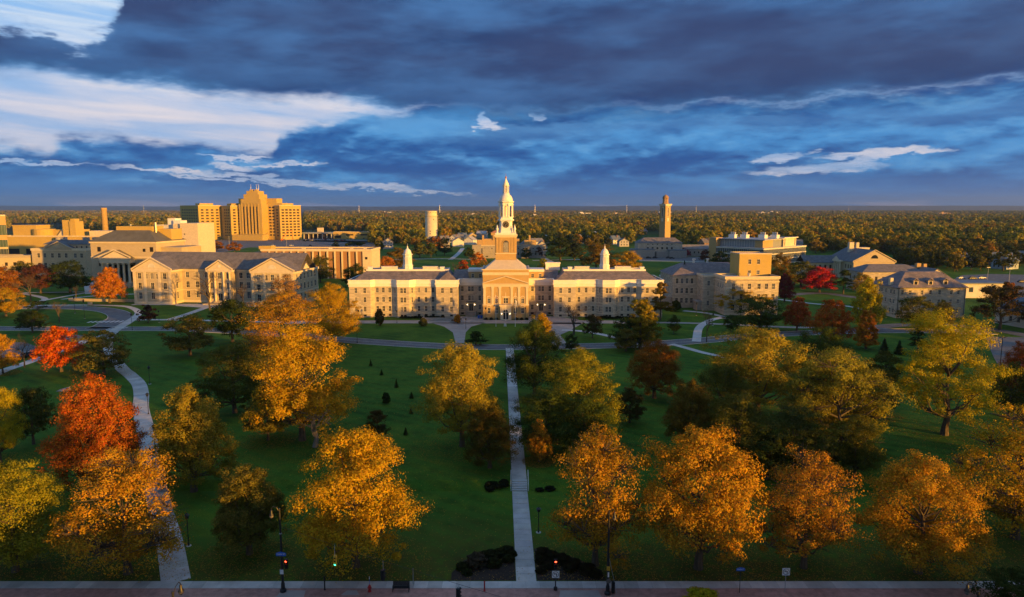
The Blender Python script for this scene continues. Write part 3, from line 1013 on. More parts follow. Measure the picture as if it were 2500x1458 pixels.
# the outline of the right half from the centre outwards: (distance from the axis, forward)
PROF = [(17.4, -4.0), (17.4, 1.6), (25.3, 1.6), (25.3, 0), (33.0, 0), (35.0, 2.0), (39.3, 2.0), (41.3, 0), (47.8, 0), (49.1, 1.4), (56.8, 1.4)]
WIN = {1: [19.8, 23.0], 3: [26.6, 29.2, 31.8], 4: ["n"], 5: [36.55, 37.75], 6: ["n"], 7: [42.4, 44.7, 46.9], 9: [51.2, 54.4]}
right = [(s, -d) for s, d in PROF]
left = [(-s, -d) for s, d in PROF][::-1]
outline = left + right + [(56.8, 17.0), (-56.8, 17.0)]
wall = MB()
H_W = 11.4
nL = len(left)
for i in range(len(outline)):
    p0, p1 = outline[i], outline[(i + 1) % len(outline)]
    ops = []
    L = (Vector(p1) - Vector(p0)).length
    if i < nL - 1:
        k_ = nL - 2 - i                       # profile edge, left half
    elif i == nL - 1:
        k_ = "mid"
    elif i < nL - 1 + len(right):
        k_ = i - nL
    else:
        k_ = None
    if k_ == "mid":
        for sg in (-1, 1):
            for s in (9.75, 16.2):
                ops += hall_rows(17.4 + sg * s)
            for q in (-.58, .58):
                ops += [(17.4 + sg * 13.0 + q, z, 0.95, 1.9, "sash") for z in Z_S[1:]]
            ops.append((17.4 + sg * 13.0, 1.55, 1.5, 2.7, "door"))
    elif k_ in WIN:
        for s in WIN[k_]:
            if s == "n":
                ops += hall_rows(L / 2, 0.72, base=False)
            else:
                u = abs(s - abs(p0[0]))
                ops += hall_rows(u, 0.95 if k_ == 5 else 1.0)
    elif i == len(outline) - 3 or i == len(outline) - 1:
        ops = grid_ops(L, 5, Z_S, 1.0, 1.9, "sash")
    ops = [(o[0], o[1], o[2], o[3], "far" if o[4] == "pale0" else o[4]) for o in ops]
    wall_run(wall, HALL, p0, p1, 0, H_W, ops)
wall.build("wall", "rubble_stone", HALL)
cor = MB()
band(cor, outline, 1.35, 1.55, 0.06)
cor.build("plinth_course", "cream_trim", HALL)
cor = MB()
band(cor, outline, H_W - .25, H_W + .75, 0.14)
band(cor, outline, H_W + .75, H_W + 1.0, 0.48)
band(cor, outline, H_W + 1.0, 13.55, 0.22)
band(cor, outline, 13.55, 13.75, 0.40)
cor.build("cornice", "white_paint", HALL)
MB().prism(offset_poly(outline, -.13), 13.0, 13.3).build("flat_roof", "pale_roof", HALL)

# the slate roofs, with white parapets round their flat tops
for sg in (-1, 1):
    def bx(a, b): return (min(sg * a, sg * b), max(sg * a, sg * b))
    xa, xb = bx(18.6, 55.6)
    ta, tb = bx(21.6, 51.6)
    MB().frustum((xa, xb, .6, 16.4, 13.32), (ta, tb, 5.8, 12.4, 16.5)).build("slate_roof", "slate_mixed", HALL)
    # the hip standing forward over the inner pavilion
    pa, pb = bx(18.0, 24.8)
    q = MB()
    xm = (pa + pb) / 2
    q.add([(pa, -1.0, 13.33), (pb, -1.0, 13.33), (pb, 6.5, 13.33), (pa, 6.5, 13.33), (xm, 2.4, 16.3), (xm, 6.5, 16.3)], [[0, 1, 4], [1, 2, 5, 4], [3, 0, 4, 5], [2, 3, 5]])
    q.build("pavilion_roof", "slate_mixed", HALL)
    ra, rb_ = bx(13.9, 19.5)
    MB().frustum((ra, rb_, 4.6, 15.5, 13.34), (ra, rb_, 9.2, 13.0, 16.2)).build("link_roof", "slate_mixed", HALL)
    par = MB()
    y0, y1 = 5.5, 12.7
    par.box(ta - .25, tb + .25, y0, y0 + .35, 16.3, 16.95).box(ta - .25, tb + .25, y1 - .35, y1, 16.3, 16.95)
    par.box(ta - .25, ta + .1, y0 + .36, y1 - .36, 16.3, 16.95).box(tb - .1, tb + .25, y0 + .36, y1 - .36, 16.3, 16.95)
    par.build("roof_parapet", "white_paint", HALL)
    for a, b in ((25.6, 31.0), (40.6, 46.4)):
        va, vb = bx(a, b)
        MB().box(va, vb, 6.6, 8.0, 16.4, 17.75).box(va - .15, vb + .15, 6.45, 8.15, 17.76, 17.95).build("roof_vent", "off_white", HALL)
    for a in (23.8, 50.6):
        MB().box(sg * a - .7, sg * a + .7, 6.2, 7.6, 16.4, 17.5).box(sg * a - .85, sg * a + .85, 6.05, 7.75, 17.51, 17.8).build("chimney", "white_paint", HALL)
    # cupola
    cx, cy = sg * 36.9, 8.6
    cu = MB()
    cu.lathe(cx, cy, [(1.95, 16.4), (1.95, 18.1), (2.05, 18.1), (2.05, 18.35), (1.72, 18.36), (1.62, 22.0), (1.95, 22.15), (1.95, 22.45), (1.55, 22.5)], 8, rot=math.pi / 8)
    c_ = cu.build("cupola", "white_paint", HALL)
    MB().lathe(cx, cy, [(1.5, 22.4), (1.42, 23.1), (1.1, 23.8), (.62, 24.3), (.28, 24.5), (.2, 24.9), (.26, 25.1), (.06, 25.4), (.03, 26.3)], 16).build("dome", "white_paint", c_, True)
    for i in range(8):
        t = math.pi / 4 * i
        MB().box(-.3, .3, -1.60, -1.50, 18.9, 21.3).build("louvre", "off_white", c_, loc=(cx, cy, 0), rz=t)
    # raised attic beside the tower block
    aa, ab = bx(8.25, 14.0)
    at = MB()
    wall_run(at, HALL, (aa, 6.2), (ab, 6.2), 13.0, 16.0, [(1.6, 13.75, 1.0, 1.45, "sash"), (4.4, 13.75, 1.0, 1.45, "sash")])
    at.wall((ab, 6.2), (ab, 14), 13.0, 16.0).wall((ab, 14), (aa, 14), 13.0, 16.0).wall((aa, 14), (aa, 6.2), 13.0, 16.0)
    at.build("attic_wall", "tan_brick", HALL)
    MB().box(aa - .2, ab + .2, 6.0, 14.2, 16.0, 16.9).build("attic_cornice", "white_paint", HALL)
MB().box(15.0, 20.4, 12.0, 14.0, 16.0, 18.4).box(14.8, 20.6, 11.8, 14.2, 18.41, 19.0).build("roof_house", "white_paint", HALL)

# the centre block
CB = 8.15
yf = -6.0
cb = MB()
ops = []
AR = [-6.0, -3.35, 3.35, 6.0]
for s in AR:
    ops += [(CB + s, 2.2, 1.05, 2.0, "sash"), (CB + s, 5.8, 1.05, 1.75, "sash")]
ops += [(CB, 5.8, 1.6, 1.9, "sash")]
wall_run(cb, HALL, (-CB, yf), (CB, yf), 0, 15.9, ops)
cb.wall((CB, yf), (CB, 10), 0, 15.9).wall((CB, 10), (-CB, 10), 0, 15.9).wall((-CB, 10), (-CB, yf), 0, 15.9)
cb.build("centre_block", "tan_brick", HALL)
t = MB()
po = [(-CB, yf), (CB, yf), (CB, 10), (-CB, 10)]
for z0, z1, d in ((5.05, 5.4, .16), (15.9, 16.9, .12), (17.7, 18.05, .42)):
    band(MB(), po, z0, z1, d).build("stone_course", "cream_trim", HALL)
MB().prism(po, 16.9, 17.7).build("parapet", "tan_brick", HALL)
MB().box(-CB + .1, CB - .1, yf + .1, 9.9, 17.72, 17.85).build("block_roof", "pale_roof", HALL)
for s in (-7.55, -4.7, -2.1, 2.1, 4.7, 7.55):
    MB().box(s - .42, s + .42, yf - .16, yf + .02, 5.42, 11.3).box(s - .55, s + .55, yf - .24, yf + .02, 11.3, 11.75).build("pilaster", "cream_trim", HALL)
t = MB()
t.box(-CB - .05, CB + .05, yf - .22, yf + .02, 11.76, 12.55)
raking(t, -CB - .1, CB + .1, yf, 12.9, 15.35, .32, .5)
t.build("pediment", "cream_trim", HALL)
for s in AR:
    for z in (4.35, 7.65):
        arch_ring(MB(), s, yf, z, .62, .22, .12).build("window_arch", "cream_trim", HALL)
MB().box(-1.35, 1.35, yf - .25, yf + .02, 7.95, 8.3).build("window_hood", "cream_trim", HALL)
# entrance porch
px = MB()
px.box(-1.95, 1.95, yf - 1.5, yf - .01, 0, 4.9).box(-2.3, 2.3, yf - 1.9, yf - .01, 4.91, 5.5)
pr = px.build("porch", "cream_trim", HALL)
q = MB()
half_disc(q, 0, yf - 1.52, 2.9, .85)
for s in (-.5, .5):
    q.box(s - .36, s + .36, yf - 1.55, yf - 1.51, .35, 2.75)
q.build("door", "window_glass", pr)
q = MB()
arch_ring(q, 0, yf - 1.5, 2.9, .86, .16, .1)
q.box(-.95, .95, yf - 1.58, yf - 1.51, 2.76, 2.92)
q.build("fanlight_frame", "white_frame", pr)


def wall_lamp(parent, x, y, z):
    o = MB().box(-.07, .07, -.02, .18, -.3, -.18).tube((0, -.02, -.26), (0, .18, -.26), .03, n=6).build("wall_lamp", "dark_metal", parent, loc=(x, y - .18, z))
    MB().lathe(0, -.04, [(.05, -.2), (.11, -.1), (.11, .08), (.04, .16)], 8).build("lamp_globe", "lamp_glow", o, True)


for s in (-1.45, 1.45):
    wall_lamp(HALL, s, yf - 1.52, 2.35)
for sg in (-1, 1):
    for q in (-1.35, 1.35):
        wall_lamp(HALL, sg * 13.0 + q, 4.0, 4.0)
    MB().box(sg * 13 - 1.9, sg * 13 + 1.9, 2.9, 3.98, 5.0, 5.25).build("door_canopy", "grey_roof", HALL)
    st = MB()
    for i in range(5):
        st.box(sg * 13 - 1.5, sg * 13 + 1.5, 3.98 - .35 * (6 - i), 3.98 - .001 * i, .26 * i + .001, .26 * (i + 1))
    for q in (-1.75, 1.75):
        st.box(sg * 13 + q - .22, sg * 13 + q + .22, 1.9, 3.97, 0, 1.7)
    st.build("door_steps", "grey_stone", HALL)
    MB().box(sg * 13 - 5.5 if sg < 0 else 8.3, -8.3 if sg < 0 else 18.5, -1.0, -.7, 0, .35).build("planting_kerb", "grey_stone", HALL)

# the low white roof pyramid, and the tower
MB().frustum((-7.6, 7.6, -5.3, 9.3, 17.86), (-3.9, 3.9, -1.0, 6.6, 20.9)).build("tower_skirt", "cream_trim", HALL)
TY0, TY1, TW = -.75, 6.35, 3.72
tb = MB()
tb.box(-TW, TW, TY0, TY1, 17.9, 29.4)
tb.build("tower_shaft", "tan_brick", HALL)
tpo = [(-TW, TY0), (TW, TY0), (TW, TY1), (-TW, TY1)]
for z0, z1, d in ((20.2, 20.5, .12), (23.1, 23.4, .16)):
    band(MB(), tpo, z0, z1, d).build("tower_course", "cream_trim", HALL)
t = MB()
band(t, tpo, 29.0, 29.4, .2)
band(t, tpo, 29.4, 30.0, .45)
t.build("tower_cornice", "cream_trim", HALL)
for s in (-3.2, -2.15, 2.15, 3.2):
    MB().box(s - .3, s + .3, TY0 - .13, TY0 + .01, 23.41, 28.99).build("tower_pilaster", "tan_brick", HALL)
for s in (.2, 1.3, 5.0, 6.0):
    MB().box(TW - .01, TW + .13, TY0 + s, TY0 + s + .6, 23.41, 28.99).build("tower_pilaster", "tan_brick", HALL)
    MB().box(-TW - .13, -TW + .01, TY0 + s, TY0 + s + .6, 23.41, 28.99).build("tower_pilaster", "tan_brick", HALL)
for rz, (ax, ay) in ((0, (0, TY0)), (math.pi / 2, (TW, (TY0 + TY1) / 2)), (-math.pi / 2, (-TW, (TY0 + TY1) / 2))):
    g = MB().box(-1.0, 1.0, -.03, .0, 23.6, 26.9)
    half_disc(g, 0, -.03, 26.9, 1.0)
    w_ = g.build("tower_window", "window_glass", HALL, loc=(ax, ay, 0), rz=rz)
    g = MB()
    arch_ring(g, 0, 0, 26.9, 1.0, .3, .16)
    g.box(-1.3, -1.0, -.15, .0, 23.6, 26.9).box(1.0, 1.3, -.15, .0, 23.6, 26.9)
    g.build("window_surround", "tan_brick", w_)
    g = MB()
    for i in range(1, 5):
        g.box(-1 + .4 * i - .045, -1 + .4 * i + .045, -.075, -.031, 23.62, 27.5)
    for i in range(9):
        g.box(-1, 1, -.08, -.032, 23.7 + .4 * i, 23.79 + .4 * i)
    g.build("glazing_bars", "white_frame", w_)
cy = (TY0 + TY1) / 2
t = MB()
t.box(-3.75, 3.75, cy - 3.75, cy + 3.75, 30.01, 30.6)
t.build("tower_plinth", "white_paint", HALL)
# the square clock stage sweeps inwards
ck = MB()
st = [(2.75, 30.61), (2.55, 31.2), (2.38, 32.2), (2.3, 33.4), (2.3, 34.7), (2.9, 35.0), (2.9, 35.45), (2.5, 35.5), (2.4, 36.2)]
for cx_, cy_, (r0, z0), (r1, z1) in [(0, cy, st[i], st[i + 1]) for i in range(len(st) - 1)]:
    c0, c1 = r0 * .32, r1 * .32
    def octo(r, c): return [(-r + c, -r), (r - c, -r), (r, -r + c), (r, r - c), (r - c, r), (-r + c, r), (-r, r - c), (-r, -r + c)]
    a, b = octo(r0, c0), octo(r1, c1)
    ck.add([(x, y + cy, z0) for x, y in a] + [(x, y + cy, z1) for x, y in b], [[i, (i + 1) % 8, (i + 1) % 8 + 8, i + 8] for i in range(8)])
ck.build("clock_stage", "white_paint", HALL)
for sx in (-1, 1):
    for sy in (-1, 1):
        MB().lathe(sx * 3.15, cy + sy * 3.15, [(.42, 30.61), (.42, 31.0), (.22, 31.1), (.46, 31.7), (.5, 32.2), (.2, 32.6), (.3, 32.8), (.05, 33.4)], 10).build("urn", "white_paint", HALL, True)
for rz in (0, math.pi / 2, -math.pi / 2, math.pi):
    co = put("clock", MB().tube((0, -2.31, 33.55), (0, -2.48, 33.55), 1.15, n=24).mesh("clock", "sign_black"), HALL, (0, cy, 0), rz)
    r_ = MB()
    for i in range(24):
        a, b = 2 * math.pi * i / 24, 2 * math.pi * (i + 1) / 24
        pt = lambda rr, u: (rr * math.cos(u), -2.52, 33.55 + rr * math.sin(u))
        r_.quad(pt(.95, a), pt(1.2, a), pt(1.2, b), pt(.95, b)) if 0 else None
        if i % 2 == 0:
            u = a
            p = Vector((math.cos(u), 0, math.sin(u)))
            n_ = Vector((-p.z, 0, p.x)) * .05
            c0, c1 = p * .68, p * .98
            r_.quad(*[(v.x, -2.50, 33.55 + v.z) for v in (c0 - n_, c1 - n_, c1 + n_, c0 + n_)])
    r_.build("hour_marks", "cream_trim", co)
    r_ = MB()
    for ang, ln, th in ((-1.9, .55, .06), (.9, .8, .045)):
        p = Vector((math.cos(ang), 0, math.sin(ang)))
        n_ = Vector((-p.z, 0, p.x)) * th
        r_.quad(*[(v.x, -2.51, 33.55 + v.z) for v in (-p * .12 - n_, p * ln - n_ * .4, p * ln + n_ * .4, -p * .12 + n_)])
    r_.build("hands", "cream_trim", co)
# the open belfry: eight piers, arches between, over it dome, lantern and spike
bf = MB()
for i in range(8):
    t_ = math.pi / 8 + math.pi / 4 * i
    ex, ey = math.cos(t_), math.sin(t_)
    bf.lathe(2.45 * ex, cy + 2.45 * ey, [(.5, 36.15), (.5, 36.6), (.40, 36.7), (.36, 40.4), (.52, 40.6), (.52, 41.0)], 8, rot=t_)
bf.lathe(0, cy, [(2.85, 36.1), (2.85, 36.3), (.6, 36.32), (.55, 40.9), (.6, 41.0)], 8, rot=math.pi / 8)
bf.lathe(0, cy, [(2.55, 40.25), (2.72, 40.9), (2.75, 41.3), (3.15, 41.6), (3.15, 41.95), (2.5, 42.0)], 8, rot=math.pi / 8)
for i in range(8):
    a = math.pi / 4 * i
    d = 2.42
    for q in (-1, 1):
        bf.v  # panels beside each arch
        u0, u1 = q * .52, q * .80
        P = lambda u, z: (d * math.cos(a) - u * math.sin(a), cy + d * math.sin(a) + u * math.cos(a), z)
        pts = [P(u0, 36.3), P(u1, 36.3), P(u1, 40.6), P(u0, 40.0)]
        bf.quad(*(pts if q > 0 else pts[::-1]))
bf.build("belfry", "white_paint", HALL)
MB().lathe(0, cy, [(2.5, 41.98), (2.45, 42.6), (2.1, 43.5), (1.6, 44.1), (1.25, 44.5), (1.25, 44.8)], 16).build("belfry_dome", "white_paint", HALL, True)
ln = MB()
ln.lathe(0, cy, [(.75, 44.75), (.7, 47.3)], 8, rot=math.pi / 8)
for i in range(8):
    t_ = math.pi / 8 + math.pi / 4 * i
    ln.lathe(1.0 * math.cos(t_), cy + 1.0 * math.sin(t_), [(.2, 44.75), (.16, 47.2), (.22, 47.3)], 6)
ln.lathe(0, cy, [(1.0, 47.25), (1.32, 47.4), (1.32, 47.65), (1.0, 47.7)], 8, rot=math.pi / 8)
ln.build("lantern", "white_paint", HALL)
MB().lathe(0, cy, [(1.05, 47.65), (.95, 48.3), (.55, 49.0), (.3, 49.7), (.18, 50.0)], 12).build("lantern_cap", "white_paint", HALL, True)
MB().lathe(0, cy, [(.16, 49.95), (.34, 50.4), (.12, 50.8), (.05, 51.0), (.02, 52.0)], 8).build("finial", "terracotta", HALL, True)

# grounds of the hall: ramp wall and round planter
o = MB().box(-29.5, -15.5, -9.4, -9.0, 0, 1.15).box(-29.5, -29.1, -8.98, -5.5, 0, 1.15).build("ramp_wall", "grey_stone")
o.location = (-2.2, 247.0, .8)
o["label"], o["category"] = "low grey stone ramp wall in front of the hall's left inner pavilion", "wall"
pl = MB().lathe(0, 0, [(2.0, 0), (2.1, .35), (1.75, .4), (1.7, .3)], 20).build("round_planter", "grey_stone", None, loc=(-19.8, 236.6, .8))
pl["label"], pl["category"] = "round stone planter holding an orange young tree on the plaza", "planter"
MB().lathe(0, 0, [(1.72, .28), (1.2, .5), (.1, .62)], 16).build("soil", "mulch", pl)


# ------------------------------------------------------------------ the other buildings
def rect(x0, x1, y0, y1): return [(x0, y0), (x1, y0), (x1, y1), (x0, y1)]


def block(B, poly, z0, z1, wallmat, ops=None, cap="grey_roof", coping=None, ch=.5, cd=.2, name="wall", depth=.22):
    """walls round an outline, a flat cap a little below their top, and a coping"""
    mb = MB()
    for i in range(len(poly)):
        wall_run(mb, B, poly[i], poly[(i + 1) % len(poly)], z0, z1, (ops or {}).get(i, ()), depth=depth)
    w = mb.build(name, wallmat, B)
    if cap:
        MB().prism(offset_poly(poly, -.05), z1 - .4, z1 - .12).build("flat_roof", cap, B)
    if coping:
        c = MB()
        band(c, poly, z1 - ch * .4, z1 + ch * .6, cd)
        c.build("coping", coping, B)
    return w


def L_of(poly, i):
    return (Vector(poly[(i + 1) % len(poly)]) - Vector(poly[i])).length


# --- stone hall with three pediments, left of the long hall
B = thing("pedimented_hall", "U-shaped limestone hall with three pediments, bare tree in front, left of the steeple hall", "hall", (-157.0, 281.6, .8), R(-7.5))
zs = [(2.1, 2.7), (6.3, 2.6), (10.5, 2.4)]
PL, PR, MY, DP = 17.0, 52.0, 7.5, 24.0
out_l = [(0, 0), (PL, 0), (PL, MY), (30.4, MY), (30.4, 4.2), (41.2, 4.2), (41.2, MY), (PR, MY), (PR, 0), (70, 0), (70, DP), (0, DP)]


def pav(L):
    o = [(L * q, z, 1.55, h, "pale") for q in (.17, .5, .83) for z, h in zs]
    return o + [(L * q, 10.5, 1.0, 2.2, "pale") for q in (.36, .64)]


mid_l = [(13.4 * q, z, 1.55, h, "pale") for q in (.18, .5, .82) for z, h in zs]
mid_r = [(10.8 * q, z, 1.55, h, "pale") for q in (.2, .5, .8) for z, h in zs]
ent = [(10.8 * q, z, 1.3, h, "pale") for q in (.17, .83) for z, h in zs] + [(5.4, 1.2, 1.8, 3.2, "door"), (5.4, 6.3, 1.5, 2.6, "pale"), (5.4, 10.5, 1.5, 2.4, "pale")]
ops = {0: pav(17.0), 3: [], 2: mid_l, 4: ent, 6: mid_r, 8: pav(18.0), 9: grid_ops(24, 6, zs, 1.5, 2.4, "pale"), 1: [(4, z, 1.2, h, "pale") for z, h in zs]}
block(B, out_l, 0, 14.2, "pale_stone", ops, cap=None)
c = MB()
band(c, out_l, 13.4, 14.25, .35)
band(c, out_l, 0, 1.0, .1)
band(c, out_l, 5.2, 5.5, .08)
c.build("cornice", "cream_trim", B)
for x in (0.6, 5.3, 11.7, 16.4, 52.6, 57.6, 64.4, 69.4):
    MB().box(x - .55, x + .55, -.14, .01, 1.01, 13.39).build("pilaster", "cream_trim", B)
for x in (31.2, 33.9, 37.7, 40.4):
    MB().lathe(x, 3.9, [(.5, 1.0), (.5, 1.3), (.42, 1.4), (.36, 12.6), (.5, 12.9), (.5, 13.38)], 10).build("column", "cream_trim", B)
gable_roof(.3, 69.7, 6.6, 22.5, 14.2, 20.6, "x", .1).build("slate_roof", "slate_grey", B)
for x0, x1, y0, y1, za in ((0, 17, 0, 14.5, 19.0), (52, 70, 0, 14.5, 19.2), (30.4, 41.2, 4.2, 13, 17.9)):
    gable_roof(x0, x1, y0 + .35, y1, 14.25, za, "y", .35).build("pavilion_roof", "slate_grey", B)
    g = MB()
    tri_wall(g, (x0, y0 + .1), (x1, y0 + .1), 14.26, za - .1)
    g.build("pediment_wall", "cream_trim", B)
    g = MB()
    raking(g, x0 - .5, x1 + .5, y0 + .08, 14.3, za + .05, .5, .55)
    g.build("pediment_cornice", "cream_trim", B)
    g = MB()
    if za > 18:
        arch_ring(g, (x0 + x1) / 2, y0 + .1, 15.3, 1.3, .3, .1)
        half_disc(g, (x0 + x1) / 2, y0 + .06, 15.3, 1.3)
    else:
        g.tube(((x0 + x1) / 2, y0 + .1, 15.7), ((x0 + x1) / 2, y0 + .02, 15.7), .6, n=12)
    g.build("tympanum_ornament", "off_white", B)
gable_roof(62, 70.0, 8.5, 15.5, 14.25, 17.2, "x", .3).build("side_gable_roof", "slate_grey", B)
g = MB()
g.quad((70.02, 8.5, 14.26), (70.02, 15.5, 14.26), (70.02, 12, 17.1))
g.build("side_gable_wall", "cream_trim", B)
g = MB().box(30, 41.6, .5, 4.1, 0, .5)
for i in range(3):
    g.box(33.5, 38.1, 4.1 - .5 * (3 - i), 4.15, .5 + .001, .5 + .3 * (i + 1))
g.build("entrance_steps", "pale_stone", B)

# --- auditorium hall with a columned portico
B = thing("portico_hall", "tall limestone hall with columned portico and olive hipped roof behind an orange maple", "hall", (-214.5, 348.0, .8), R(-5))
ops = {0: [(4.4, 10.2, 1.5, 2.6, "far"), (30.5, 10.2, 1.5, 2.6, "far"), (4.4, 17.6, 2.0, 2.4, "far"), (28.5, 17.6, 1.6, 1.6, "far"), (32.5, 17.6, 2.0, 2.4, "far"), (4.4, 2.0, 2.0, 4.2, "far")],
       1: [(u, 17.6, .9, 1.3, "far") for u in (5, 8, 11, 14, 17, 20)]}
po = rect(0, 35, 0, 26)
block(B, po, 0, 22.6, "pale_stone", ops, cap=None)
c = MB()
band(c, po, 14.6, 15.2, .2)
band(c, po, 21.9, 22.7, .45)
c.build("cornice", "cream_trim", B)
MB().frustum((-.8, 35.8, -.8, 26.8, 22.71), (8, 27, 8, 18, 28.2)).build("hipped_roof", "green_roof", B)
MB().box(8.2, 28, 9, 19, 27.2, 30.2).build("roof_house", "yellow_brick", B)
MB().box(28.2, 35, 14, 24, 22.6, 28.8).build("stage_house", "yellow_brick", B)
MB().tube((29.2, 10, 27), (29.2, 10, 32.2), .45, .6, 10).build("flue", "steel", B)
c = MB().box(35.02, 46, 4, 22, 0, 19.2).box(35.0, 46.3, 3.7, 22.3, 19.21, 19.8)
c.build("side_wing", "pale_stone", B)
MB().box(7.6, 23.4, -4.5, -.01, 0, 2.2).build("portico_base", "cream_trim", B)
MB().box(7.4, 23.6, -4.6, -.01, 12.2, 14.2).build("entablature", "cream_trim", B)
for i in range(6):
    MB().lathe(8.4 + 2.84 * i, -4.0, [(.75, 2.2), (.75, 2.5), (.62, 2.7), (.52, 11.6), (.75, 12.0), (.75, 12.2)], 12).build("column", "cream_trim", B, True)
g = MB()
tri_wall(g, (7.4, -4.4), (23.6, -4.4), 14.2, 18.2)
raking(g, 7.0, 24.0, -4.4, 14.9, 18.6, .55, .5)
g.build("pediment", "cream_trim", B)
gable_roof(7.4, 23.6, -4.2, 0, 14.2, 18.4, "y", .1).build("portico_roof", "green_roof", B)
g = MB()
for i in range(5):
    g.box(9.2 + 2.9 * i, 11 + 2.9 * i, -.06, -.012, 3.0, 11.0)
g.build("portico_window", "window_glass", B)
g = MB()
for i in range(8):
    g.box(6.8, 24.2, -4.6 - .42 * (8 - i), -4.61, .26 * i, .26 * (i + 1) - .002)
g.build("portico_steps", "pale_stone", B)

# --- pale hall further left
B = thing("pale_hall", "pale stone hall with small pediment and blue slate roof left of the portico hall", "hall", (-280.0, 398.0, .8), R(-4))
po = rect(0, 33, 0, 16)
block(B, po, 0, 15.6, "pale_stone", {0: [(x, 11.0, 1.7, 2.6, "pale") for x in (4.2, 8.0, 12.6, 16.8, 21.0, 26.6, 30.4)] + [(x, 4.6, 1.7, 3.4, "pale") for x in (4.2, 8.0, 12.6, 16.8, 21.0, 26.6)]}, cap="grey_roof", coping="cream_trim", ch=1.4, cd=.3)
block(B, rect(5, 33, 4, 15), 15.6, 18.6, "pale_stone", {0: [(x, 16.4, .9, 1.2, "far") for x in (2, 5, 20, 23, 26)]}, cap=None, name="attic_wall")
MB().frustum((4.4, 33.6, 3.4, 15.6, 18.6), (8, 30, 8, 11, 20.9)).build("hipped_roof", "slate_blue", B)
g = MB()
tri_wall(g, (9, -.3), (24.5, -.3), 16.1, 20.0)
raking(g, 8.6, 24.9, -.3, 16.2, 20.1, .5, .5)
g.build("pediment", "pale_stone", B)
gable_roof(9, 24.5, 0, 8, 16.2, 20.1, "y", .1).build("pediment_roof", "slate_blue", B)
for i, x in enumerate((11, 25, 31)):
    MB().box(x - 1.6, x + 1.6, 11.5, 13.5, 18, 22.4).build("chimney", "grey_stone", B)
B = thing("curved_wing", "low curved stone wing with flat roof left of the pale hall", "building", (-330, 392, .8))
poly = [(-10, -6), (14, -4), (30, 0), (48, 7), (48, 16), (-10, 16)]
block(B, poly, 0, 11.5, "pale_stone", {0: grid_ops(24.1, 5, [2.2, 6.4], 1.5, 2.3, "far"), 1: grid_ops(16.5, 3, [2.2, 6.4], 1.5, 2.3, "far"), 2: grid_ops(19.3, 4, [6.4], 1.4, 2.0, "far")}, cap="pale_roof", coping="grey_stone", ch=1.4)

# --- glazed tower at the left edge
B = thing("glass_tower", "tall glazed tower with brick bands at the far left edge", "building", (-326.5, 412.5, .8), R(36))
z = 0
for i, (h, m_) in enumerate([(6, "grey_stone"), (3.6, "blue_glass"), (1.2, "pale_stone"), (3.8, "blue_glass"), (1.2, "pale_stone"), (4.4, "green_glass"), (3.0, "tan_brick"), (6.2, "green_glass"), (5.4, "tan_brick"), (.8, "cream_trim")]):
    d = .0 if "glass" in m_ else .15
    MB().box(-d, 18 + d, -d, 16 + d, z, z + h - .001).build("glass_band" if "glass" in m_ else "wall_band", m_, B)
    if "glass" in m_:
        g = MB()
        for k_ in range(12):
            g.box(1.5 * k_ + .7, 1.5 * k_ + .8, -.12, -.002, z, z + h)
        for k_ in range(10):
            g.box(18.002, 18.12, 1.5 * k_ + .7, 1.5 * k_ + .8, z, z + h)
        g.build("mullion", "grey_metal", B)
    z += h

# --- low yellow brick works behind
B = thing("brick_works", "sprawling yellow brick plant building with bright stepped roofs left of the portico hall", "building", (-376, 505, .8), R(-3))
block(B, rect(0, 118, 0, 30), 0, 19.2, "yellow_brick", {0: [(8, 3, 9, 7, "far"), (22, 3, 9, 7, "far"), (36, 2, 5, 6, "far"), (60, 9, 6, 3, "far")]}, coping="cream_trim", ch=.9, cd=.4)
MB().box(4, 22, 6, 24, 19, 26.4).box(3.6, 22.4, 5.6, 24.4, 26.41, 27.2).build("upper_block", "yellow_brick", B)
MB().lathe(26, 9, [(7.5, 18.9), (7.5, 24.0), (7.2, 24.3)], 20).build("drum", "yellow_brick", B)
MB().box(33, 52, 8, 22, 19, 23.2).box(32.7, 52.3, 7.7, 22.3, 23.21, 23.8).build("upper_block", "yellow_brick", B)
MB().box(44, 50, 4, 14, 19, 31.0).box(50.02, 54.6, 3, 12, 19, 30.0).box(51.2, 54.4, 2.8, 8, 30.01, 32.0).build("stair_block", "yellow_brick", B)
MB().add([(38, 6, 19.3), (42, 6, 19.3), (46.4, 6, 26.2), (44.4, 6, 27.0), (38, 6.6, 19.3), (42, 6.6, 19.3), (46.4, 6.6, 26.2), (44.4, 6.6, 27.0)], [[0, 1, 2, 3], [7, 6, 5, 4], [0, 4, 5, 1], [1, 5, 6, 2], [2, 6, 7, 3], [3, 7, 4, 0]]).build("conveyor", "cream_trim", B)
MB().box(60, 76, 10, 18, 19, 23.0).build("roof_unit", "cream_trim", B)
for x in (24, 62, 74):
    MB().lathe(x + 22, -3.2, [(2.4, 0), (2.4, 18.0), (2.1, 18.6)], 14).build("silo", "grey_stone", B)
B = put("brick_chimney", MB().lathe(0, 0, [(2.5, 0), (2.1, 38), (2.35, 38.4), (2.3, 40), (1.9, 40.05)], 14).mesh("brick_chimney", "tan_brick", True), None, (-332, 560, .8))
B["label"], B["category"] = "tall round yellow brick chimney stack rising behind the portico hall", "chimney"
B = put("steam_flue", MB().tube((0, 0, 0), (0, 0, 26), 1.0, .8, 10).mesh("steam_flue", "steel"), None, (-325, 585, .8))
B["label"], B["category"] = "thin pale steam flue beside the brick chimney stack", "chimney"

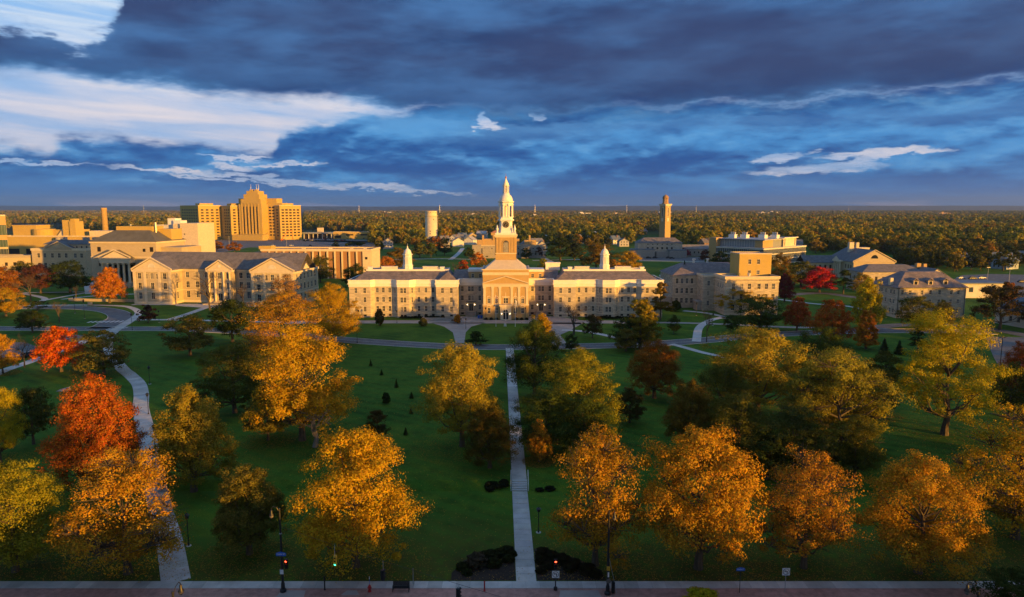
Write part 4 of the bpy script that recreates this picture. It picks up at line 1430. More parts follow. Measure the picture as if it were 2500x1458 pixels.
# --- white modern block
B = thing("white_block", "white windowless modern block with low yellow wing in front of the hospital", "building", (-270, 520, .8), R(-8))
block(B, rect(0, 17, 0, 20), 0, 27, "off_white", {0: [(2 + 2.2 * i, 16.5, 1.8, 2.4, "far") for i in range(7)], 3: []}, coping="off_white")
MB().box(17.02, 24, -4, 14, 0, 28).box(24.02, 38, -6, 16, 0, 28.6).build("stair_tower", "cream_trim", B)
MB().box(6, 12, 6, 14, 26.8, 32).box(12.1, 18, 4, 12, 26.8, 30.4).build("roof_house", "white_paint", B)
block(B, rect(10, 40, -18, -6.1), 0, 12.4, "yellow_brick", {0: [(2 + 3.1 * i, 7.5, 2.2, 1.6, "far") for i in range(9)]}, cap="pale_roof", coping="white_paint")
for x, z in ((27, 9), (27, 20)):
    MB().box(x, x + .7, -6.1, -6.01, z, z + 1.0).build("window", "far_glass", B)

# --- hospital
B = thing("hospital_tower", "huge golden brick hospital with stepped centre tower and angled wings on the left skyline", "hospital")
ROT = R(-45)
FL = [4.4 + 3.6 * i for i in range(10)]
for (cx, Lf, Lr, nf, nr, h) in ((-395.5, 62, 28, 7, 4, 43.0), (-355, 46, 22, 3, 3, 42.6), (-293, 58, 29, 6, 5, 43.0)):
    # the nearest corner stands at (cx, 868); local x runs along the shaded face up to it
    W_ = put("wing", None, B, (cx - Lf * math.cos(ROT), 868 - Lf * math.sin(ROT), .8), ROT)
    mb = MB()
    po = rect(0, Lf, 0, Lr)
    for i in range(4):
        ops = []
        if i == 0:
            u0 = 4 if nf > 3 else Lf * .55
            ops = [(u0 + (Lf - u0 - 3) * (q + .5) / nf, z, 5.0 if nf > 3 else 4.0, 1.9, "far") for q in range(nf) for z in FL]
        if i == 1:
            ops = [(1.5 + (Lr - 3) * (q + .5) / nr, z, 3.5, 1.9, "far") for q in range(nr) for z in FL]
        wall_run(mb, W_, po[i], po[(i + 1) % 4], 0, h, ops, depth=.3)
    mb.build("wall", "yellow_brick", W_)
    MB().prism(offset_poly(po, .25), h, h + .7).build("coping", "cream_trim", W_)
    MB().box(Lf - 22, Lf - 8, 5, Lr - 6, h + .71, h + 3.2).build("roof_house", "yellow_brick", W_)
T = put("tower", None, B, (-346, 872, .8), R(-12))
m_ = MB()
m_.box(0, 32, 0, 26, 0, 45).box(-22, 52, 14, 30, 0, 46.4).box(2, 30, 2, 24, 45.01, 51.5).box(-10, 44, 15.5, 29, 46.41, 52.4).box(5, 27, 4, 22, 51.51, 57.4).box(8, 24, 6, 20, 57.41, 61.6).box(11, 15, 8, 12, 61.61, 63.6).box(18, 22, 8, 12, 61.61, 63.6)
m_.build("stepped_tower", "yellow_brick", T)
g = MB()
for i in range(5):
    g.box(6.2 + 4.6 * i, 7.6 + 4.6 * i, -.05, -.01, 8, 42)
g.build("window_strip", "far_glass", T)
g = MB()
for i in range(6):
    g.box(4.2 + 4.6 * i - .6, 4.2 + 4.6 * i + .6, -.5, -.01, 4, 46)
g.build("buttress", "yellow_brick", T)
g = MB()
for q in range(10):
    z = 5 + 3.9 * q
    for x in range(4):
        g.box(33.5 + 4.5 * x, 36.5 + 4.5 * x, 13.93, 13.99, z, z + 1.8)
        g.box(-20 + 4.5 * x, -17 + 4.5 * x, 13.93, 13.99, z, z + 1.8)
g.build("window_rows", "far_glass", T, kind="stuff")
for x in (12, 20, 23):
    MB().tube((x, 10, 63.4), (x, 10, 70), .16, .08, 6).build("mast", "steel", T)
MB().box(-2, 40, -14, -.02, 0, 7.0).build("entrance_block", "yellow_brick", T)

# --- long brown brick building with pale piers
B = thing("pier_building", "long flat roofed brown brick building with pale vertical piers behind the pedimented hall", "building", (-141.5, 386, .8), R(-2))
po = rect(0, 62, 0, 22)
block(B, po, 0, 16.0, "brown_brick", {}, cap="grey_roof", coping="cream_trim", ch=1.3, cd=.5)
for i in range(13):
    x = 4.4 + 4.15 * i
    MB().box(x - .42, x + .42, -.55, -.01, 0, 15.4).build("pier", "cream_trim", B)
    MB().box(x - 1.35, x - .45, -.06, -.01, .5, 15.0).build("shadow_slot", "window_glass", B)  # dark glass slot left of each pier doubles as its shadow
MB().box(57.6, 62.3, -.7, .0, 0, 15.4).build("corner_block", "cream_trim", B)
MB().box(59, 60.4, -.76, -.71, 11, 12.4).build("window", "window_glass", B)
MB().box(62.02, 62.5, .5, 21, 0, 15.4).build("end_block", "cream_trim", B)
MB().box(-2, 5, 1.2, 8, 15.9, 18.3).box(1, 2.2, 1.1, 1.19, 17.0, 17.8, 0).build("roof_house", "yellow_brick", B)
block(B, rect(-8.5, -.02, 2, 20), 0, 13.6, "tan_brick", {}, coping="cream_trim", ch=1.0)
for x, y in ((20, 9), (34, 14), (48, 8), (54, 16)):
    MB().box(x, x + 1.8, y, y + 1.4, 15.7, 16.6).build("roof_vent", "off_white", B)
B = thing("low_annex", "low tan flat roofed annex between the white block and the pier building", "building", (-208, 398, .8), R(-4))
block(B, rect(0, 42, 0, 14), 0, 10.6, "tan_brick", {0: [(4 + 5 * i, 6, 3, 2, "far") for i in range(8)]}, coping="cream_trim")
MB().box(10, 16, 2, 9, 10.4, 15.0).build("roof_house", "tan_brick", B)

# --- station building beyond the car park
B = thing("low_station", "long low modern building with yellow fascia and dark canopy right of the hospital", "building", (-275, 902, .8))
block(B, rect(40, 92, 0, 14), 0, 9.0, "yellow_brick", {0: [(6 + 0, 1, 8, 3.4, "far"), (21, 4.4, 10, 1.8, "far"), (40, 4.4, 9, 1.8, "far")]}, coping="cream_trim")
MB().box(0, 40, -3, 10, 6.6, 8.6).build("canopy", "grey_metal", B)
for i in range(7):
    MB().box(1 + 6 * i, 1.9 + 6 * i, -1, 0, 0, 6.59).build("canopy_post", "off_white", B)
MB().box(0, 39.9, 8, 9.9, 0, 6.58).build("back_wall", "door_dark", B)
MB().box(18, 25, 3, 9, 8.61, 14.4).build("roof_house", "cream_trim", B)
B = thing("boom_lift", "orange boom lift standing in front of the hospital's right wing", "crane", (-283, 842, .8))
MB().box(-1.6, 1.6, -1, 1, .6, 2.2).build("body", "crane_orange", B)
MB().tube((0, 0, 2), (7, 0, 12), .4, .35, 6).tube((7, 0, 12), (13, 0, 13.2), .35, .3, 6).tube((13, 0, 13.2), (13.2, 0, 4), .3, .25, 6).build("boom", "crane_orange", B)
MB().box(12.6, 14, -.6, .6, 2.8, 4).build("basket", "crane_orange", B)
for x in (-1.1, 1.1):
    MB().tube((x, -1.1, .55), (x, 1.1, .55), .55, n=10).build("wheel", "tyre", B)

# --- round white water tower
B = thing("water_tower", "round white water tower standing alone before the wooded plain", "water tower", (-97, 826, .8))
MB().lathe(0, 0, [(7.6, 0), (7.6, 5.0), (7.2, 5.4), (7.2, 30.4)], 36).build("shaft", "tank_paint", B, True)
MB().lathe(0, 0, [(7.5, 30.4), (7.7, 30.5), (7.7, 31.2), (7.3, 31.3)], 36).build("ledge", "cream_trim", B)
MB().lathe(0, 0, [(7.0, 31.25), (7.0, 36.6), (6.6, 36.7), (6.5, 36.3), (0.2, 36.4)], 36).build("tank_top", "tank_paint", B)
for i in range(14):
    t = 2 * math.pi * i / 14
    MB().box(-.3, .3, -7.06, -6.9, 34.3, 35.1).build("port", "far_glass", B, rz=t)
for z in (9, 26, 12):
    MB().box(-.4, .4, -7.26, -7.1, z, z + 1.4).build("window", "far_glass", B, rz=.5 if z == 26 else -.1)

# --- stone armoury-like building behind the steeple
B = thing("fortress_building", "grey stone fortress-like building with golden upper blocks just behind the steeple", "building", (-31, 546, .8))
ops = {0: [(3 + 3.0 * i, 7.4, .8, .9, "far") for i in range(18)] + [(4 + 4.6 * i, 2.6, 1.0, 2.0, "far") for i in range(12)]}
block(B, rect(0, 58, 0, 16), 0, 10.2, "grey_stone", ops, coping="cream_trim", ch=.5)
block(B, rect(7.5, 14, -1.2, 0), 0, 8.0, "grey_stone", {}, name="buttress")
MB().box(-.6, 6.5, -2, -.02, 0, 10.8).box(38, 45, -2, -.02, 0, 10.8).build("turret", "grey_stone", B)
MB().box(6.5, 37, 6, 15.5, 10, 15.2).box(3, 8, 5, 12, 10, 14.4).box(41, 50.5, 5, 13, 10, 14.2).build("upper_block", "tan_brick", B)
MB().box(14, 28, 8, 15, 15.21, 20.0).build("lantern_block", "tan_brick", B)
MB().frustum((13.6, 28.4, 7.6, 15.4, 20.01), (17, 25, 10, 13, 21.8)).build("roof", "terracotta", B)
for x in (15.6, 18.2, 7, 44.5):
    MB().box(x, x + 1.4, 5.2, 6.6, 14.3, 18.2).build("chimney", "tan_brick", B)

# --- campanile and pump house
B = thing("campanile", "tall square stone campanile with small dome, half shaded, right of the steeple", "tower", (129.6, 582, .8), R(-55))
MB().frustum((-3.6, 3.6, -3.6, 3.6, 0), (-3.05, 3.05, -3.05, 3.05, 41.6)).build("shaft", "tan_brick", B)
MB().box(-3.5, 3.5, -3.5, 3.5, 41.61, 42.6).box(-3.9, 3.9, -3.9, 3.9, 42.61, 43.3).build("cornice", "cream_trim", B)
for rz in (0, math.pi / 2, math.pi, -math.pi / 2):
    w = put("belfry_opening", MB().box(-.5, .5, -3.2, -3.09, 33, 40).mesh("belfry_opening", "door_dark"), B, rz=rz)
    MB().box(-1.0, -.55, -3.3, -3.05, 32.6, 40.4).box(.55, 1.0, -3.3, -3.05, 32.6, 40.4).box(-1, 1, -3.3, -3.05, 40.41, 41).box(-1, 1, -3.35, -3.05, 28.6, 31.6).build("opening_frame", "cream_trim", w)
MB().lathe(0, 0, [(3.1, 43.3), (3.1, 44), (2.6, 44.1), (2.5, 47.8), (2.95, 48), (2.95, 48.5), (2.5, 48.6)], 8, rot=math.pi / 8).build("lantern", "lantern_stone", B)
MB().lathe(0, 0, [(2.6, 48.5), (2.4, 49.4), (1.6, 50.3), (.5, 50.7), (.1, 51.4)], 12).build("dome", "lantern_stone", B, True)
B = thing("pump_house", "grey stone building with arched windows and hipped roof at the campanile's foot", "building", (102.5, 556, .8))
ops = {0: [(8 + 3.9 * i, 6.6, 1.5, 1.7, "far") for i in range(6)] + [(8 + 3.9 * i, 10.2, .9, .8, "far") for i in range(6)], 1: [(4, 6, 1.1, 1.8, "far"), (8, 6, 1.1, 1.8, "far")]}
block(B, rect(0, 36, 0, 15), 0, 11.6, "rubble_stone", ops, cap=None)
MB().frustum((-.6, 36.6, -.6, 15.6, 11.6), (6, 31, 6, 9, 15.8)).build("hipped_roof", "slate_grey", B)
MB().box(-7, 12, -9, -.02, 0, 6.8).box(24, 38, -7, -.02, 0, 6.0).box(14, 23.9, -5, -.02, 0, 4.6).build("annex", "grey_stone", B)
MB().box(-7.3, 12.3, -9.3, -.03, 6.81, 7.2).box(23.8, 38.3, -7.3, -.03, 6.01, 6.4).build("annex_roof", "blue_roof", B)
B = thing("long_shed", "long low grey gabled shed right of the campanile", "building", (141, 566, .8))
block(B, rect(0, 24, 0, 10), 0, 6.2, "grey_stone", {0: grid_ops(24, 6, [2.6], 1.0, 1.6, "far")}, cap=None)
gable_roof(0, 24, 0, 10, 6.2, 9.4).build("gable_roof", "grey_roof", B)

# --- modern laboratory
B = thing("modern_lab", "modern glass and metal laboratory with white rooftop units behind the right stone hall", "building", (147.6, 502.5, .8), R(-49))
Lx, Dy = 40.0, 62.0
MB().box(0, Lx, 0, Dy, 0, 11.2).build("glazed_wall", "blue_glass", B)
fr = MB()
for z in (0.2, 3.6, 7.2, 11.0):
    fr.box(-.25, Lx + .25, -.3, -.01, z, z + .55)
    fr.box(Lx + .01, Lx + .3, -.3, Dy, z, z + .55)
fr.build("floor_band", "off_white", B)
fr = MB()
for i in range(26):
    fr.box(1.5 * i + .7, 1.5 * i + .82, -.2, -.02, .76, 10.99)
for i in range(41):
    fr.box(Lx + .02, Lx + .22, 1.5 * i + .7, 1.5 * i + .85, .76, 10.99)
fr.build("mullion", "off_white", B)
MB().box(-.4, Lx + .4, -.5, Dy + .2, 11.56, 12.1).build("terrace_roof", "pale_roof", B)
MB().box(3, Lx - 3, 5, 30, 12.11, 17.4).build("upper_storey", "grey_metal", B)
g = MB()
for i in range(16):
    g.box(4.4 + 2.0 * i, 4.5 + 2.0 * i, 4.85, 4.99, 12.3, 17.3)
g.build("cladding_joint", "off_white", B)
MB().box(1.5, Lx - 1, 3, 31, 17.41, 18.0).build("upper_roof", "pale_roof", B)
MB().box(-3, 2.9, -.6, 8, 0, 18.4).build("end_wall", "tan_brick", B)
MB().box(Lx - 9, Lx - 2.99, 4.2, 18, 12.1, 17.0).build("brick_bay", "tan_brick", B)
block(B, rect(Lx - 16, Lx - 2, 31.2, 50), 12.1, 18.4, "cream_trim", {1: [(2, 12.6, 1, 5, "far"), (17, 12.6, 1, 5, "far")]}, coping="white_paint", name="penthouse", cd=1.2)
for i, (x, y) in enumerate(((9, 12), (16, 16), (27, 22), (33, 28))):
    u = put("rooftop_unit", MB().box(-2.5, 2.5, -2.2, 2.2, 0, 2.6).mesh("rooftop_unit", "white_paint"), B, (x, y, 18.0))
    g = MB()
    for q in (-1.5, 0, 1.5):
        g.lathe(q, 0, [(.5, 2.6), (.5, 4.0), (.62, 4.1), (.62, 4.4)], 8)
    g.build("fan_stack", "off_white", u)

# --- right stone hall beside the long hall
B = thing("right_stone_hall", "limestone hall with flat front block and tall golden stair tower beside the steeple hall", "hall", (78.8, 250.6, .8), R(2))
rows = [1.9, 5.8, 9.7]
fr0 = rect(0, 20, 0, 12)
block(B, fr0, 0, 13.9, "rubble_stone", {0: [(x, z, 1.15, 2.1, "sash") for x in (3.1, 6.1, 9.0, 12.6, 15.4, 18.0) for z in rows], 3: [(u, z, 1.0, 2.0, "sash") for u in (2.0, 4.4, 6.8, 9.2) for z in rows]}, cap="pale_roof", coping="cream_trim", ch=1.0, cd=.35)
c = MB()
band(c, fr0, 12.3, 12.6, .2)
for i in range(40):
    c.box(.1 + .5 * i, .34 + .5 * i, -.34, -.01, 12.75, 13.1)
c.build("dentil_course", "cream_trim", B)
md = rect(-4.5, 14, 12.02, 20)
block(B, md, 0, 13.4, "rubble_stone", {0: [(2.2, z, 1.0, 2.0, "sash") for z in rows], 3: [(u, z, 1.0, 2.0, "sash") for u in (1.6, 4, 6.4) for z in rows]}, cap="pale_roof", coping="cream_trim", ch=.8)
bk = rect(-14, 18, 20.02, 40)
block(B, bk, 0, 13.0, "rubble_stone", {0: [(x, z, 1.1, 2.1, "sash") for x in (1.6, 3.6, 5.6, 7.6, 8.9) for z in rows if x < 8.5], 3: grid_ops(20, 5, rows, 1.1, 2.0, "sash")}, cap=None)
MB().frustum((-14.6, 18.6, 19.4, 40.6, 13.0), (-7, 12, 28, 33, 17.2)).build("hipped_roof", "slate_mixed", B)
block(B, rect(8.2, 20.6, 9, 19), 13.5, 22.2, "yellow_brick", {0: [(4.0, 18.3, 1.1, 1.8, "sash"), (7.4, 18.3, 1.1, 1.8, "sash"), (4.0, 14.4, 1.1, 1.5, "sash"), (7.4, 14.4, 1.1, 1.5, "sash")]}, cap="pale_roof", coping="cream_trim", name="stair_tower", ch=.4, cd=.12)
MB().box(-6.6, -4.52, 13, 17, 0, 3.2).box(-7, -4.52, 12.6, 17.4, 3.21, 3.6).build("side_porch", "grey_stone", B)
for x, y in ((-3, 30), (3, 31), (11, 6)):
    MB().lathe(x, y, [(.45, 13.3 if y < 10 else 17), (.45, 14.6 if y < 10 else 18.4), (.7, 14.7 if y < 10 else 18.5), (.7, 15.0 if y < 10 else 18.9)], 8).build("roof_vent", "off_white", B)
MB().box(-22, -14.2, 21, 22.0, 0, 4.4).build("screen_wall", "grey_stone", B)
B = thing("glass_annex", "small pale blue flat roofed annex between the long hall and the right stone hall", "building", (66, 292, .8))
block(B, rect(0, 9, 0, 12), 0, 9.6, "grey_metal", {0: grid_ops(9, 3, [5.6], 1.6, 1.6, "far")}, coping="off_white")
MB().box(-3, 12, -8, -.02, 0, 6.0).build("lower_block", "grey_metal", B)

# --- dormitory with dormers
B = thing("dormer_hall", "grey limestone three storey hall with three roof dormers at right behind yellow trees", "hall", (138.8, 244.0, .8), R(3))
po = rect(0, 25.6, 0, 16)
xs = (1.9, 4.7, 9.1, 12.3, 15.7, 20.1, 22.8)
block(B, po, 0, 11.0, "rubble_stone", {0: [(x, z, .95, 1.6, "sash") for x in xs for z in (1.7, 5.1, 8.5)], 3: [(u, z, .95, 1.6, "sash") for u in (2, 5, 6.4, 9, 12, 14) for z in (1.7, 5.1, 8.5)]}, cap=None)
MB().frustum((-.7, 26.3, -.7, 16.7, 11.0), (6.5, 19.5, 6.5, 9.5, 16.2)).build("hipped_roof", "slate_mixed", B)
MB().box(-.8, 26.4, -.85, -.71, 10.85, 11.1).build("gutter", "dark_metal", B)
for x in (7.1, 12.6, 18.2):
    d_ = put("dormer", MB().box(-.85, .85, 0, 4, 0, 1.5).mesh("dormer", "cream_trim"), B, (x, .75, 11.9))
    gable_roof(-1.0, 1.0, 0, 3.6, 1.45, 2.2, "y", .15).build("dormer_roof", "slate_mixed", d_)
    MB().box(-.55, .55, -.04, -.01, .2, 1.35).build("pane", "window_glass", d_)
for x in (.35, 25.2):
    MB().tube((x, -.1, 0), (x, -.1, 10.8), .08, n=6).build("downpipe", "dark_metal", B)
MB().box(-.4, .7, 4, 5.2, 11.5, 14.2).build("chimney", "cream_trim", B)
MB().box(14.0, 17.4, -1.6, -.02, 2.9, 3.2).box(14.2, 17.2, -1.4, -.02, 3.21, 3.5).build("door_hood", "grey_roof", B)
B = thing("rear_gable_hall", "low stone hall with grey roofs and one golden gable behind the dormer hall", "hall", (166, 322, .8))
block(B, rect(0, 30, 0, 15), 0, 9.4, "rubble_stone", {0: grid_ops(30, 8, [5.4], 1.2, 1.9, "far"), 3: grid_ops(15, 3, [5.4], 1.2, 1.9, "far")}, cap=None)
MB().frustum((-.5, 30.5, -.5, 15.5, 9.4), (6, 24, 6, 9, 12.6)).build("hipped_roof", "slate_grey", B)
block(B, rect(26, 37, -6, 14.9), 0, 7.8, "rubble_stone", {}, cap=None, name="gable_wing")
gable_roof(26, 37, -6, 14.8, 7.8, 11.4, "y", .35).build("gable_roof", "slate_grey", B)
g = MB()
tri_wall(g, (26, -6.02), (37, -6.02), 7.8, 11.35)
g.build("gable_wall", "cream_trim", B)
MB().box(29, 31, 6, 8, 11, 13.2).box(33.5, 35, 8, 9.2, 10, 12.8).build("chimney", "tan_brick", B)
B = thing("right_pediment_hall", "pale stone hall with broad golden pediment and columned side at the right", "hall", (190.5, 380, .8))
po = rect(0, 23, 0, 32)
block(B, po, 0, 9.8, "pale_stone", {3: [(u, z, 1.4, 2.2, "far") for u in (3, 6, 9, 23, 26, 29) for z in (1.8, 5.8)]}, cap=None)
gable_roof(0, 23, .4, 32, 9.8, 16.2, "y", .5).build("slate_roof", "slate_blue", B)
g = MB()
tri_wall(g, (0, .02), (23, .02), 9.8, 16.1)
raking(g, -.6, 23.6, 0, 9.9, 16.3, .5, .5)
g.build("pediment", "pale_stone", B)
g = MB()
half_disc(g, 11.5, -.02, 11.7, 2.0)
g.build("lunette", "window_glass", B)
for i in range(4):
    MB().lathe(-1.6, 12.5 + 2.3 * i, [(.6, 0), (.5, .4), (.42, 8.4), (.6, 9)], 10).build("column", "cream_trim", B)
g = MB().box(-2.4, -.02, 11.4, 20.6, 9.0, 9.8)
g.quad((-2.4, 20.6, 9.81), (-2.4, 11.4, 9.81), (-2.4, 16, 12.2))
g.build("side_portico", "cream_trim", B)
MB().box(7, 9.6, 20, 22.4, 13, 19.8).box(12, 13.6, 22, 23.4, 15, 19.6).build("chimney", "cream_trim", B)
MB().box(13.5, 22, 26, 31, 9, 16.4).build("rear_block", "cream_trim", B)
B = thing("side_wing", "low blue roofed wing left of the right pediment hall", "building", (172, 400, .8))
block(B, rect(0, 18, 0, 12), 0, 8.0, "pale_stone", {0: grid_ops(18, 5, [4.6], 1.2, 2.0, "far")}, cap=None)
gable_roof(0, 18, 0, 12, 8, 11.6).build("slate_roof", "slate_blue", B)

# --- flat white office and house at the right edge
B = thing("flat_office", "single storey white flat roofed building beside the right car park", "building", (196.5, 300, .8))
block(B, rect(0, 21, 0, 11), 0, 6.2, "off_white", {0: [(6.6, 2.6, 1.9, 2.2, "cur"), (13.8, 2.6, 5.4, 2.2, "cur")]}, cap=None)
MB().box(-.8, 21.8, -.9, 11.8, 6.2, 6.8).build("flat_roof", "blue_roof", B)
B = thing("grey_house", "house with broad blue grey roof and white gable at the right edge", "house", (169.5, 222, .8), R(10))
block(B, rect(0, 14, 0, 12), 0, 5.2, "white_paint", {0: grid_ops(14, 4, [1.6], 1.1, 1.7, "sash"), 3: grid_ops(12, 3, [1.6], 1.1, 1.7, "sash")}, cap=None)
MB().frustum((-.8, 14.8, -.8, 12.8, 5.2), (4, 10, 5, 7, 9.6)).build("roof", "blue_roof", B)

# --- low stone wall along the left lawn
B = thing("garden_wall", "low pale stone wall across the left lawn", "wall", (-190, 290, .8), R(-7))
w = MB()
for i in range(12):
    w.box(i * 2.6, i * 2.6 + 2.55, 0, .5, 0, 1.0)
w.box(-.1, 31.3, -.06, .56, 1.001, 1.16)
w.build("wall", "pale_stone", B)
b_ = MB().box(-.9, .9, -.2, .2, .25, 1.35).box(-1.05, 1.05, -.3, .3, 0, .24).build("stone_sign", "pale_stone", None, loc=(-172.5, 276.5, .8))
b_["label"], b_["category"] = "small pale stone block sign on the left lawn", "sign"


# --- houses of the neighbourhood behind
def house(x, y, w, d, h, roof, rz, colour, label, roofmat="grey_roof", cat="house"):
    B = thing("house", label, cat, (x, y, .8), rz, "houses among the trees")
    mb = MB()
    po = rect(-w / 2, w / 2, -d / 2, d / 2)
    n = max(2, int(w / 3))
    m2 = max(2, int(d / 4))
    zs_ = [1.2] if h < 4.5 else [1.2, 4.2]
    for i in range(4):
        L = L_of(po, i)
        wall_run(mb, B, po[i], po[(i + 1) % 4], 0, h, grid_ops(L, n if i % 2 == 0 else m2, zs_, 1.1, 1.5, "far", .6) if i in (0, 1, 3) else [])
    tri_wall(mb, po[0], po[1], h, roof)
    tri_wall(mb, po[2], po[3], h, roof)
    o = mb.build("wall", "wall_paint", B)
    o.color = (*[c * 2 for c in colour], 1)
    gable_roof(-w / 2, w / 2, -d / 2, d / 2, h + .02, roof + .05, "y", .5).build("roof", roofmat, B)
    MB().box(w * .18, w * .18 + .8, d * .1, d * .1 + .8, h, roof + 1.0).build("chimney", "red_brick", B)
    return B


WHT, GRY, BLU, TAN_, BRN = (.62, .62, .62), (.4, .4, .42), (.33, .39, .46), (.46, .38, .28), (.24, .15, .11)
random.seed(21)
MORE = []
for _i in range(46):
    MORE.append((random.uniform(1080, 2480), random.uniform(640, 1500), random.choice((WHT, GRY, TAN_, WHT))))
HS = [(1300, 586, 620, WHT, "white gabled house right of the steeple"), (1322, 588, 640, GRY, "grey gabled house behind the dark round trees right of the steeple"), (1283, 592, 655, BRN, "dark brick house just right of the steeple's shaft"),
      (1085, 586, 780, GRY, "grey house right of the water tower"), (1110, 587, 800, WHT, "white house between water tower and steeple"), (1018, 583, 860, TAN_, "tan house left of the water tower"),
      (1500, 583, 760, WHT, "white house left of the campanile"), (1520, 588, 720, GRY, "grey house left of the campanile's pump house"), (1567, 560, 1050, BRN, "brown brick church with steep roof left of the campanile"),
      (2212, 606, 560, BLU, "blue grey house at the tree edge behind the right pediment hall"), (2255, 601, 590, WHT, "white house in the trees above the car park"), (2285, 603, 600, WHT, "white low house beside another in the trees above the car park"),
      (2305, 597, 640, TAN_, "tan house among orange trees at right"), (2340, 640, 470, GRY, "dark grey house half hidden by pines at right"), (2450, 625, 450, BLU, "house with blue grey roof at the right edge of the trees"),
      (2478, 645, 505, GRY, "grey gabled house by the right car park"), (2440, 648, 470, BLU, "blue grey house with tan roof by the right car park"), (2390, 600, 620, GRY, "grey house high among the right trees"), (2448, 588, 700, WHT, "white house near the right edge far among trees"),
      (1740, 596, 700, GRY, "grey house left of the modern laboratory"), (1722, 600, 690, BRN, "brown house left of the modern laboratory"), (2110, 578, 820, WHT, "pale house far among the trees right of the laboratory"),
      (2060, 583, 800, WHT, "small white house among yellow trees right of the laboratory"), (1445, 582, 850, WHT, "white house far behind the dark round tree"), (1380, 577, 980, TAN_, "long tan house in the distance right of the steeple"),
      (948, 600, 700, GRY, "grey house behind the golden trees left of the water tower"), (92, 560, 1000, BLU, "blue grey house in the woods at far left")]
for pxx, pyy, Y, colr, lab in HS:
    X = (pxx - 1250) / 1667 * (Y * .9957 + 4.0)
    house(X, Y, random.uniform(8, 11), random.uniform(9, 13), 5.4, random.uniform(8.2, 9.6), random.choice([-.3, .2, .1, 1.3, -1.2]), colr, lab, random.choice(["grey_roof", "blue_roof", "slate_grey"]))

for pxx, Y, colr in MORE:
    X = (pxx - 1250) / 1667 * (Y * .9957 + 4.0)
    if 90 < X < 235 and 440 < Y < 600:
        continue
    rz = random.choice([-.3, .2, .1, 1.3, -1.2])
    w_, d_, h_ = random.uniform(9, 12), random.uniform(10, 14), random.uniform(5, 6.4)
    B = thing("house", "small pale roofed house lost among the far trees", "house", (X, Y, .8), rz, "small houses lost among the far trees")
    mb = MB().box(-w_ / 2, w_ / 2, -d_ / 2, d_ / 2, 0, h_)
    tri_wall(mb, (-w_ / 2, -d_ / 2), (w_ / 2, -d_ / 2), h_, h_ + 3.4)
    o = mb.build("wall", "wall_paint", B)
    o.color = (*[c * 2 for c in colr], 1)
    gable_roof(-w_ / 2, w_ / 2, -d_ / 2, d_ / 2, h_ + .02, h_ + 3.5, "y", .5).build("roof", random.choice(("grey_roof", "pale_roof", "blue_roof")), B)

# far stores and works along the edge of the plain
FAR = [(-190, 2900, 150, 9, "white_paint", "long white warehouse roof far left of the steeple"), (60, 2500, 130, 9, "off_white", "long flat pale store far behind the steeple"), (330, 3600, 190, 12, "white_paint", "white factory on the horizon right of the steeple"),
       (480, 3300, 120, 10, "cream_trim", "cream works on the horizon left of the campanile"), (900, 4200, 160, 16, "white_paint", "white tank works on the horizon right of the campanile"), (1400, 3900, 140, 12, "off_white", "pale factory on the right horizon"),
       (2050, 3300, 120, 14, "tan_brick", "tan brick school on the far right skyline"), (1750, 4700, 170, 12, "white_paint", "white shed row on the far right horizon"), (-1900, 4600, 160, 12, "off_white", "pale works on the far left horizon"), (-900, 4700, 180, 12, "white_paint", "white sheds on the horizon left of the hospital")]
for x, y, w, h, m_, lab in FAR:
    w *= .45
    B = thing("far_works", lab, "building", (x, y, .8), 0, "works on the horizon")
    block(B, rect(0, w, 0, 50), 0, h + 6, m_, {0: [(w * (i + .5) / 8, h * .4, w / 14, 3, "far") for i in range(8)]}, cap="pale_roof")
    MB().box(w * .3, w * .5, 10, 30, h + 5.8, h + 11).build("roof_house", m_, B)
TW = [(-2300, 4300, "mast on the far left horizon"), (-2050, 4300, "tall mast left of the brick chimney on the horizon"), (-1000, 4500, "mast on the horizon left of the hospital"), (-420, 4000, "thin mast on the horizon left of the water tower"), (130, 3900, "mast on the horizon just right of the steeple"), (700, 4200, "thin mast on the horizon left of the campanile"), (1150, 4300, "mast on the horizon right of the campanile"), (2200, 4500, "mast on the far right horizon")]
for x, y, lab in TW:
    B = thing("radio_mast", "thin " + lab if "thin" not in lab else lab, "mast", (x, y, 0), 0, "masts on the horizon")
    MB().tube((0, 0, 0), (0, 0, 62), 1.3, .8, 5).build("pole", "steel", B)

# distant hills
def hills(name, y, base_h, seed, x0=-26000, x1=26000):
    rs = np.random.RandomState(seed)
    n, k_ = 140, 9
    xs = np.linspace(x0, x1, n)
    ph, fr_, am = rs.rand(8) * 6.28, rs.uniform(.3, 3.2, 8), rs.rand(8)
    prof = sum(a * np.sin(xs / 26000 * f * 3 + p) for a, f, p in zip(am, fr_, ph)) / am.sum()
    prof = base_h * (1 + .45 * prof)
    v, f = [], []
    for j in range(k_):
        t = j / (k_ - 1)
        s = math.sin(t * math.pi / 2)
        for i in range(n):
            v.append((xs[i], y + t * 3500, max(prof[i] * s + 6 * math.sin(i * .9 + j * 1.7) * t, -2) - 2 * (1 - t)))
    for j in range(k_ - 1):
        for i in range(n - 1):
            f.append([j * n + i, j * n + i + 1, (j + 1) * n + i + 1, (j + 1) * n + i])
    MB().add(v, f).build(name, "hill_wood", None, True, kind="structure")


hills("hills", 13500, 110, 3)


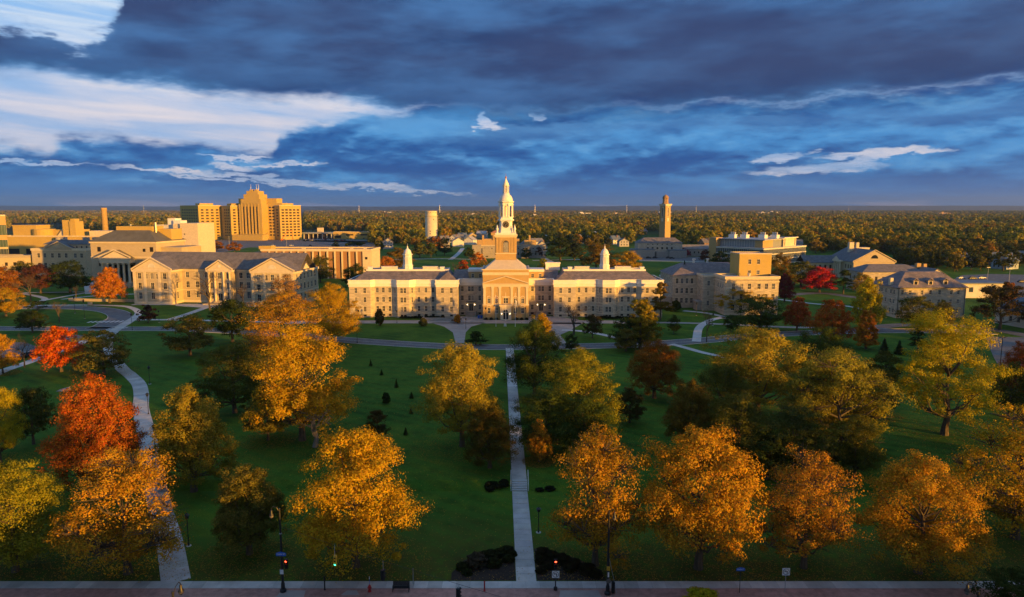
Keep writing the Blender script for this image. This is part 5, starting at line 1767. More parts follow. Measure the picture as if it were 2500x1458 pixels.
# ------------------------------------------------------------------ trees
def leaf_material(name, by_instance=False):
    m = bpy.data.materials.new(name)
    m.use_nodes = True
    nt = V.T = m.node_tree
    nt.nodes.clear()
    oi = nt.nodes.new("ShaderNodeObjectInfo")
    at = nt.nodes.new("ShaderNodeAttribute")
    at.attribute_name = "leaf"
    s = nt.nodes.new("ShaderNodeSeparateXYZ")
    nt.links.new(at.outputs["Vector"], s.inputs[0])
    rnd, lob, hue = V(s.outputs[0]), V(s.outputs[1]), V(s.outputs[2])
    if by_instance:
        rp = nt.nodes.new("ShaderNodeValToRGB")
        cols = [(.060, .085, .020), (.075, .105, .024), (.10, .13, .022), (.12, .15, .024), (.17, .185, .026), (.20, .20, .028), (.26, .24, .028), (.24, .19, .026), (.33, .29, .034), (.38, .28, .024), (.30, .19, .026), (.28, .15, .026)]
        rp.color_ramp.interpolation = "CONSTANT"
        while len(rp.color_ramp.elements) < len(cols):
            rp.color_ramp.elements.new(.5)
        for i, c in enumerate(cols):
            rp.color_ramp.elements[i].position = i / len(cols)
            rp.color_ramp.elements[i].color = (*c, 1)
        patch = noise(oi.outputs["Location"], .0045, 3, .6)
        nt.links.new(V.op("FRACT", V(oi.outputs["Random"]) * .62 + sstep(patch, .3, .7) * .38).k, rp.inputs[0])
        base = rp.outputs[0]
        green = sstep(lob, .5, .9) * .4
    else:
        base = oi.outputs["Color"]
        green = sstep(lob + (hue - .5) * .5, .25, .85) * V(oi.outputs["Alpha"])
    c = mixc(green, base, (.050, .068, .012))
    h = nt.nodes.new("ShaderNodeHueSaturation")
    nt.links.new((hue * .045 + .4775).k, h.inputs["Hue"])
    nt.links.new((rnd * .46 + .78).k, h.inputs["Value"])
    nt.links.new(c, h.inputs["Color"])
    d = nt.nodes.new("ShaderNodeBsdfDiffuse")
    t = nt.nodes.new("ShaderNodeBsdfTranslucent")
    nt.links.new(h.outputs[0], d.inputs[0])
    nt.links.new(h.outputs[0], t.inputs[0])
    mx = nt.nodes.new("ShaderNodeMixShader")
    mx.inputs[0].default_value = .28
    nt.links.new(d.outputs[0], mx.inputs[1])
    nt.links.new(t.outputs[0], mx.inputs[2])
    o = nt.nodes.new("ShaderNodeOutputMaterial")
    nt.links.new(mx.outputs[0], o.inputs[0])
    MATS[name] = m


leaf_material("leaf")
leaf_material("far_leaf", True)


def cards(name, P, N, size, rnd, lob, mats, rs, up=0.0, narrow=.62):
    """leaf sprays: one small folded kite for every point P, facing about N"""
    n = len(P)
    N = N / np.linalg.norm(N, axis=1, keepdims=True)
    T = rs.normal(size=(n, 3))
    T[:, 2] -= up
    T -= N * (T * N).sum(1, keepdims=True)
    T /= np.linalg.norm(T, axis=1, keepdims=True) + 1e-9
    Bn = np.cross(N, T)
    s = (size * rs.uniform(.55, 1.35, n))[:, None]
    f = rs.uniform(-.25, .25, n)[:, None] * s
    v = np.empty((n, 4, 3))
    v[:, 0] = P - T * s * .55
    v[:, 1] = P + Bn * s * narrow * .5 + N * f + T * s * .1
    v[:, 2] = P + T * s * .55
    v[:, 3] = P - Bn * s * narrow * .5 + N * f + T * s * .1
    me = bpy.data.meshes.new(name)
    me.vertices.add(4 * n)
    me.vertices.foreach_set("co", v.ravel())
    me.loops.add(4 * n)
    me.loops.foreach_set("vertex_index", np.arange(4 * n, dtype=np.int32))
    me.polygons.add(n)
    me.polygons.foreach_set("loop_start", np.arange(0, 4 * n, 4, dtype=np.int32))
    me.materials.append(MATS[mats])
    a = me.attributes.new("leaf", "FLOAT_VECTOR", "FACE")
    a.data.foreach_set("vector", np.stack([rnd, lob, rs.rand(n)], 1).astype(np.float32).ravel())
    me.update(calc_edges=True)
    return me


def lobes_for(kind, rs):
    """the crown as overlapping leafy masses (x, y, z, r horizontally, r vertically); height 1, crown width about 1"""
    L = []
    if kind in ("round", "sparse", "small"):
        L.append((0, 0, .58, .30, .26))
        for i in range(7):
            a = 6.283 * (i + rs.rand() * .7) / 7
            L.append((.30 * math.cos(a), .30 * math.sin(a), rs.uniform(.25, .46), rs.uniform(.16, .24), rs.uniform(.12, .19)))
        for i in range(6):
            a = 6.283 * (i + rs.rand() * .8) / 6
            L.append((.22 * math.cos(a), .22 * math.sin(a), rs.uniform(.62, .74), rs.uniform(.16, .21), rs.uniform(.12, .16)))
        for i in range(6):
            a = 6.283 * (i + rs.rand() * .8) / 6
            L.append((.21 * math.cos(a), .21 * math.sin(a), rs.uniform(.20, .34), rs.uniform(.14, .19), rs.uniform(.08, .13)))
        for i in range(3):
            a = 6.283 * (i + rs.rand()) / 3
            L.append((.09 * math.cos(a), .09 * math.sin(a), rs.uniform(.82, .88), rs.uniform(.12, .16), .11))
        for i in range(7):
            a = rs.rand() * 6.283
            L.append((.39 * math.cos(a), .39 * math.sin(a), rs.uniform(.18, .66), rs.uniform(.07, .13), rs.uniform(.05, .10)))
    elif kind in ("maple", "oval", "pear"):
        tip = {"maple": .96, "oval": .95, "pear": 1.0}[kind]
        for j, (z, R_, n, r) in enumerate([(.24, .27, 7, .17), (.38, .31, 8, .18), (.52, .27, 7, .17), (.66, .21, 6, .15), (.79, .13, 4, .13), (.89, .05, 2, .10)]):
            if kind == "pear":
                R_ *= (1.12, 1.05, .95, .85, .8, .8)[j]
            for i in range(n):
                a = 6.283 * (i + rs.rand() * .7) / n
                L.append((R_ * math.cos(a), R_ * math.sin(a), z * tip + rs.uniform(-.03, .03), r * rs.uniform(.8, 1.15), r * rs.uniform(.7, 1.05)))
        L.append((0, 0, .5, .25, .34))
    elif kind in ("spread", "tall"):
        zz = .02 if kind == "tall" else 0
        for i in range(9):
            a = 6.283 * (i + rs.rand() * .9) / 9
            d = rs.uniform(.24, .38)
            L.append((d * math.cos(a), d * math.sin(a), rs.uniform(.22, .62) + zz * .6, rs.uniform(.11, .18), rs.uniform(.08, .14)))
        for i in range(7):
            a = 6.283 * (i + rs.rand()) / 7
            d = rs.uniform(.10, .24)
            L.append((d * math.cos(a), d * math.sin(a), rs.uniform(.66, .86), rs.uniform(.12, .18), rs.uniform(.09, .14)))
        for i in range(6):
            a = rs.rand() * 6.283
            d = rs.uniform(.30, .44)
            L.append((d * math.cos(a), d * math.sin(a), rs.uniform(.26, .7), rs.uniform(.06, .11), rs.uniform(.05, .09)))
        L.append((0, 0, .66, .22, .17))
        if kind == "tall":
            for i in range(6):
                a = 6.283 * (i + rs.rand() * .6) / 6
                L.append((.27 * math.cos(a), .27 * math.sin(a), rs.uniform(.20, .30), rs.uniform(.10, .15), rs.uniform(.06, .10)))
    elif kind in ("column", "weepcol"):
        for z in np.linspace(.16, .9, 9):
            R_ = .27 * math.sin(min(1, (1.04 - z) * 1.7) * 1.57)
            for i in range(4):
                a = rs.rand() * 6.283
                L.append((R_ * math.cos(a), R_ * math.sin(a), z, .24 * (1.15 - z * .6), .10))
    elif kind == "hedge":
        for i in range(14):
            L.append((-.45 + .9 * i / 13, rs.uniform(-.05, .05), .5, .12, .45))
    return L


def crown_mesh(kind, lod, seed, H, W):
    rs = np.random.RandomState(seed * 7 + 13)
    n_tot, size = {0: (46000, .18), 1: (11000, .38), 2: (1300, 1.05), 3: (420, 1.8), 4: (110, 3.4)}[lod]
    if kind == "conifer":
        k_ = {0: 26, 1: 20, 2: 13, 3: 9, 4: 6}[lod]
        P, N, lob = [], [], []
        n_tot = int(n_tot * .7)
        for j in range(n_tot):
            z = 1 - math.sqrt(rs.rand()) * .93
            lay = (z * k_) % 1
            r = (1 - z) * .5 * (.62 + .5 * (1 - lay)) * rs.uniform(.55, 1.05)
            a = rs.rand() * 6.283
            r *= 1 + .15 * math.sin(a * 5 + int(z * k_) * 2.1)
            P.append((r * math.cos(a), r * math.sin(a), z - .02))
            N.append((math.cos(a) * .6, math.sin(a) * .6, .8))
            lob.append((int(z * k_) * .37) % 1)
        P, N, lob = np.array(P), np.array(N), np.array(lob)
    else:
        L = []
        if kind == "pine":
            for i in range(16):
                z = rs.uniform(.26, .93)
                a = rs.rand() * 6.283
                d = (1.05 - z) * rs.uniform(.2, .48)
                L.append((d * math.cos(a), d * math.sin(a), z, rs.uniform(.14, .24) * (1.2 - z * .6), .055))
            L += [(0, 0, .93, .09, .07), (0, 0, .8, .12, .08)]
        elif kind == "weep":
            for i in range(34):
                z = rs.uniform(.08, .94)
                a = rs.rand() * 6.283
                d = (1 - z) ** .8 * .36
                L.append((d * math.cos(a), d * math.sin(a), z, .13 * (1.3 - z), .10))
        else:
            L = lobes_for(kind, rs)
        w = np.array([l[3] * l[4] for l in L]) ** .9
        w /= w.sum()
        P, N, lob = [], [], []
        for i, l in enumerate(L):
            n = max(6, int(n_tot * w[i]))
            # the mass is made of leafy tufts, each with its own lit and shaded side
            per = {0: 130, 1: 55, 2: 24, 3: 14, 4: 9}[lod]
            m = max(3, n // per)
            cd = rs.normal(size=(m, 3))
            cd /= np.linalg.norm(cd, axis=1, keepdims=True)
            cd[:, 2] = np.where(cd[:, 2] < -.6, -cd[:, 2], cd[:, 2])
            m = len(cd)
            cr = 1 - .42 * rs.rand(m) ** 2 + .22 * (rs.rand(m) > .84) * rs.rand(m)
            cc = cd * cr[:, None]
            tr = rs.uniform(.34, .58, m) * (1.25 if m < 8 else 1.0)
            which = rs.randint(0, m, n)
            e = rs.normal(size=(n, 3))
            e /= np.linalg.norm(e, axis=1, keepdims=True)
            e[:, 2] *= .75
            rr = rs.rand(n) ** .45
            d = cc[which] + e * (rr * tr[which])[:, None]
            p = d * np.array([l[3], l[3], l[4]]) + np.array(l[:3])
            tuft = rs.rand(m)[which]
            P.append(p)
            q = e * .95 + cd[which] * .6 + rs.normal(size=(n, 3)) * .34
            q[:, 2] += .25
            N.append(q)
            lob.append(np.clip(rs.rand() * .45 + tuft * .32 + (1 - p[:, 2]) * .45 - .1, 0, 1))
        P, N, lob = np.concatenate(P), np.concatenate(N), np.concatenate(lob)
        if kind in ("weep", "weepcol"):
            N[:, 2] -= .5
        if kind == "sparse":
            # the upper outside has begun to lose its leaves
            keepp = rs.rand(len(P)) > np.clip(.30 + .45 * np.sin(P[:, 0] * 9 + seed) * np.sin(P[:, 1] * 8 + 1) + .35 * (P[:, 2] - .5), .12, .72)
            P, N, lob = P[keepp], N[keepp], lob[keepp]
    P = P * np.array([W, W, H])
    sz = size * (1.0 if lod > 1 else max(.7, min(1.15, H / 14)))
    return cards("crown", P, N, sz, rs.rand(len(P)), lob, "far_leaf" if lod >= 3 else "leaf", rs, up=1.2 if kind in ("weep", "weepcol") else .2, narrow=.62 if lod < 2 else .8)


def limb(mb, pts, r0, r1, n=5):
    for i in range(len(pts) - 1):
        a, b = i / (len(pts) - 1), (i + 1) / (len(pts) - 1)
        mb.tube(pts[i], pts[i + 1], r0 + (r1 - r0) * a, r0 + (r1 - r0) * b, n, caps=False)


def trunk_mesh(kind, lod, seed, H, W):
    rs = np.random.RandomState(seed * 7 + 13)
    mb = MB()
    r = H * .020 + .05
    n = 8 if lod == 0 else 5
    if kind in ("bare", "dead"):
        rnd = random.Random(seed)

        def grow(p, d, ln, rad, depth):
            q = p + d * ln
            mid = p.lerp(q, .5) + Vector((rnd.uniform(-1, 1), rnd.uniform(-1, 1), rnd.uniform(-.5, .5))) * ln * .08
            sides = 6 if depth == 0 else 4 if depth < 3 else 3
            mb.tube(p, mid, rad, rad * .82, sides, caps=False)
            mb.tube(mid, q, rad * .82, rad * .62, sides, caps=False)
            if depth >= (4 if kind == "dead" or lod > 1 else 5):
                return
            k_ = rnd.choice((3, 3, 4)) if depth < 4 else 3
            for i in range(k_):
                sp = .55 if depth == 0 else .72
                nd = (d + Vector((rnd.gauss(0, sp), rnd.gauss(0, sp), rnd.gauss(.10, sp * .6)))).normalized()
                if nd.z < -.15:
                    nd.z = .1
                grow(p.lerp(q, rnd.uniform(.55, 1.0)), nd, ln * rnd.uniform(.6, .82), rad * rnd.uniform(.45, .62), depth + 1)
        grow(Vector((0, 0, 0)), Vector((.03, .02, 1)).normalized(), .27, .030 if kind == "dead" else .024, 0)
        zs = max(v[2] for v in mb.v)
        xs = max(max(abs(v[0]), abs(v[1])) for v in mb.v)
        mb.v = [(v[0] / xs * W * .5, v[1] / xs * W * .5, v[2] / zs * H) for v in mb.v]
        return mb.mesh("trunk", "grey_bark" if kind == "dead" else "bark")
    top = {"conifer": .97, "pine": .9, "column": .8, "weep": .9, "weepcol": .85, "maple": .6, "oval": .7, "pear": .8}.get(kind, .48)
    mb.tube((0, 0, -.3), (0, 0, H * .06), r * 1.45, r * 1.08, n, caps=False)
    pts = [(0, 0, H * .06)] + [(rs.uniform(-.012, .012) * W, rs.uniform(-.012, .012) * W, H * top * t) for t in (.35, .7, 1)]
    limb(mb, pts, r * 1.08, r * .35, n)
    if kind not in ("conifer", "column", "hedge", "weep"):
        for l in lobes_for(kind, np.random.RandomState(seed * 7 + 13))[:26 if lod == 0 else 14]:
            b = H * min(top, max(.14, l[2] - .22))
            end = Vector((l[0] * W, l[1] * W, l[2] * H))
            st = Vector((0, 0, b))
            md = st.lerp(end, .5) + Vector((0, 0, -.03 * H)) + Vector((end.x, end.y, 0)) * .12
            limb(mb, [st, md, end], r * .42, r * .10, 4)
    if kind in ("sparse", "spread") and lod < 2:
        rn = np.random.RandomState(seed)
        for l in lobes_for(kind, np.random.RandomState(seed * 7 + 13)):
            for q in range(16 if lod == 0 else 7):
                d = rn.normal(size=3)
                d[2] = abs(d[2]) * .8 + .1
                d /= np.linalg.norm(d)
                st = Vector((l[0] * W, l[1] * W, l[2] * H))
                e = st + Vector((d[0] * l[3] * W * 1.1, d[1] * l[3] * W * 1.1, d[2] * l[4] * H * 1.1))
                mb.tube(st, e, .05, .018, 3, caps=False)
    return mb.mesh("trunk", "bark")


_tc = {}
BASE = {"round": (14, 12), "sparse": (15, 12.5), "small": (4, 3.2), "maple": (14, 11), "oval": (12, 8), "pear": (15, 11), "spread": (14, 15), "tall": (20, 17), "conifer": (14, 6), "pine": (13, 11), "column": (8, 4), "weep": (13, 9), "weepcol": (14, 8), "bare": (10, 8), "dead": (9, 8), "hedge": (2.4, 8)}


def tree_parts(kind, lod, var):
    k_ = (kind, lod, var)
    if k_ not in _tc:
        H, W = BASE[kind]
        sd = var * 11 + len(kind) * 3 + sum(map(ord, kind))
        c = None if kind in ("bare", "dead") else crown_mesh(kind, lod, sd, H, W)
        _tc[k_] = (c, trunk_mesh(kind, lod, sd, H, W))
    return _tc[k_]


_vi = {}
NAMES = {"conifer": "spruce_tree", "pine": "pine_tree", "bare": "bare_tree", "dead": "dead_tree", "maple": "maple_tree", "hedge": "hedge"}


def plant(kind, x, y, h, w, colour, green, label, group=None, lod=None, rz=None, z=None):
    d = math.hypot(x, y)
    px = h / d * 1667
    if lod is None:
        lod = 0 if px > 130 else 1 if px > 42 else 2
    _vi[kind] = _vi.get(kind, -1) + 1
    nv = 4 if kind in ("round",) else 3 if kind in ("sparse", "spread", "maple", "bare") else 2
    c, t = tree_parts(kind, lod, _vi[kind] % nv)
    H, W = BASE[kind]
    root = thing(NAMES.get(kind, "broadleaf_tree"), label, "hedge" if kind == "hedge" else "tree", (x, y, gz(y) if z is None else z), random.uniform(0, 6.28) if rz is None else rz, group)
    root.scale = (w / W, w / W, h / H)
    put("trunk", t, root)
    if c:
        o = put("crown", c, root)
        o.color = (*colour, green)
    return root


TREES = [
    ('round', -55.2, 71.4, 13.1, 11.4, 'ygreen', 0.35, 'yellow green tree at the near corner of the lawn beside the curving path'),
    ('sparse', -42.5, 71, 14.8, 12.9, 'orange', 0.15, 'half bare orange gold tree with twiggy branches overhanging the curving path'),
    ('oval', -30.7, 75.3, 11.7, 8.9, 'olive', 0.75, 'dull olive tree with a golden tip behind the tall blue-signed street lamp'),
    ('round', -17.6, 72.4, 16.7, 13.8, 'gold', 0.1, 'big orange gold tree between the blue-signed lamp post and the central walk'),
    ('sparse', 9.4, 72.7, 16.4, 11.1, 'orange', 0.35, 'orange topped tree thinning below, beside the shrub bed right of the central walk'),
    ('round', 20.9, 72, 17.5, 14.2, 'orange', 0.2, 'widest orange gold tree of the street row, behind the street lamp with two heads'),
    ('sparse', 32.8, 72.2, 14.2, 11.1, 'rust', 0.2, 'rust topped half bare tree behind the no left turn sign'),
    ('round', 45, 71.1, 13.9, 12.9, 'orange', 0.15, 'orange gold tree low to the ground, second from the right end of the street row'),
    ('sparse', 61.6, 79.1, 17, 14.5, 'gold', 0.3, 'gold tree with bare brown patches at the right end of the street row'),
    ('round', 50.5, 63.3, 4.7, 7.7, 'dgreen', 0.8, 'dark green tree rising at the bottom right corner of the street'),
    ('small', 18.9, 63.3, 2.6, 3.7, 'yellow', 0.1, 'yellow topped sapling rising in front of the sidewalk'),
    ('maple', -59.1, 93.4, 17.9, 13.2, 'red', 0.18, 'large red orange maple left of the curving path'),
    ('pear', -45.4, 93.1, 16, 12, 'pear', 0.45, 'olive tree with golden tips right of the curving path'),
    ('round', -79.7, 102.1, 12.9, 7.7, 'yellow', 0.35, 'bright yellow tree at the left edge beyond the curving path'),
    ('round', -80.3, 110.5, 10.6, 7.6, 'sage', 0.7, 'grey green tree behind the bright yellow tree at the left edge'),
    ('round', -35.8, 112.5, 20.6, 17.9, 'gold', 0.15, 'tallest golden tree on the big lawn with a bare dead tree in front'),
    ('round', -41.6, 112.5, 9.3, 7.7, 'olive', 0.7, 'low olive bush-like tree under the left side of the tallest golden tree'),
    ('round', -53.7, 128.3, 14.2, 13.5, 'dolive', 0.8, 'dark olive tree with a few gold sprays left of the tallest golden tree'),
    ('sparse', -56.1, 163.1, 19.9, 20, 'orange', 0.15, 'orange tree with pale bare crown in front of the pedimented hall'),
    ('round', -83, 199.4, 13.9, 12.2, 'dgreen', 0.75, 'dense dark green tree in front of the pedimented hall entrance'),
    ('round', -86.7, 180.5, 11.8, 12.7, 'olive', 0.55, 'olive gold tree on the lawn edge by the ring road'),
    ('round', -52.8, 197.5, 18.2, 15.1, 'gold', 0.25, 'golden tree with dark lower crown at the left end of the steeple hall'),
    ('dead', -32.7, 109.1, 8, 7.5, 'bare', 0, 'dead grey bare tree in front of the tallest golden tree'),
    ('round', -23.2, 113.1, 5.4, 4.4, 'dbrown', 0.6, 'dark round young tree behind the big orange gold street tree'),
    ('conifer', -35.6, 168.4, 2.6, 1.4, 'dgreen', 0.9, 'tiny spruce on the open lawn, farthest up the slope'),
    ('conifer', -31, 158.6, 2.3, 1.5, 'dgreen', 0.9, 'tiny spruce on the open lawn, next below the farthest one'),
    ('conifer', -25.6, 147.3, 3.2, 1.5, 'dgreen', 0.9, 'slim little conifer on the open lawn above the dark egg shaped bush'),
    ('column', -25.5, 134.5, 3.5, 2.3, 'dgreen', 0.8, 'dark egg shaped young tree on the open lawn'),
    ('conifer', -21, 138.7, 2.1, 1.7, 'dgreen', 0.9, 'tiny spruce on the open lawn nearest the golden walk-side tree'),
    ('conifer', -19.5, 127.8, 2, 1.3, 'dgreen', 0.9, 'tiny spruce below the one nearest the golden walk-side tree'),
    ('conifer', -18.6, 115.3, 2.2, 1.3, 'dgreen', 0.9, 'tiny spruce on the open lawn, lowest of the little ones'),
    ('round', -8.3, 109.5, 18.6, 14, 'gold2', 0.3, 'big golden tree beside the central walk, left of it'),
    ('maple', -3.4, 100, 10.9, 8.8, 'dgolc', 0.6, 'dark dense egg shaped evergreen touching the left edge of the central walk'),
    ('round', 4.8, 140.9, 16.7, 13, 'green', 0.8, 'tall green tree leaning over the upper central walk'),
    ('oval', 8.1, 183.7, 11.9, 7.6, 'gold', 0.35, 'golden topped tree at the plaza corner right of the flagpoles'),
    ('round', 11.4, 111.5, 16.4, 14.9, 'ygreen', 0.6, 'large green tree with sunlit yellow top right of the central walk'),
    ('round', 5.6, 106.6, 10.6, 12, 'green', 0.7, 'dark green tree hanging over the right edge of the central walk'),
    ('round', 11.6, 104.7, 10.7, 10.8, 'green', 0.75, 'mid green tree under the large yellow topped tree'),
    ('oval', 4.2, 102.4, 7.3, 4.3, 'rust', 0.3, 'small rust red tree beside the central walk above the steps'),
    ('maple', 29.7, 138.7, 13.6, 11, 'rusto', 0.2, 'orange brown egg shaped tree with visible trunk on the right lawn'),
    ('round', 21.7, 122.2, 6.8, 5.8, 'dbrown', 0.7, 'dark brownish round tree below the orange brown egg shaped tree'),
    ('oval', 28.9, 106.6, 13.1, 9, 'dgold', 0.55, 'olive tree with orange tip right of the dark brownish round tree'),
    ('weepcol', 36.1, 189.2, 13.9, 10.2, 'ycol', 0.45, 'tall narrow yellow green tree with hanging sprays beside the drive'),
    ('round', 32, 190.4, 9.2, 7.7, 'dgreen', 0.8, 'dark green tree pressed against the narrow yellow green tree'),
    ('round', 31.6, 185.9, 6.7, 7, 'olive', 0.7, 'round olive bush tree at the drive edge under the narrow yellow tree'),
    ('bare', 19.3, 210.7, 10.4, 11.3, 'twig', 0, 'grey twiggy almost leafless tree in front of the steeple hall'),
    ('round', 24.6, 205.2, 7.8, 6, 'dbrown', 0.6, 'small dark brown tree next to the grey twiggy tree'),
    ('pine', 52.6, 239.2, 13.7, 9.6, 'dgold', 0.7, 'layered pine with gold lit top at the right end of the steeple hall'),
    ('conifer', 70.3, 277.7, 18.9, 6.4, 'spruce', 0.85, 'tall dark spruce between the steeple hall and the right stone hall'),
    ('round', 51.2, 212.8, 6.3, 4.1, 'green', 0.8, 'little green tree on the lawn before the layered pine'),
    ('bare', 57.6, 198.8, 10.3, 5.6, 'purple', 0, 'bare purple brown small tree beside the drive'),
    ('spread', 86.1, 252.5, 10.8, 17.2, 'gold', 0.3, 'spreading golden tree across the front of the right stone hall'),
    ('round', 81.1, 220.2, 11.2, 15, 'green', 0.75, 'green tree with broad crown at the corner of the right stone hall'),
    ('maple', 92.2, 217.9, 12.3, 8.8, 'redor', 0.1, 'red orange tree next to the green corner tree'),
    ('maple', 94, 197.5, 14.6, 11.1, 'red', 0.1, 'red maple with wide base right of the red orange tree'),
    ('oval', 115.3, 286.4, 13, 8, 'wine', 0.1, 'dark wine red tree beside the right stone hall'),
    ('maple', 145.4, 320.7, 13.8, 14.7, 'bred', 0, 'brightest scarlet maple on the far right lawn'),
    ('pine', 153.6, 314.4, 11.4, 9.9, 'dgreen', 0.7, 'dark pine right of the scarlet maple'),
    ('oval', 115.9, 220.2, 18.4, 10.2, 'yellow', 0.3, 'tall yellow tree left of the dormer hall'),
    ('column', 99.8, 189.2, 11, 5.5, 'orange2', 0.2, 'slim orange columnar tree in front of the tall yellow tree'),
    ('round', 133.4, 222.5, 11.2, 11.4, 'dolive', 0.6, 'dark green tree with gold flecks against the dormer hall front'),
    ('oval', 143.2, 224.1, 9.9, 6.8, 'olive', 0.6, 'thin olive tree against the dormer hall front beside the dark one'),
    ('round', 47.1, 127.3, 18, 20.1, 'gold2', 0.45, 'big gold and green tree left in the right hand grove'),
    ('round', 66.3, 142.6, 14.9, 12.3, 'green', 0.6, 'rounded green tree at the back of the right hand grove'),
    ('spread', 51.2, 103.5, 18, 19.4, 'ogold', 0.4, 'broad olive gold tree with visible limbs in the right hand grove'),
    ('tall', 75.6, 115.3, 22.1, 18.8, 'yellow', 0.3, 'largest bright yellow tree with tall dark trunk at right'),
    ('spread', 159.5, 220.2, 15.1, 18.1, 'dbrown', 0.5, 'dark brown spreading tree beside the flat white office'),
    ('maple', 99.5, 130.5, 14.6, 8.5, 'redor', 0.35, 'red topped tree at the right edge by the car park'),
    ('round', 94, 125.2, 11.1, 7, 'dolive', 0.6, 'dark olive tree below the red topped tree at the right edge'),
    ('round', 34.2, 99.5, 12.2, 10.6, 'dolive', 0.8, 'deep green tree under the big gold and green grove tree'),
    ('round', 41.7, 97.1, 11, 10.3, 'sage', 0.8, 'dull sage tree filling the lower right hand grove'),
    ('round', 37.3, 95.6, 8, 9, 'dgreen', 0.8, 'dark green bushy tree behind the widest orange street tree'),
    ('round', 50.4, 96.3, 9.7, 7.8, 'dolive', 0.8, 'dark olive tree under the broad olive gold grove tree'),
    ('round', 37, 115.7, 13.2, 10.1, 'dolive', 0.8, 'dark olive tree at the left rim of the right hand grove'),
    ('round', 50.4, 109.5, 13.2, 11.6, 'olive', 0.7, 'olive tree in the thick of the right hand grove'),
    ('round', 68.8, 127.8, 10.5, 9.5, 'olive', 0.6, 'olive gold tree closing the gap right of the grove'),
    ('maple', -109.3, 161.9, 12.6, 10.5, 'redor2', 0.05, 'round flame orange maple above the left walk'),
    ('round', -97.9, 160.2, 10.9, 12, 'olive', 0.6, 'olive tree covering the bend of the curving path'),
    ('round', -122.2, 160.2, 10, 6.5, 'orange', 0.15, 'orange tree at the left edge above the left walk'),
    ('bare', -121.3, 166.2, 8.9, 5.3, 'twigr', 0, 'bare reddish tree beside the left car park'),
    ('round', -153.2, 215, 7.8, 8.9, 'dgreen', 0.7, 'dark green tree on the lawn strip left of the flame orange maple'),
    ('spread', -184.6, 262.9, 4.2, 8.3, 'dgreen', 0.7, 'low flat topped dark tree beside the loop road'),
    ('bare', -157.2, 234, 7.9, 6.5, 'twig', 0, 'bare grey brown tree inside the loop lawn'),
    ('round', -186.4, 248.6, 10.9, 12.4, 'gold', 0.3, 'gold tree at the left edge beside the loop road'),
    ('maple', -218.2, 290.3, 17.1, 14.8, 'rusto', 0.1, 'orange brown tree at the left edge below the glazed tower'),
    ('maple', -168.8, 283.9, 16.7, 13.4, 'orange2', 0.1, 'bright orange maple in front of the portico hall'),
    ('round', -126.3, 234, 6.5, 6, 'wineb', 0.2, 'small dark maroon round tree on the lawn before the pedimented hall'),
    ('round', -207.9, 319.1, 15.8, 17.7, 'dgreen', 0.8, 'broad dark green tree in front of the pale hall'),
    ('round', -220.7, 317.5, 14.6, 16.1, 'wine2', 0.3, 'maroon brown tree in front of the pale hall'),
    ('round', -244.6, 341.1, 14, 13.6, 'dolive', 0.8, 'dark tree beside the maroon tree at the left'),
    ('bare', -206.5, 290.3, 11.8, 12.3, 'twigr', 0, 'bare brown tree below the maroon tree'),
    ('round', -195.2, 348.4, 15.4, 10.9, 'dgreen', 0.8, 'dark tree between the portico hall and the pedimented hall'),
    ('bare', -186.8, 290.3, 7.1, 5.3, 'twigr', 0, 'small bare reddish tree on the entrance lawn of the portico hall'),
    ('bare', -117.5, 262.9, 16.5, 12.4, 'twigt', 0, 'tall bare tree before the centre pediment of the pedimented hall'),
    ('bare', -107, 269.5, 10.2, 8.2, 'twigt', 0, 'bare tree against the right recess of the pedimented hall'),
    ('sparse', -87, 260.7, 14.6, 12.7, 'twigy', 0.1, 'pale half bare tree at the right corner of the pedimented hall'),
    ('small', -44.8, 228.1, 5.6, 2.8, 'dbrown', 0.6, 'dark little tree on the front lawn of the steeple hall'),
    ('small', -18.8, 232.3, 3, 2.1, 'orange2', 0.1, 'small orange tree standing in the round planter'),
    ('small', -29.9, 226.5, 2.8, 2.5, 'olive', 0.5, 'little sapling on the edge of the left oval lawn'),
    ('round', -10.5, 195.1, 4.1, 6.7, 'dgreen', 0.7, 'dark bush tree at the drive end of the left throat path'),
    ('small', 63.3, 260.7, 4, 3.5, 'dgreen', 0.7, 'dark shrub tree by the tall spruce'),
    ('round', 70, 215, 6.2, 5.2, 'green', 0.8, 'small green tree by the right front walk'),
    ('conifer', 100.8, 181.6, 4.7, 3.3, 'spruce', 0.85, 'small spruce on the lawn before the yellow tree'),
    ('conifer', 105.2, 182.1, 4, 2.9, 'spruce', 0.85, 'second small spruce beside the first on the right lawn'),
    ('round', 85.7, 153.1, 7.2, 7.5, 'dolive', 0.7, 'dark olive tree right behind the broad olive gold tree'),
    ('pine', 111.2, 183.7, 7.1, 6.7, 'dgreen', 0.8, 'dark pine behind the largest yellow tree'),
    ('column', 208, 283.9, 8.6, 5.2, 'rusto', 0.2, 'rusty narrow tree by the right car park'),
    ('round', 16.5, 185.9, 5, 4.5, 'dgreen', 0.7, 'dark bush at the right throat path'),
    ('round', -72.5, 438, 15, 16.9, 'dgold', 0.4, 'gold green tree behind the left cupola'),
    ('round', -77.1, 415.6, 11.5, 11, 'orange2', 0.3, 'orange brown tree behind the left roof of the steeple hall'),
    ('bare', -84.2, 405.2, 9.8, 10.7, 'twigr', 0, 'bare brown tree behind the left end of the steeple hall'),
    ('round', -83, 364.2, 11, 8.8, 'dgreen', 0.8, 'dark tree at the end of the pier building'),
    ('round', -102.8, 364.2, 14.9, 14.1, 'dolive', 0.7, 'dark green tree in front of the pier building'),
    ('round', -82.2, 344.7, 10.4, 8.3, 'dgreen', 0.8, 'dark green tree before the pier building corner'),
    ('round', 54, 438, 18.9, 22.1, 'dgold', 0.5, 'brown gold tree left of the right cupola'),
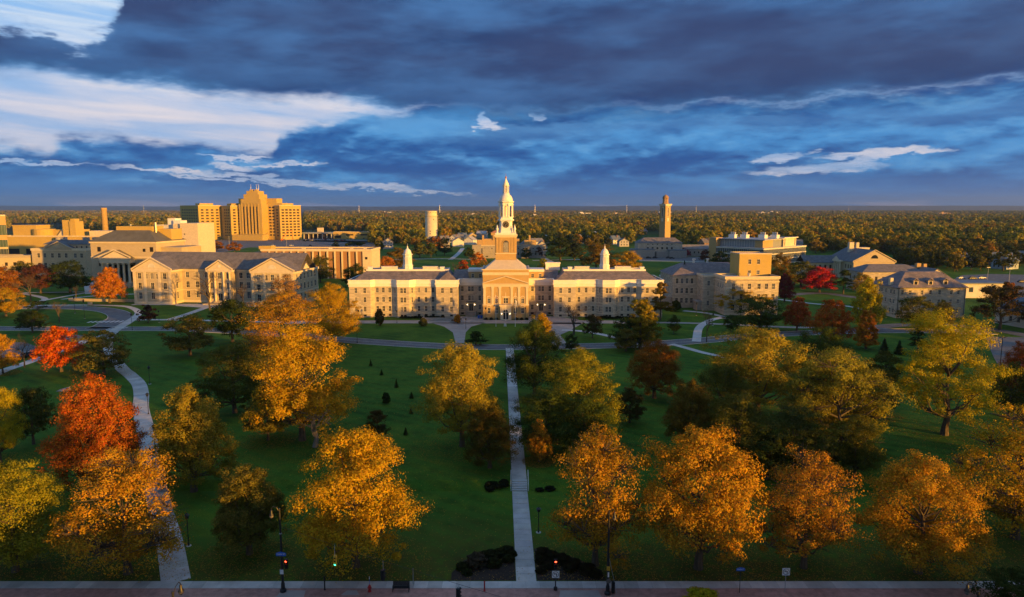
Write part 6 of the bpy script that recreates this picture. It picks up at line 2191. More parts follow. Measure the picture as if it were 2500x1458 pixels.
    ('round', 71.9, 426.5, 13.9, 19.5, 'gold', 0.4, 'golden tree right of the right cupola'),
    ('round', 62.6, 415.6, 9, 12.5, 'rust', 0.3, 'rusty low tree just right of the right cupola'),
    ('round', 37, 522.4, 18.1, 23.2, 'dgreen', 0.8, 'large dark green tree right of the steeple on the rear lawn'),
    ('oval', 47.7, 522.4, 16.6, 12.6, 'spruce', 0.85, 'dark evergreen touching the large dark green tree'),
    ('round', -74.1, 548.8, 13.1, 12.5, 'dolive', 0.7, 'dark olive tree left of the pair on the rear lawn'),
    ('round', -72.5, 646.6, 13.9, 17.1, 'rusto', 0.4, 'brown tree at the foot of the water tower'),
    ('round', -57.2, 578, 15.9, 12.5, 'spruce', 0.85, 'dark evergreen right of the water tower'),
    ('round', -66.3, 558.2, 12, 9.4, 'green', 0.8, 'small green tree below the water tower'),
    ('round', -34, 539.7, 9.7, 8.4, 'dgreen', 0.8, 'round dark tree at the left end of the fortress building'),
    ('round', -19.1, 548.8, 8.2, 7.2, 'dgreen', 0.8, 'dark tree close left of the steeple shaft'),
    ('round', 11.3, 539.7, 9.1, 7.8, 'dgreen', 0.8, 'dark tree close right of the steeple shaft'),
    ('round', 21.7, 548.8, 10.2, 9.9, 'wineb', 0.1, 'almost black round tree right of the fortress building'),
    ('round', -22.6, 453.3, 11.2, 10.4, 'orange2', 0.2, 'orange gold tree low left of the steeple shaft'),
    ('round', -30.7, 432.2, 7.3, 6.8, 'redor', 0.2, 'small red orange tree behind the left attic'),
    ('bare', -35, 415.6, 7, 7.5, 'twigr', 0, 'bare reddish bush behind the left attic'),
    ('round', -17.5, 415.6, 8.3, 8.5, 'olive', 0.5, 'olive tree hidden behind the white tower skirt'),
    ('round', 19.8, 432.2, 8.3, 7.3, 'ygreen', 0.5, 'yellow green bush behind the right attic'),
    ('bare', 26.2, 426.5, 6.2, 10.3, 'twigr', 0, 'bare brown shrub behind the right attic'),
    ('round', -250.5, 616.1, 10.3, 13.3, 'rusto', 0.3, 'brown orange tree standing in the hospital car park'),
    ('round', -279.1, 646.6, 9.3, 14, 'rusto', 0.3, 'brown gold tree behind the low annex'),
    ('small', -126, 646.6, 9.3, 8.5, 'dolive', 0.6, 'olive tree right of the pier building'),
    ('round', -180.9, 702, 5.9, 8.4, 'dgreen', 0.8, 'dark bush tree on the car park lawn'),
    ('hedge', -167.8, 733.5, 3.5, 19.3, 'dgreen', 0.8, 'clipped dark hedge on the far car park lawn'),
    ('round', 140.1, 558.2, 7.7, 5.4, 'wine', 0.1, 'little wine red tree by the campanile annex'),
    ('round', 142.7, 558.2, 6.7, 6, 'bredd', 0.1, 'magenta red small tree at the long shed'),
    ('round', 143.5, 506.2, 9.7, 8.5, 'wine2', 0.3, 'dark maroon tree in front of the long shed'),
    ('round', 144, 469.7, 10.7, 14.1, 'dgreen', 0.8, 'dark green tree in front of the modern laboratory'),
    ('round', 148.9, 450.2, 8.4, 12.5, 'dolive', 0.7, 'olive tree below the modern laboratory glazing'),
    ('round', 188, 805.5, 15.4, 25.1, 'yellow', 0.3, 'bright yellow tree right of the campanile foot'),
    ('round', 172.3, 944.5, 18, 22.6, 'ogold', 0.4, 'gold tree left of the campanile'),
    ('round', 133.8, 341.1, 17.9, 12.4, 'dgold', 0.6, 'dark gold tree behind the stair tower'),
    ('round', 146.7, 344.7, 13.5, 16.6, 'dolive', 0.7, 'dark olive tree behind the scarlet maple'),
    ('round', 160, 311.4, 11, 8.3, 'ygold', 0.3, 'pale gold tree before the low rear gable hall'),
    ('round', 187.7, 344.7, 9.4, 6.2, 'rust', 0.3, 'thin russet tree against the rear gable hall'),
]
LEAF = {'ygreen': (0.28, 0.265, 0.022), 'orange': (0.46, 0.255, 0.022), 'olive': (0.19, 0.165, 0.032), 'gold': (0.47, 0.295, 0.018), 'gold2': (0.35, 0.285, 0.032), 'rust': (0.44, 0.225, 0.024), 'yellow': (0.42, 0.355, 0.018), 'dgreen': (0.045, 0.068, 0.018), 'red': (0.44, 0.13, 0.02), 'pear': (0.3, 0.24, 0.028), 'sage': (0.085, 0.1, 0.026), 'dolive': (0.135, 0.135, 0.024), 'bare': (0.2, 0.17, 0.14), 'dbrown': (0.085, 0.06, 0.022), 'dgolc': (0.115, 0.085, 0.016), 'dgold': (0.21, 0.135, 0.022), 'green': (0.07, 0.105, 0.022), 'rusto': (0.3, 0.125, 0.02), 'twig': (0.15, 0.12, 0.09), 'twigr': (0.19, 0.11, 0.075), 'twigt': (0.2, 0.14, 0.085), 'twigy': (0.36, 0.22, 0.09), 'spruce': (0.03, 0.046, 0.022), 'purple': (0.14, 0.075, 0.07), 'redor': (0.42, 0.1, 0.02), 'redor2': (0.55, 0.125, 0.016), 'wine': (0.17, 0.03, 0.03), 'wine2': (0.13, 0.05, 0.035), 'wineb': (0.075, 0.032, 0.024), 'bred': (0.55, 0.028, 0.022), 'bredd': (0.36, 0.03, 0.06), 'orange2': (0.52, 0.2, 0.02), 'ycol': (0.27, 0.215, 0.022), 'ogold': (0.27, 0.25, 0.032), 'ygold': (0.36, 0.26, 0.05)}


random.seed(3)
for kind, x, y, h, w, col_, gr, lab in TREES:
    if h < 4 and w < 3 and kind in ("conifer", "column") and col_ == "dgreen":
        h, w = h * .66, w * .7
    plant(kind, x, y, h, w * (1.06 if h > 6 and y < 120 else 1.13 if h > 6 else 1.0), LEAF[col_], gr, lab)


# unseen trees added across the street to soften the shops' shadow edge
random.seed(18)
for i in range(11):
    plant("round", -52 + i * 17 + random.uniform(-5, 5), 42.5, random.uniform(7, 11.5), random.uniform(6, 10), LEAF["olive"], .5, "unseen olive tree added across the street to soften shadows", "unseen shade trees across the street", lod=1)

# unseen trees added right of the frame to shade the halls
random.seed(8)
for x, y, h in ((140, 165, 20), (152, 172, 19), (146, 151, 21), (160, 160, 20), (134, 147, 19), (127, 134, 20), (141, 137, 21), (119, 123, 20), (132, 121, 19), (112, 111, 19), (125, 109, 21), (104, 99, 18), (117, 97, 20), (206, 186, 19), (217, 196, 20), (227, 181, 19), (238, 191, 20), (249, 176, 19), (96, 84, 17), (170, 150, 21), (182, 165, 20)):
    plant("round", x, y, h, h * .8, LEAF["olive"], .5, "unseen olive tree added beyond the right car park to shade the halls", "unseen shade trees beyond the right car park", lod=1)


# the trees of the neighbourhood behind: the nearest one by one, the rest as one wood
def to_px(x, y, z=.8):
    cp, sp = math.cos(R(7.484)), math.sin(R(7.484))
    dep = y * cp - (z - CAM_H) * sp
    return 1250 + 1667 * x / dep, 729 - 1667 * (y * sp + (z - CAM_H) * cp) / dep


WOOD = [(-900, 548), (20, 560), (22, 546), (160, 546), (165, 566), (440, 566), (441, 500), (742, 500), (743, 563), (900, 566), (905, 598), (1034, 602), (1036, 574), (1074, 576), (1080, 592), (1160, 592), (1162, 574), (1262, 574), (1264, 600), (1500, 602), (1548, 596), (1550, 566), (1612, 566), (1614, 574), (1660, 576), (1663, 600), (1742, 604), (1746, 600), (1960, 600), (1985, 620), (2020, 622), (2024, 618), (2188, 622), (2196, 656), (2330, 664), (2480, 662), (3400, 680)]


def wood_edge(px):
    for (a, ya), (b, yb) in zip(WOOD, WOOD[1:]):
        if a <= px < b:
            return ya + (yb - ya) * (px - a) / (b - a)
    return 500


houses_at = [(o.location.x, o.location.y) for o in SC.objects if o.name.startswith(("house", "far_works"))]
rs = np.random.RandomState(12)
cand = []
for y0, y1, sp in ((400, 1100, 10.5), (1100, 2200, 14), (2200, 4200, 24), (4200, 9000, 52)):
    y = y0
    while y < y1:
        xm = .80 * y + 40
        xs_ = np.arange(-xm, xm, sp) + rs.uniform(-.45, .45, len(np.arange(-xm, xm, sp))) * sp
        for x in xs_:
            yy = y + rs.uniform(-.45, .45) * sp
            px, py = to_px(x, yy)
            if -60 < px < 2560 and py < wood_edge(px) and not any(abs(x - hx) < 7 + .004 * yy and -34 < yy - hy < 9 for hx, hy in houses_at):
                cand.append((x, yy, sp))
        y += sp
cand.sort(key=lambda c: math.hypot(c[0], c[1]))
PAL = [((.28, .20, .026), .5, "golden"), ((.095, .10, .022), .7, "dark green"), ((.18, .155, .024), .6, "olive"), ((.30, .17, .024), .35, "orange brown"), ((.38, .28, .024), .3, "yellow"), ((.065, .080, .022), .7, "deep green"), ((.24, .10, .02), .2, "russet")]
NEAR = 190
for x, y, sp in cand[:NEAR]:
    px, py = to_px(x, y)
    i = int(rs.choice(7, p=(.17, .24, .2, .12, .10, .13, .04)))
    c, g, word = PAL[i]
    if px > 2190 and py > 600 and rs.rand() < .6:
        c, g, word = PAL[rs.choice((1, 5, 2))]
    kind = "conifer" if word == "deep green" and rs.rand() < .35 else "round" if rs.rand() < .8 else "oval"
    h = rs.uniform(9, 15)
    lab = "%s %s in the wooded streets %s" % (word, "conifer" if kind == "conifer" else "broadleaf tree", "beyond the far right car park" if px > 2190 else "behind the modern laboratory" if px > 1660 else "behind the steeple hall" if px > 900 else "at far left behind the brick works")
    plant(kind, x, y, h, h * rs.uniform(.8, 1.1) * (.5 if kind == "conifer" else 1), c, g, lab, "%s trees in %s" % (word, lab.split(" in ")[1]), lod=2)


def wood(name, pts, lod, hmul):
    P = np.array([(x, y, gz(y)) for x, y, s in pts])
    me = bpy.data.meshes.new(name)
    me.vertices.add(len(P))
    me.vertices.foreach_set("co", P.ravel())
    r2 = np.random.RandomState(lod)
    a = me.attributes.new("size", "FLOAT", "POINT")
    a.data.foreach_set("value", ((.66 + .75 * r2.rand(len(P)) ** 1.6) * hmul).astype(np.float32))
    a = me.attributes.new("turn", "FLOAT", "POINT")
    a.data.foreach_set("value", (r2.rand(len(P)) * 6.28).astype(np.float32))
    me.update()
    o = put(name, me, kind="stuff")
    ng = bpy.data.node_groups.new(name, "GeometryNodeTree")
    ng.interface.new_socket("Geometry", in_out="INPUT", socket_type="NodeSocketGeometry")
    ng.interface.new_socket("Geometry", in_out="OUTPUT", socket_type="NodeSocketGeometry")
    gi, go = ng.nodes.new("NodeGroupInput"), ng.nodes.new("NodeGroupOutput")
    coll = bpy.data.collections.new(name + " kinds")
    for v in range(4):
        H, W = BASE["round"]
        q = bpy.data.objects.new("crown", crown_mesh("round" if v < 3 else "oval", lod, v + 3, H if v < 3 else 15, W if v < 3 else 9))
        coll.objects.link(q)
    ci = ng.nodes.new("GeometryNodeCollectionInfo")
    ci.inputs["Collection"].default_value = coll
    ci.inputs["Separate Children"].default_value = True
    ip = ng.nodes.new("GeometryNodeInstanceOnPoints")
    ip.inputs["Pick Instance"].default_value = True
    an = ng.nodes.new("GeometryNodeInputNamedAttribute")
    an.data_type = "FLOAT"
    an.inputs[0].default_value = "size"
    at = ng.nodes.new("GeometryNodeInputNamedAttribute")
    at.data_type = "FLOAT"
    at.inputs[0].default_value = "turn"
    cx = ng.nodes.new("ShaderNodeCombineXYZ")
    ri = ng.nodes.new("FunctionNodeRandomValue")
    ri.data_type = "INT"
    ri.inputs["Min"].default_value = 0
    ri.inputs["Max"].default_value = 3
    ng.links.new(gi.outputs[0], ip.inputs["Points"])
    ng.links.new(ci.outputs[0], ip.inputs["Instance"])
    ng.links.new(ri.outputs["Value"] if ri.outputs[0].type != "INT" and False else [s for s in ri.outputs if s.type == "INT"][0], ip.inputs["Instance Index"])
    ng.links.new(at.outputs[0], cx.inputs[2])
    ng.links.new(cx.outputs[0], ip.inputs["Rotation"])
    ng.links.new(an.outputs[0], ip.inputs["Scale"])
    ng.links.new(ip.outputs[0], go.inputs[0])
    md = o.modifiers.new("wood", "NODES")
    md.node_group = ng
    return o


rest = cand[NEAR:]
wood("woods", [c for c in rest if c[1] < 1500], 3, .92)
wood("distant_woods", [c for c in rest if 1500 <= c[1] < 4200], 4, 1.0)
wood("farthest_woods", [c for c in rest if c[1] >= 4200], 4, 1.25)
print("TREES", len(TREES), len(cand))


# ------------------------------------------------------------------ things standing about
def lettering(text, size, mat_, parent, loc, rz=0.0):
    cu = bpy.data.curves.new("lettering", "FONT")
    cu.body = text
    cu.size = size
    cu.align_x, cu.align_y = "CENTER", "CENTER"
    cu.extrude = .004
    ob = bpy.data.objects.new("lettering", cu)
    me = bpy.data.meshes.new_from_object(ob)
    bpy.data.objects.remove(ob)
    me.materials.clear()
    me.materials.append(MATS[mat_])
    me.transform(Matrix.Rotation(math.pi / 2, 4, "X"))
    return put("lettering", me, parent, loc, rz)


def lantern(parent, x, y, z):
    """a pendant lantern: cap and glass"""
    c = MB().lathe(x, y, [(.05, z + .62), (.11, z + .5), (.12, z + .25), (.24, z + .05), (.25, z)], 10).build("lantern_cap", "dark_metal", parent, True)
    MB().lathe(x, y, [(.22, z - .005), (.2, z - .16), (.08, z - .32)], 10).build("lantern_glass", "milk_glass", c, True)


def tall_lamp(name, x, y, h, label, arms, group=None):
    B = thing(name, label, "street lamp", (x, y, .03 if y > 60 else 0), 0, group)
    MB().lathe(0, 0, [(.34, 0), (.34, .25), (.22, .35), (.2, .9), (.14, 1.1), (.09, h)], 10).build("pole", "dark_metal", B)
    for ax, ay in arms:
        m_ = MB()
        p = [(0, 0, h - .5), (ax * .35, ay * .35, h + .1), (ax * .8, ay * .8, h + .2), (ax, ay, h - .1)]
        for a, b in zip(p, p[1:]):
            m_.tube(a, b, .035, n=6)
        m_.build("arm", "dark_metal", B)
        lantern(B, ax, ay, h - .75)
    return B


def no_left_sign(parent, x, y, z, s=.78, rz=0):
    p = put("sign_plate", MB().box(-s / 2, s / 2, -.012, .012, -s / 2, s / 2).mesh("sign_plate", "sign_white"), parent, (x, y, z), rz)
    g = MB()
    for i in range(28):
        a, b = 2 * math.pi * i / 28, 2 * math.pi * (i + 1) / 28
        pt = lambda r, u: (r * math.cos(u), -.016, r * math.sin(u))
        g.quad(pt(s * .36, a), pt(s * .425, a), pt(s * .425, b), pt(s * .36, b))
    k_ = s * .3
    g.quad((k_ * .25, -.017, -k_ * .95), (k_ * .62, -.017, -k_ * .95), (k_ * .62, -.017, k_ * .45), (k_ * .25, -.017, k_ * .45))
    g.quad((-k_ * .35, -.0175, k_ * .1), (k_ * .25, -.0175, k_ * .1), (k_ * .25, -.0175, k_ * .45), (-k_ * .35, -.0175, k_ * .45))
    g.quad((-k_ * .95, -.018, k_ * .3), (-k_ * .3, -.018, -k_ * .15), (-k_ * .3, -.018, k_ * .72))
    g.build("ring_and_arrow", "sign_black", p)
    return p


def street_sign(parent, x, y, z, s=1.0):
    w, h = .95 * s, .36 * s
    pts = [(-w / 2, -h / 2), (w / 2, -h / 2), (w / 2, h * .3), (w * .28, h * .52), (0, h * .68), (-w * .28, h * .52), (-w / 2, h * .3)]
    m_ = MB().quad(*[(a, -.015, b) for a, b in pts])
    m_.quad(*[(a, .015, b) for a, b in pts][::-1])
    for i in range(7):
        a, b = pts[i], pts[(i + 1) % 7]
        m_.quad((a[0], .015, a[1]), (b[0], .015, b[1]), (b[0], -.015, b[1]), (a[0], -.015, a[1]))
    p = put("sign_plate", m_.mesh("sign_plate", "sign_blue"), parent, (x, y, z))
    lettering("MAIN ST", .21 * s, "sign_white", p, (0, -.02, 0))
    return p


def signal_head(parent, x, y, z, housing, lit, name="signal_head", rz=0.0):
    """three lamps one above the other, hooded; lit names the lamp that burns"""
    h = put(name, MB().box(-.16, .16, -.02, .22, -.55, .5).mesh(name, housing), parent, (x, y, z), rz)
    for i, q in enumerate(("red", "amber", "green")):
        zz = .32 - .35 * i
        on = {"red": "red_glow", "green": "green_glow"}.get(q) if q == lit else None
        MB().tube((0, -.028, zz), (0, -.05, zz), .115, n=12).build("lens", on or "sign_black", h)
        v = MB()
        for k_ in range(7):
            a, b = math.pi * k_ / 7 - .2, math.pi * (k_ + 1) / 7 - .2
            p0 = (.14 * math.cos(a), .14 * math.sin(a) + zz)
            p1 = (.14 * math.cos(b), .14 * math.sin(b) + zz)
            v.quad((p0[0], -.03, p0[1]), (p0[0], -.24, p0[1]), (p1[0], -.24, p1[1]), (p1[0], -.03, p1[1]))
        v.build("hood", housing, h)
    return h


# the two decorated lamp posts of the crossing
A_ = tall_lamp("street_lamp", -24.1, 67.3, 9.2, "tall black street lamp carrying a blue street name sign and a red signal", [(-.85, 0)])
street_sign(A_, 0, -.16, 4.25, 1.12)
signal_head(A_, .45, -.05, 3.1, "sign_black", "red", "signal_head")
MB().box(.1, .45, -.03, .03, 2.85, 2.95).build("bracket", "dark_metal", A_)
MB().box(-.19, .19, -.21, -.19, 2.05, 2.55).build("notice", "sign_white", A_)
MB().lathe(0, 0, [(.13, 6.4), (.15, 6.42), (.15, 6.5), (.13, 6.52)], 10).build("clamp", "steel", A_)
B_ = tall_lamp("street_lamp", 10.0, 66.8, 9.2, "tall black street lamp with a round pale blue plate beside the widest orange tree", [(.55, 0)])
MB().tube((.05, -.2, 1.55), (.05, -.17, 1.55), .26, n=16).build("round_plate", "milk_glass", B_)
MB().box(-.16, .16, -.28, -.12, 2.75, 3.15).build("back_of_signal", "signal_yellow", B_)
MB().box(-.05, .1, -.2, -.13, 2.0, 2.5).build("notice", "sign_white", B_)
MB().box(.38, .72, -.25, .1, 0.2, 1.45).build("control_box", "sign_black", B_)
MB().tube((.1, 0, 4.0), (.9, -.3, .3), .02, n=5).build("conduit", "steel", B_)
tall_lamp("street_lamp", -27.2, 51.2, 9.6, "black pendant lantern over the street, left of the blue-signed lamp post", [(0, 1.3)])
tall_lamp("street_lamp", 37.4, 51.2, 9.6, "black pendant lantern over the street by the dark green corner tree", [(0, 1.3)])
# signals hung on a wire slung across the street
W0, W1 = Vector((-24.1, 67.3, 7.25)), Vector((15.4, 46.4, 7.25))
w = MB()
for i in range(12):
    a, b = i / 12, (i + 1) / 12
    p, q = W0.lerp(W1, a), W0.lerp(W1, b)
    p.z -= 4 * .45 * a * (1 - a)
    q.z -= 4 * .45 * b * (1 - b)
    w.tube(p, q, .014, n=4, caps=False)
o = w.build("span_wire", "dark_metal")
o["label"], o["category"] = "thin wire slung from the blue-signed lamp post across the street", "wire"
MB().lathe(15.4, 46.4, [(.2, 0), (.13, 8)], 8).build("wire_pole", "dark_metal", o)
for t, zt, zb, hs, lit, lab in ((.165, 7.0, 5.35, "signal_yellow", "green", "yellow traffic signal showing green, hanging before the big orange gold tree"), (.30, 6.86, 5.5, "sign_black", None, "dark traffic signal seen from behind, hanging above the bench"), (.49, 6.8, 5.95, "sign_black", None, "dark traffic signal over the brick pavement at the bottom edge of the picture")):
    p = W0.lerp(W1, t)
    B = thing("traffic_signal", lab, "traffic light", (p.x, p.y, 0), 0, "traffic signals hung over the street")
    MB().tube((0, 0, zb + .5), (0, 0, zt), .025, n=6).build("hanger", "steel", B)
    signal_head(B, 0, 0, zb, hs, lit, rz=0 if lit else 2.6)
# pedestal with red light and sign
B = thing("signal_post", "short signal post, red light above a white no left turn sign, beside the walk", "traffic light", (4.6, 67.6, .03))
MB().lathe(0, 0, [(.2, 0), (.2, .3), (.07, .4), (.06, 3.3)], 8).build("post", "dark_metal", B)
signal_head(B, 0, -.12, 2.95, "sign_black", "red")
no_left_sign(B, 0, -.1, 1.8)
B = thing("traffic_sign", "white no left turn sign on a thin post before the rust topped tree", "sign", (28.7, 67.2, .03))
MB().tube((0, 0, 0), (0, 0, 2.7), .035, n=6).build("post", "steel", B)
no_left_sign(B, 0, -.05, 2.3, .80)
B = thing("street_name_sign", "blue street name sign on a thin post right of the walk", "sign", (23.9, 67.1, .03))
MB().tube((0, 0, 0), (0, 0, 2.45), .035, n=6).build("post", "dark_metal", B)
street_sign(B, 0, -.05, 2.62, .95)
# bench seen from behind
B = thing("park_bench", "dark slatted metal bench with its back to the lawn", "bench", (-11.7, 67.4, .04))
for i in range(7):
    MB().box(-.86, .86, .24, .27, .44 + .075 * i, .495 + .075 * i).build("back_slat", "dark_metal", B)
for i in range(6):
    MB().box(-.86, .86, -.26 + .085 * i, -.195 + .085 * i, .41, .435).build("seat_slat", "dark_metal", B)
for x in (-.84, .84):
    MB().box(x - .03, x + .03, -.26, -.2, 0, .62).box(x - .03, x + .03, .235, .3, 0, .95).box(x - .03, x + .03, -.26, .23, .62, .66).build("leg", "dark_metal", B)
B = thing("fire_hydrant", "red fire hydrant with a tall blue and white marker rod", "hydrant", (-15.0, 67.3, .03))
MB().lathe(0, 0, [(.2, 0), (.2, .06), (.13, .07), (.13, .5), (.17, .52), (.17, .58), (.13, .66), (.05, .74), (.05, .8)], 12).tube((-.22, 0, .42), (.22, 0, .42), .06, n=8).tube((0, -.2, .38), (0, 0, .38), .075, n=8).build("body", "hydrant_red", B)
MB().tube((0, .06, .8), (0, .06, 1.35), .025, n=6).build("marker_rod", "blue_paint", B)
MB().tube((0, .06, 1.36), (0, .06, 1.62), .04, n=6).build("marker_tip", "sign_white", B)
for x, y, h, r, m_, nm, lab in ((-19.8, 67.6, 1.5, .07, "dark_metal", "bollard", "thin black post between the lamp post and the hydrant"), (-10.6, 68.7, 1.8, .035, "steel", "marker_post", "thin pale grey post behind the bench"), (-2.9, 67.4, 1.1, .075, "hydrant_red", "bollard", "short dark red post left of the central walk")):
    o = put(nm, MB().lathe(0, 0, [(r * 1.6, 0), (r * 1.6, .06), (r, .08), (r, h - .1), (r * 1.25, h - .09), (r * 1.1, h), (.01, h + .03)], 8).mesh(nm, m_), None, (x, y, .04))
    o["label"], o["category"] = lab, "post"

# steps of the central walk
st = put("stone_steps", None, None, (1.1, 93.1, 0))
st["label"], st["category"] = "short flight of concrete steps with pale handrails on the central walk", "steps"
for i in range(5):
    MB().box(-1.12, 1.12, .42 * i + .002, 2.2 - .002 * i, .17 * i - .02, .17 * (i + 1) + .001).build("step", "concrete", st)
for sx in (-1.25, 1.25):
    m_ = MB()
    for a, b in (((0, .1, 0), (0, .1, .9)), ((0, 2.2, .7), (0, 2.2, 1.75)), ((0, 3.6, .8), (0, 3.6, 1.75)), ((0, .1, .9), (0, 2.2, 1.75)), ((0, 2.2, 1.75), (0, 3.6, 1.75)), ((0, .1, .5), (0, 2.2, 1.3)), ((0, 2.2, 1.3), (0, 3.6, 1.3))):
        m_.tube((sx, a[1], a[2]), (sx, b[1], b[2]), .045, n=6)
    m_.build("handrail", "sign_white", st)


# shrubs: low round bushes of leaf sprays
def bush(x, y, r, h, colour, green, label, group):
    o = plant("small", x, y, h * 1.25, r * 2.2, colour, green, label, group, lod=1 if r > .6 else 2, z=gz(y) - h * .22)
    o.name = "shrub"
    o["category"] = "shrub"
    return o


random.seed(9)
bed1 = [(-6.6, 69.5), (-6.7, 71.0), (-5.6, 73.6), (-4.0, 75.2), (-1.2, 76.3), (.22, 76.8), (.38, 69.5)]
bed2 = [(2.72, 69.5), (10.2, 69.5), (10.0, 71.5), (7.5, 74.2), (4.6, 76.0), (2.62, 76.5)]
for nm, poly in (("planting_bed", bed1), ("planting_bed", bed2)):
    lay_poly(poly, .035).build(nm, "mulch", kind="structure")
g1, g2 = "shrubs in the bed left of the central walk", "shrubs in the bed right of the central walk"
bush(-4.0, 72.6, 1.15, 1.5, (.075, .060, .040), .3, "large rounded brown grey shrub in the bed left of the central walk", None)
for i, (x, y, r) in enumerate([(-5.6, 72.0, .6), (-2.6, 74.2, .9), (-1.4, 74.9, .8), (-.5, 75.6, .7), (-3.3, 74.4, .6), (-5.0, 70.8, .5), (-2.0, 72.6, .8), (-.4, 73.6, .7), (.0, 75.0, .5)]):
    bush(x, y, r, r * 1.1, (.030, .034, .014), .5, "dark shrub among others in the bed left of the central walk", g1)
for i, (x, y, r) in enumerate([(3.6, 75.0, .8), (4.6, 74.2, .8), (3.3, 73.4, .6), (5.8, 73.4, .9), (7.0, 72.4, .8), (8.4, 71.2, .9), (6.4, 71.6, .6), (4.2, 72.2, .6), (9.2, 70.4, .6), (3.2, 71.2, .5)]):
    bush(x, y, r, r * 1.1, (.034, .026, .016), .4, "dark shrub among others in the bed right of the central walk", g2)
for i in range(12):
    sx = random.choice((-1, 1))
    x = 1.1 + sx * random.uniform(1.9, 4.6)
    bush(x, 93.6 + random.uniform(-.4, 1.2), random.uniform(.45, .7), random.uniform(.4, .6), (.02, .024, .014), .4, "low dark shrub on the bank beside the steps", "low shrubs on the bank beside the steps")
# hedges and shrubs along the front of the long hall
for i in range(26):
    x = -40 + i * .62 + random.uniform(-.2, .2)
    if x < -25:
        bush(x, 243.9 + random.uniform(-.6, .5), random.uniform(.5, .8), random.uniform(.6, 1.0), (.03, .034, .016), .4, "low dark shrub along the left front of the steeple hall", "shrubs along the left front of the steeple hall")
for i in range(22):
    x = 27 + i * .85 + random.uniform(-.2, .2)
    bush(x, 243.0 + random.uniform(-.6, .5), random.uniform(.5, .9), random.uniform(.6, 1.1), (.032, .032, .016), .4, "low dark shrub along the right front of the steeple hall", "shrubs along the right front of the steeple hall")
for x in (-9.2, -7.4, -5.4, 1.6, 3.4, 5.2):
    bush(x, 240.0, .55, .8, (.03, .032, .018), .4, "small dark shrub at the foot of the hall's centre block", "shrubs at the foot of the hall's centre block")
for i in range(7):
    a = 6.28 * i / 7
    bush(-19.8 + 1.2 * math.cos(a), 236.6 + 1.2 * math.sin(a), .42, .6, (.16, .09, .03) if i % 2 else (.04, .04, .016), .2, "little plant around the young tree in the round planter", "plants in the round planter")

# lamps along the paths
LAMPS = [(-38.7, 77.2, 4.1, "dark path lamp right of the curving path, nearest the street"), (-58.9, 108.5, 4.1, "dark path lamp by the curving path beside the olive tree with golden tips"), (-69.9, 127.3, 4.3, "dark path lamp at the bend of the curving path before the large red maple's top"),
         (-81.7, 150.2, 4.2, "dark path lamp on the lawn above the bend of the curving path"), (-116.8, 199.4, 2.8, "short dark lamp at the upper end of the curving path"), (-123.4, 218.7, 5.8, "dark lamp at the crossing of drive and curving path"),
         (-153.9, 242.9, 7.1, "tall dark lamp inside the loop lawn by the bare tree"), (-165.4, 255.5, 6.7, "tall dark lamp on the far side of the loop road"), (-122.9, 234.8, 4.3, "dark lamp beside the small maroon tree"), (-45.4, 196.9, 6.0, "tall dark lamp at the drive edge left of the oval lawn"),
         (-53.4, 234.8, 4.5, "dark lamp before the left end of the steeple hall"), (-39.8, 233.1, 4.6, "dark lamp before the left canted bay of the steeple hall"), (-15.2, 221.7, 3.6, "dark lamp at the tip of the centre lawn by the plaza"), (3.3, 80.6, 3.3, "dark path lamp right of the central walk above the shrub bed"),
         (4.7, 239.2, 4.7, "dark lamp at the right side of the hall's centre block"), (-9.3, 239.2, 4.7, "dark lamp at the left side of the hall's centre block"), (68.0, 228.1, 4.2, "dark lamp before the right stone hall"), (68.4, 250.5, 4.9, "dark lamp beside the side porch of the right stone hall"), (131.3, 202.6, 3.8, "small dark lamp behind the largest yellow tree")]
pole_m = MB().lathe(0, 0, [(.13, 0), (.13, .3), (.06, .4), (.05, 3.4), (.07, 3.42)], 8).mesh("pole", "dark_metal")
head_m = MB().lathe(0, 0, [(.09, 3.42), (.20, 3.5), (.26, 3.9), (.34, 3.95), (.1, 4.15), (.02, 4.25)], 8).mesh("lamp_head", "dark_metal")
foot_m = MB().lathe(0, 0, [(.32, -.1), (.32, .05)], 12).mesh("footing", "concrete")
for x, y, h, lab in LAMPS:
    B = thing("path_lamp", lab, "lamp post", (x, y, gz(y)), 0, "dark lamps along the campus paths")
    B.scale = (1, 1, h / 4.2)
    put("pole", pole_m, B)
    put("lamp_head", head_m, B)
    put("footing", foot_m, B)
B = thing("car_park_light", "tall dark pole light in the right car park by the largest yellow tree", "lamp post", (117.6, 161.0, .8))
MB().lathe(0, 0, [(.25, 0), (.25, .6), (.09, .65), (.07, 8.8)], 8).build("pole", "dark_metal", B)
for s in (-1, 1):
    MB().tube((0, 0, 8.5), (s * .7, 0, 8.6), .04, n=5).box(s * .6 - .25, s * .6 + .25, -.12, .12, 8.58, 8.72).build("lamp_head", "dark_metal", B)

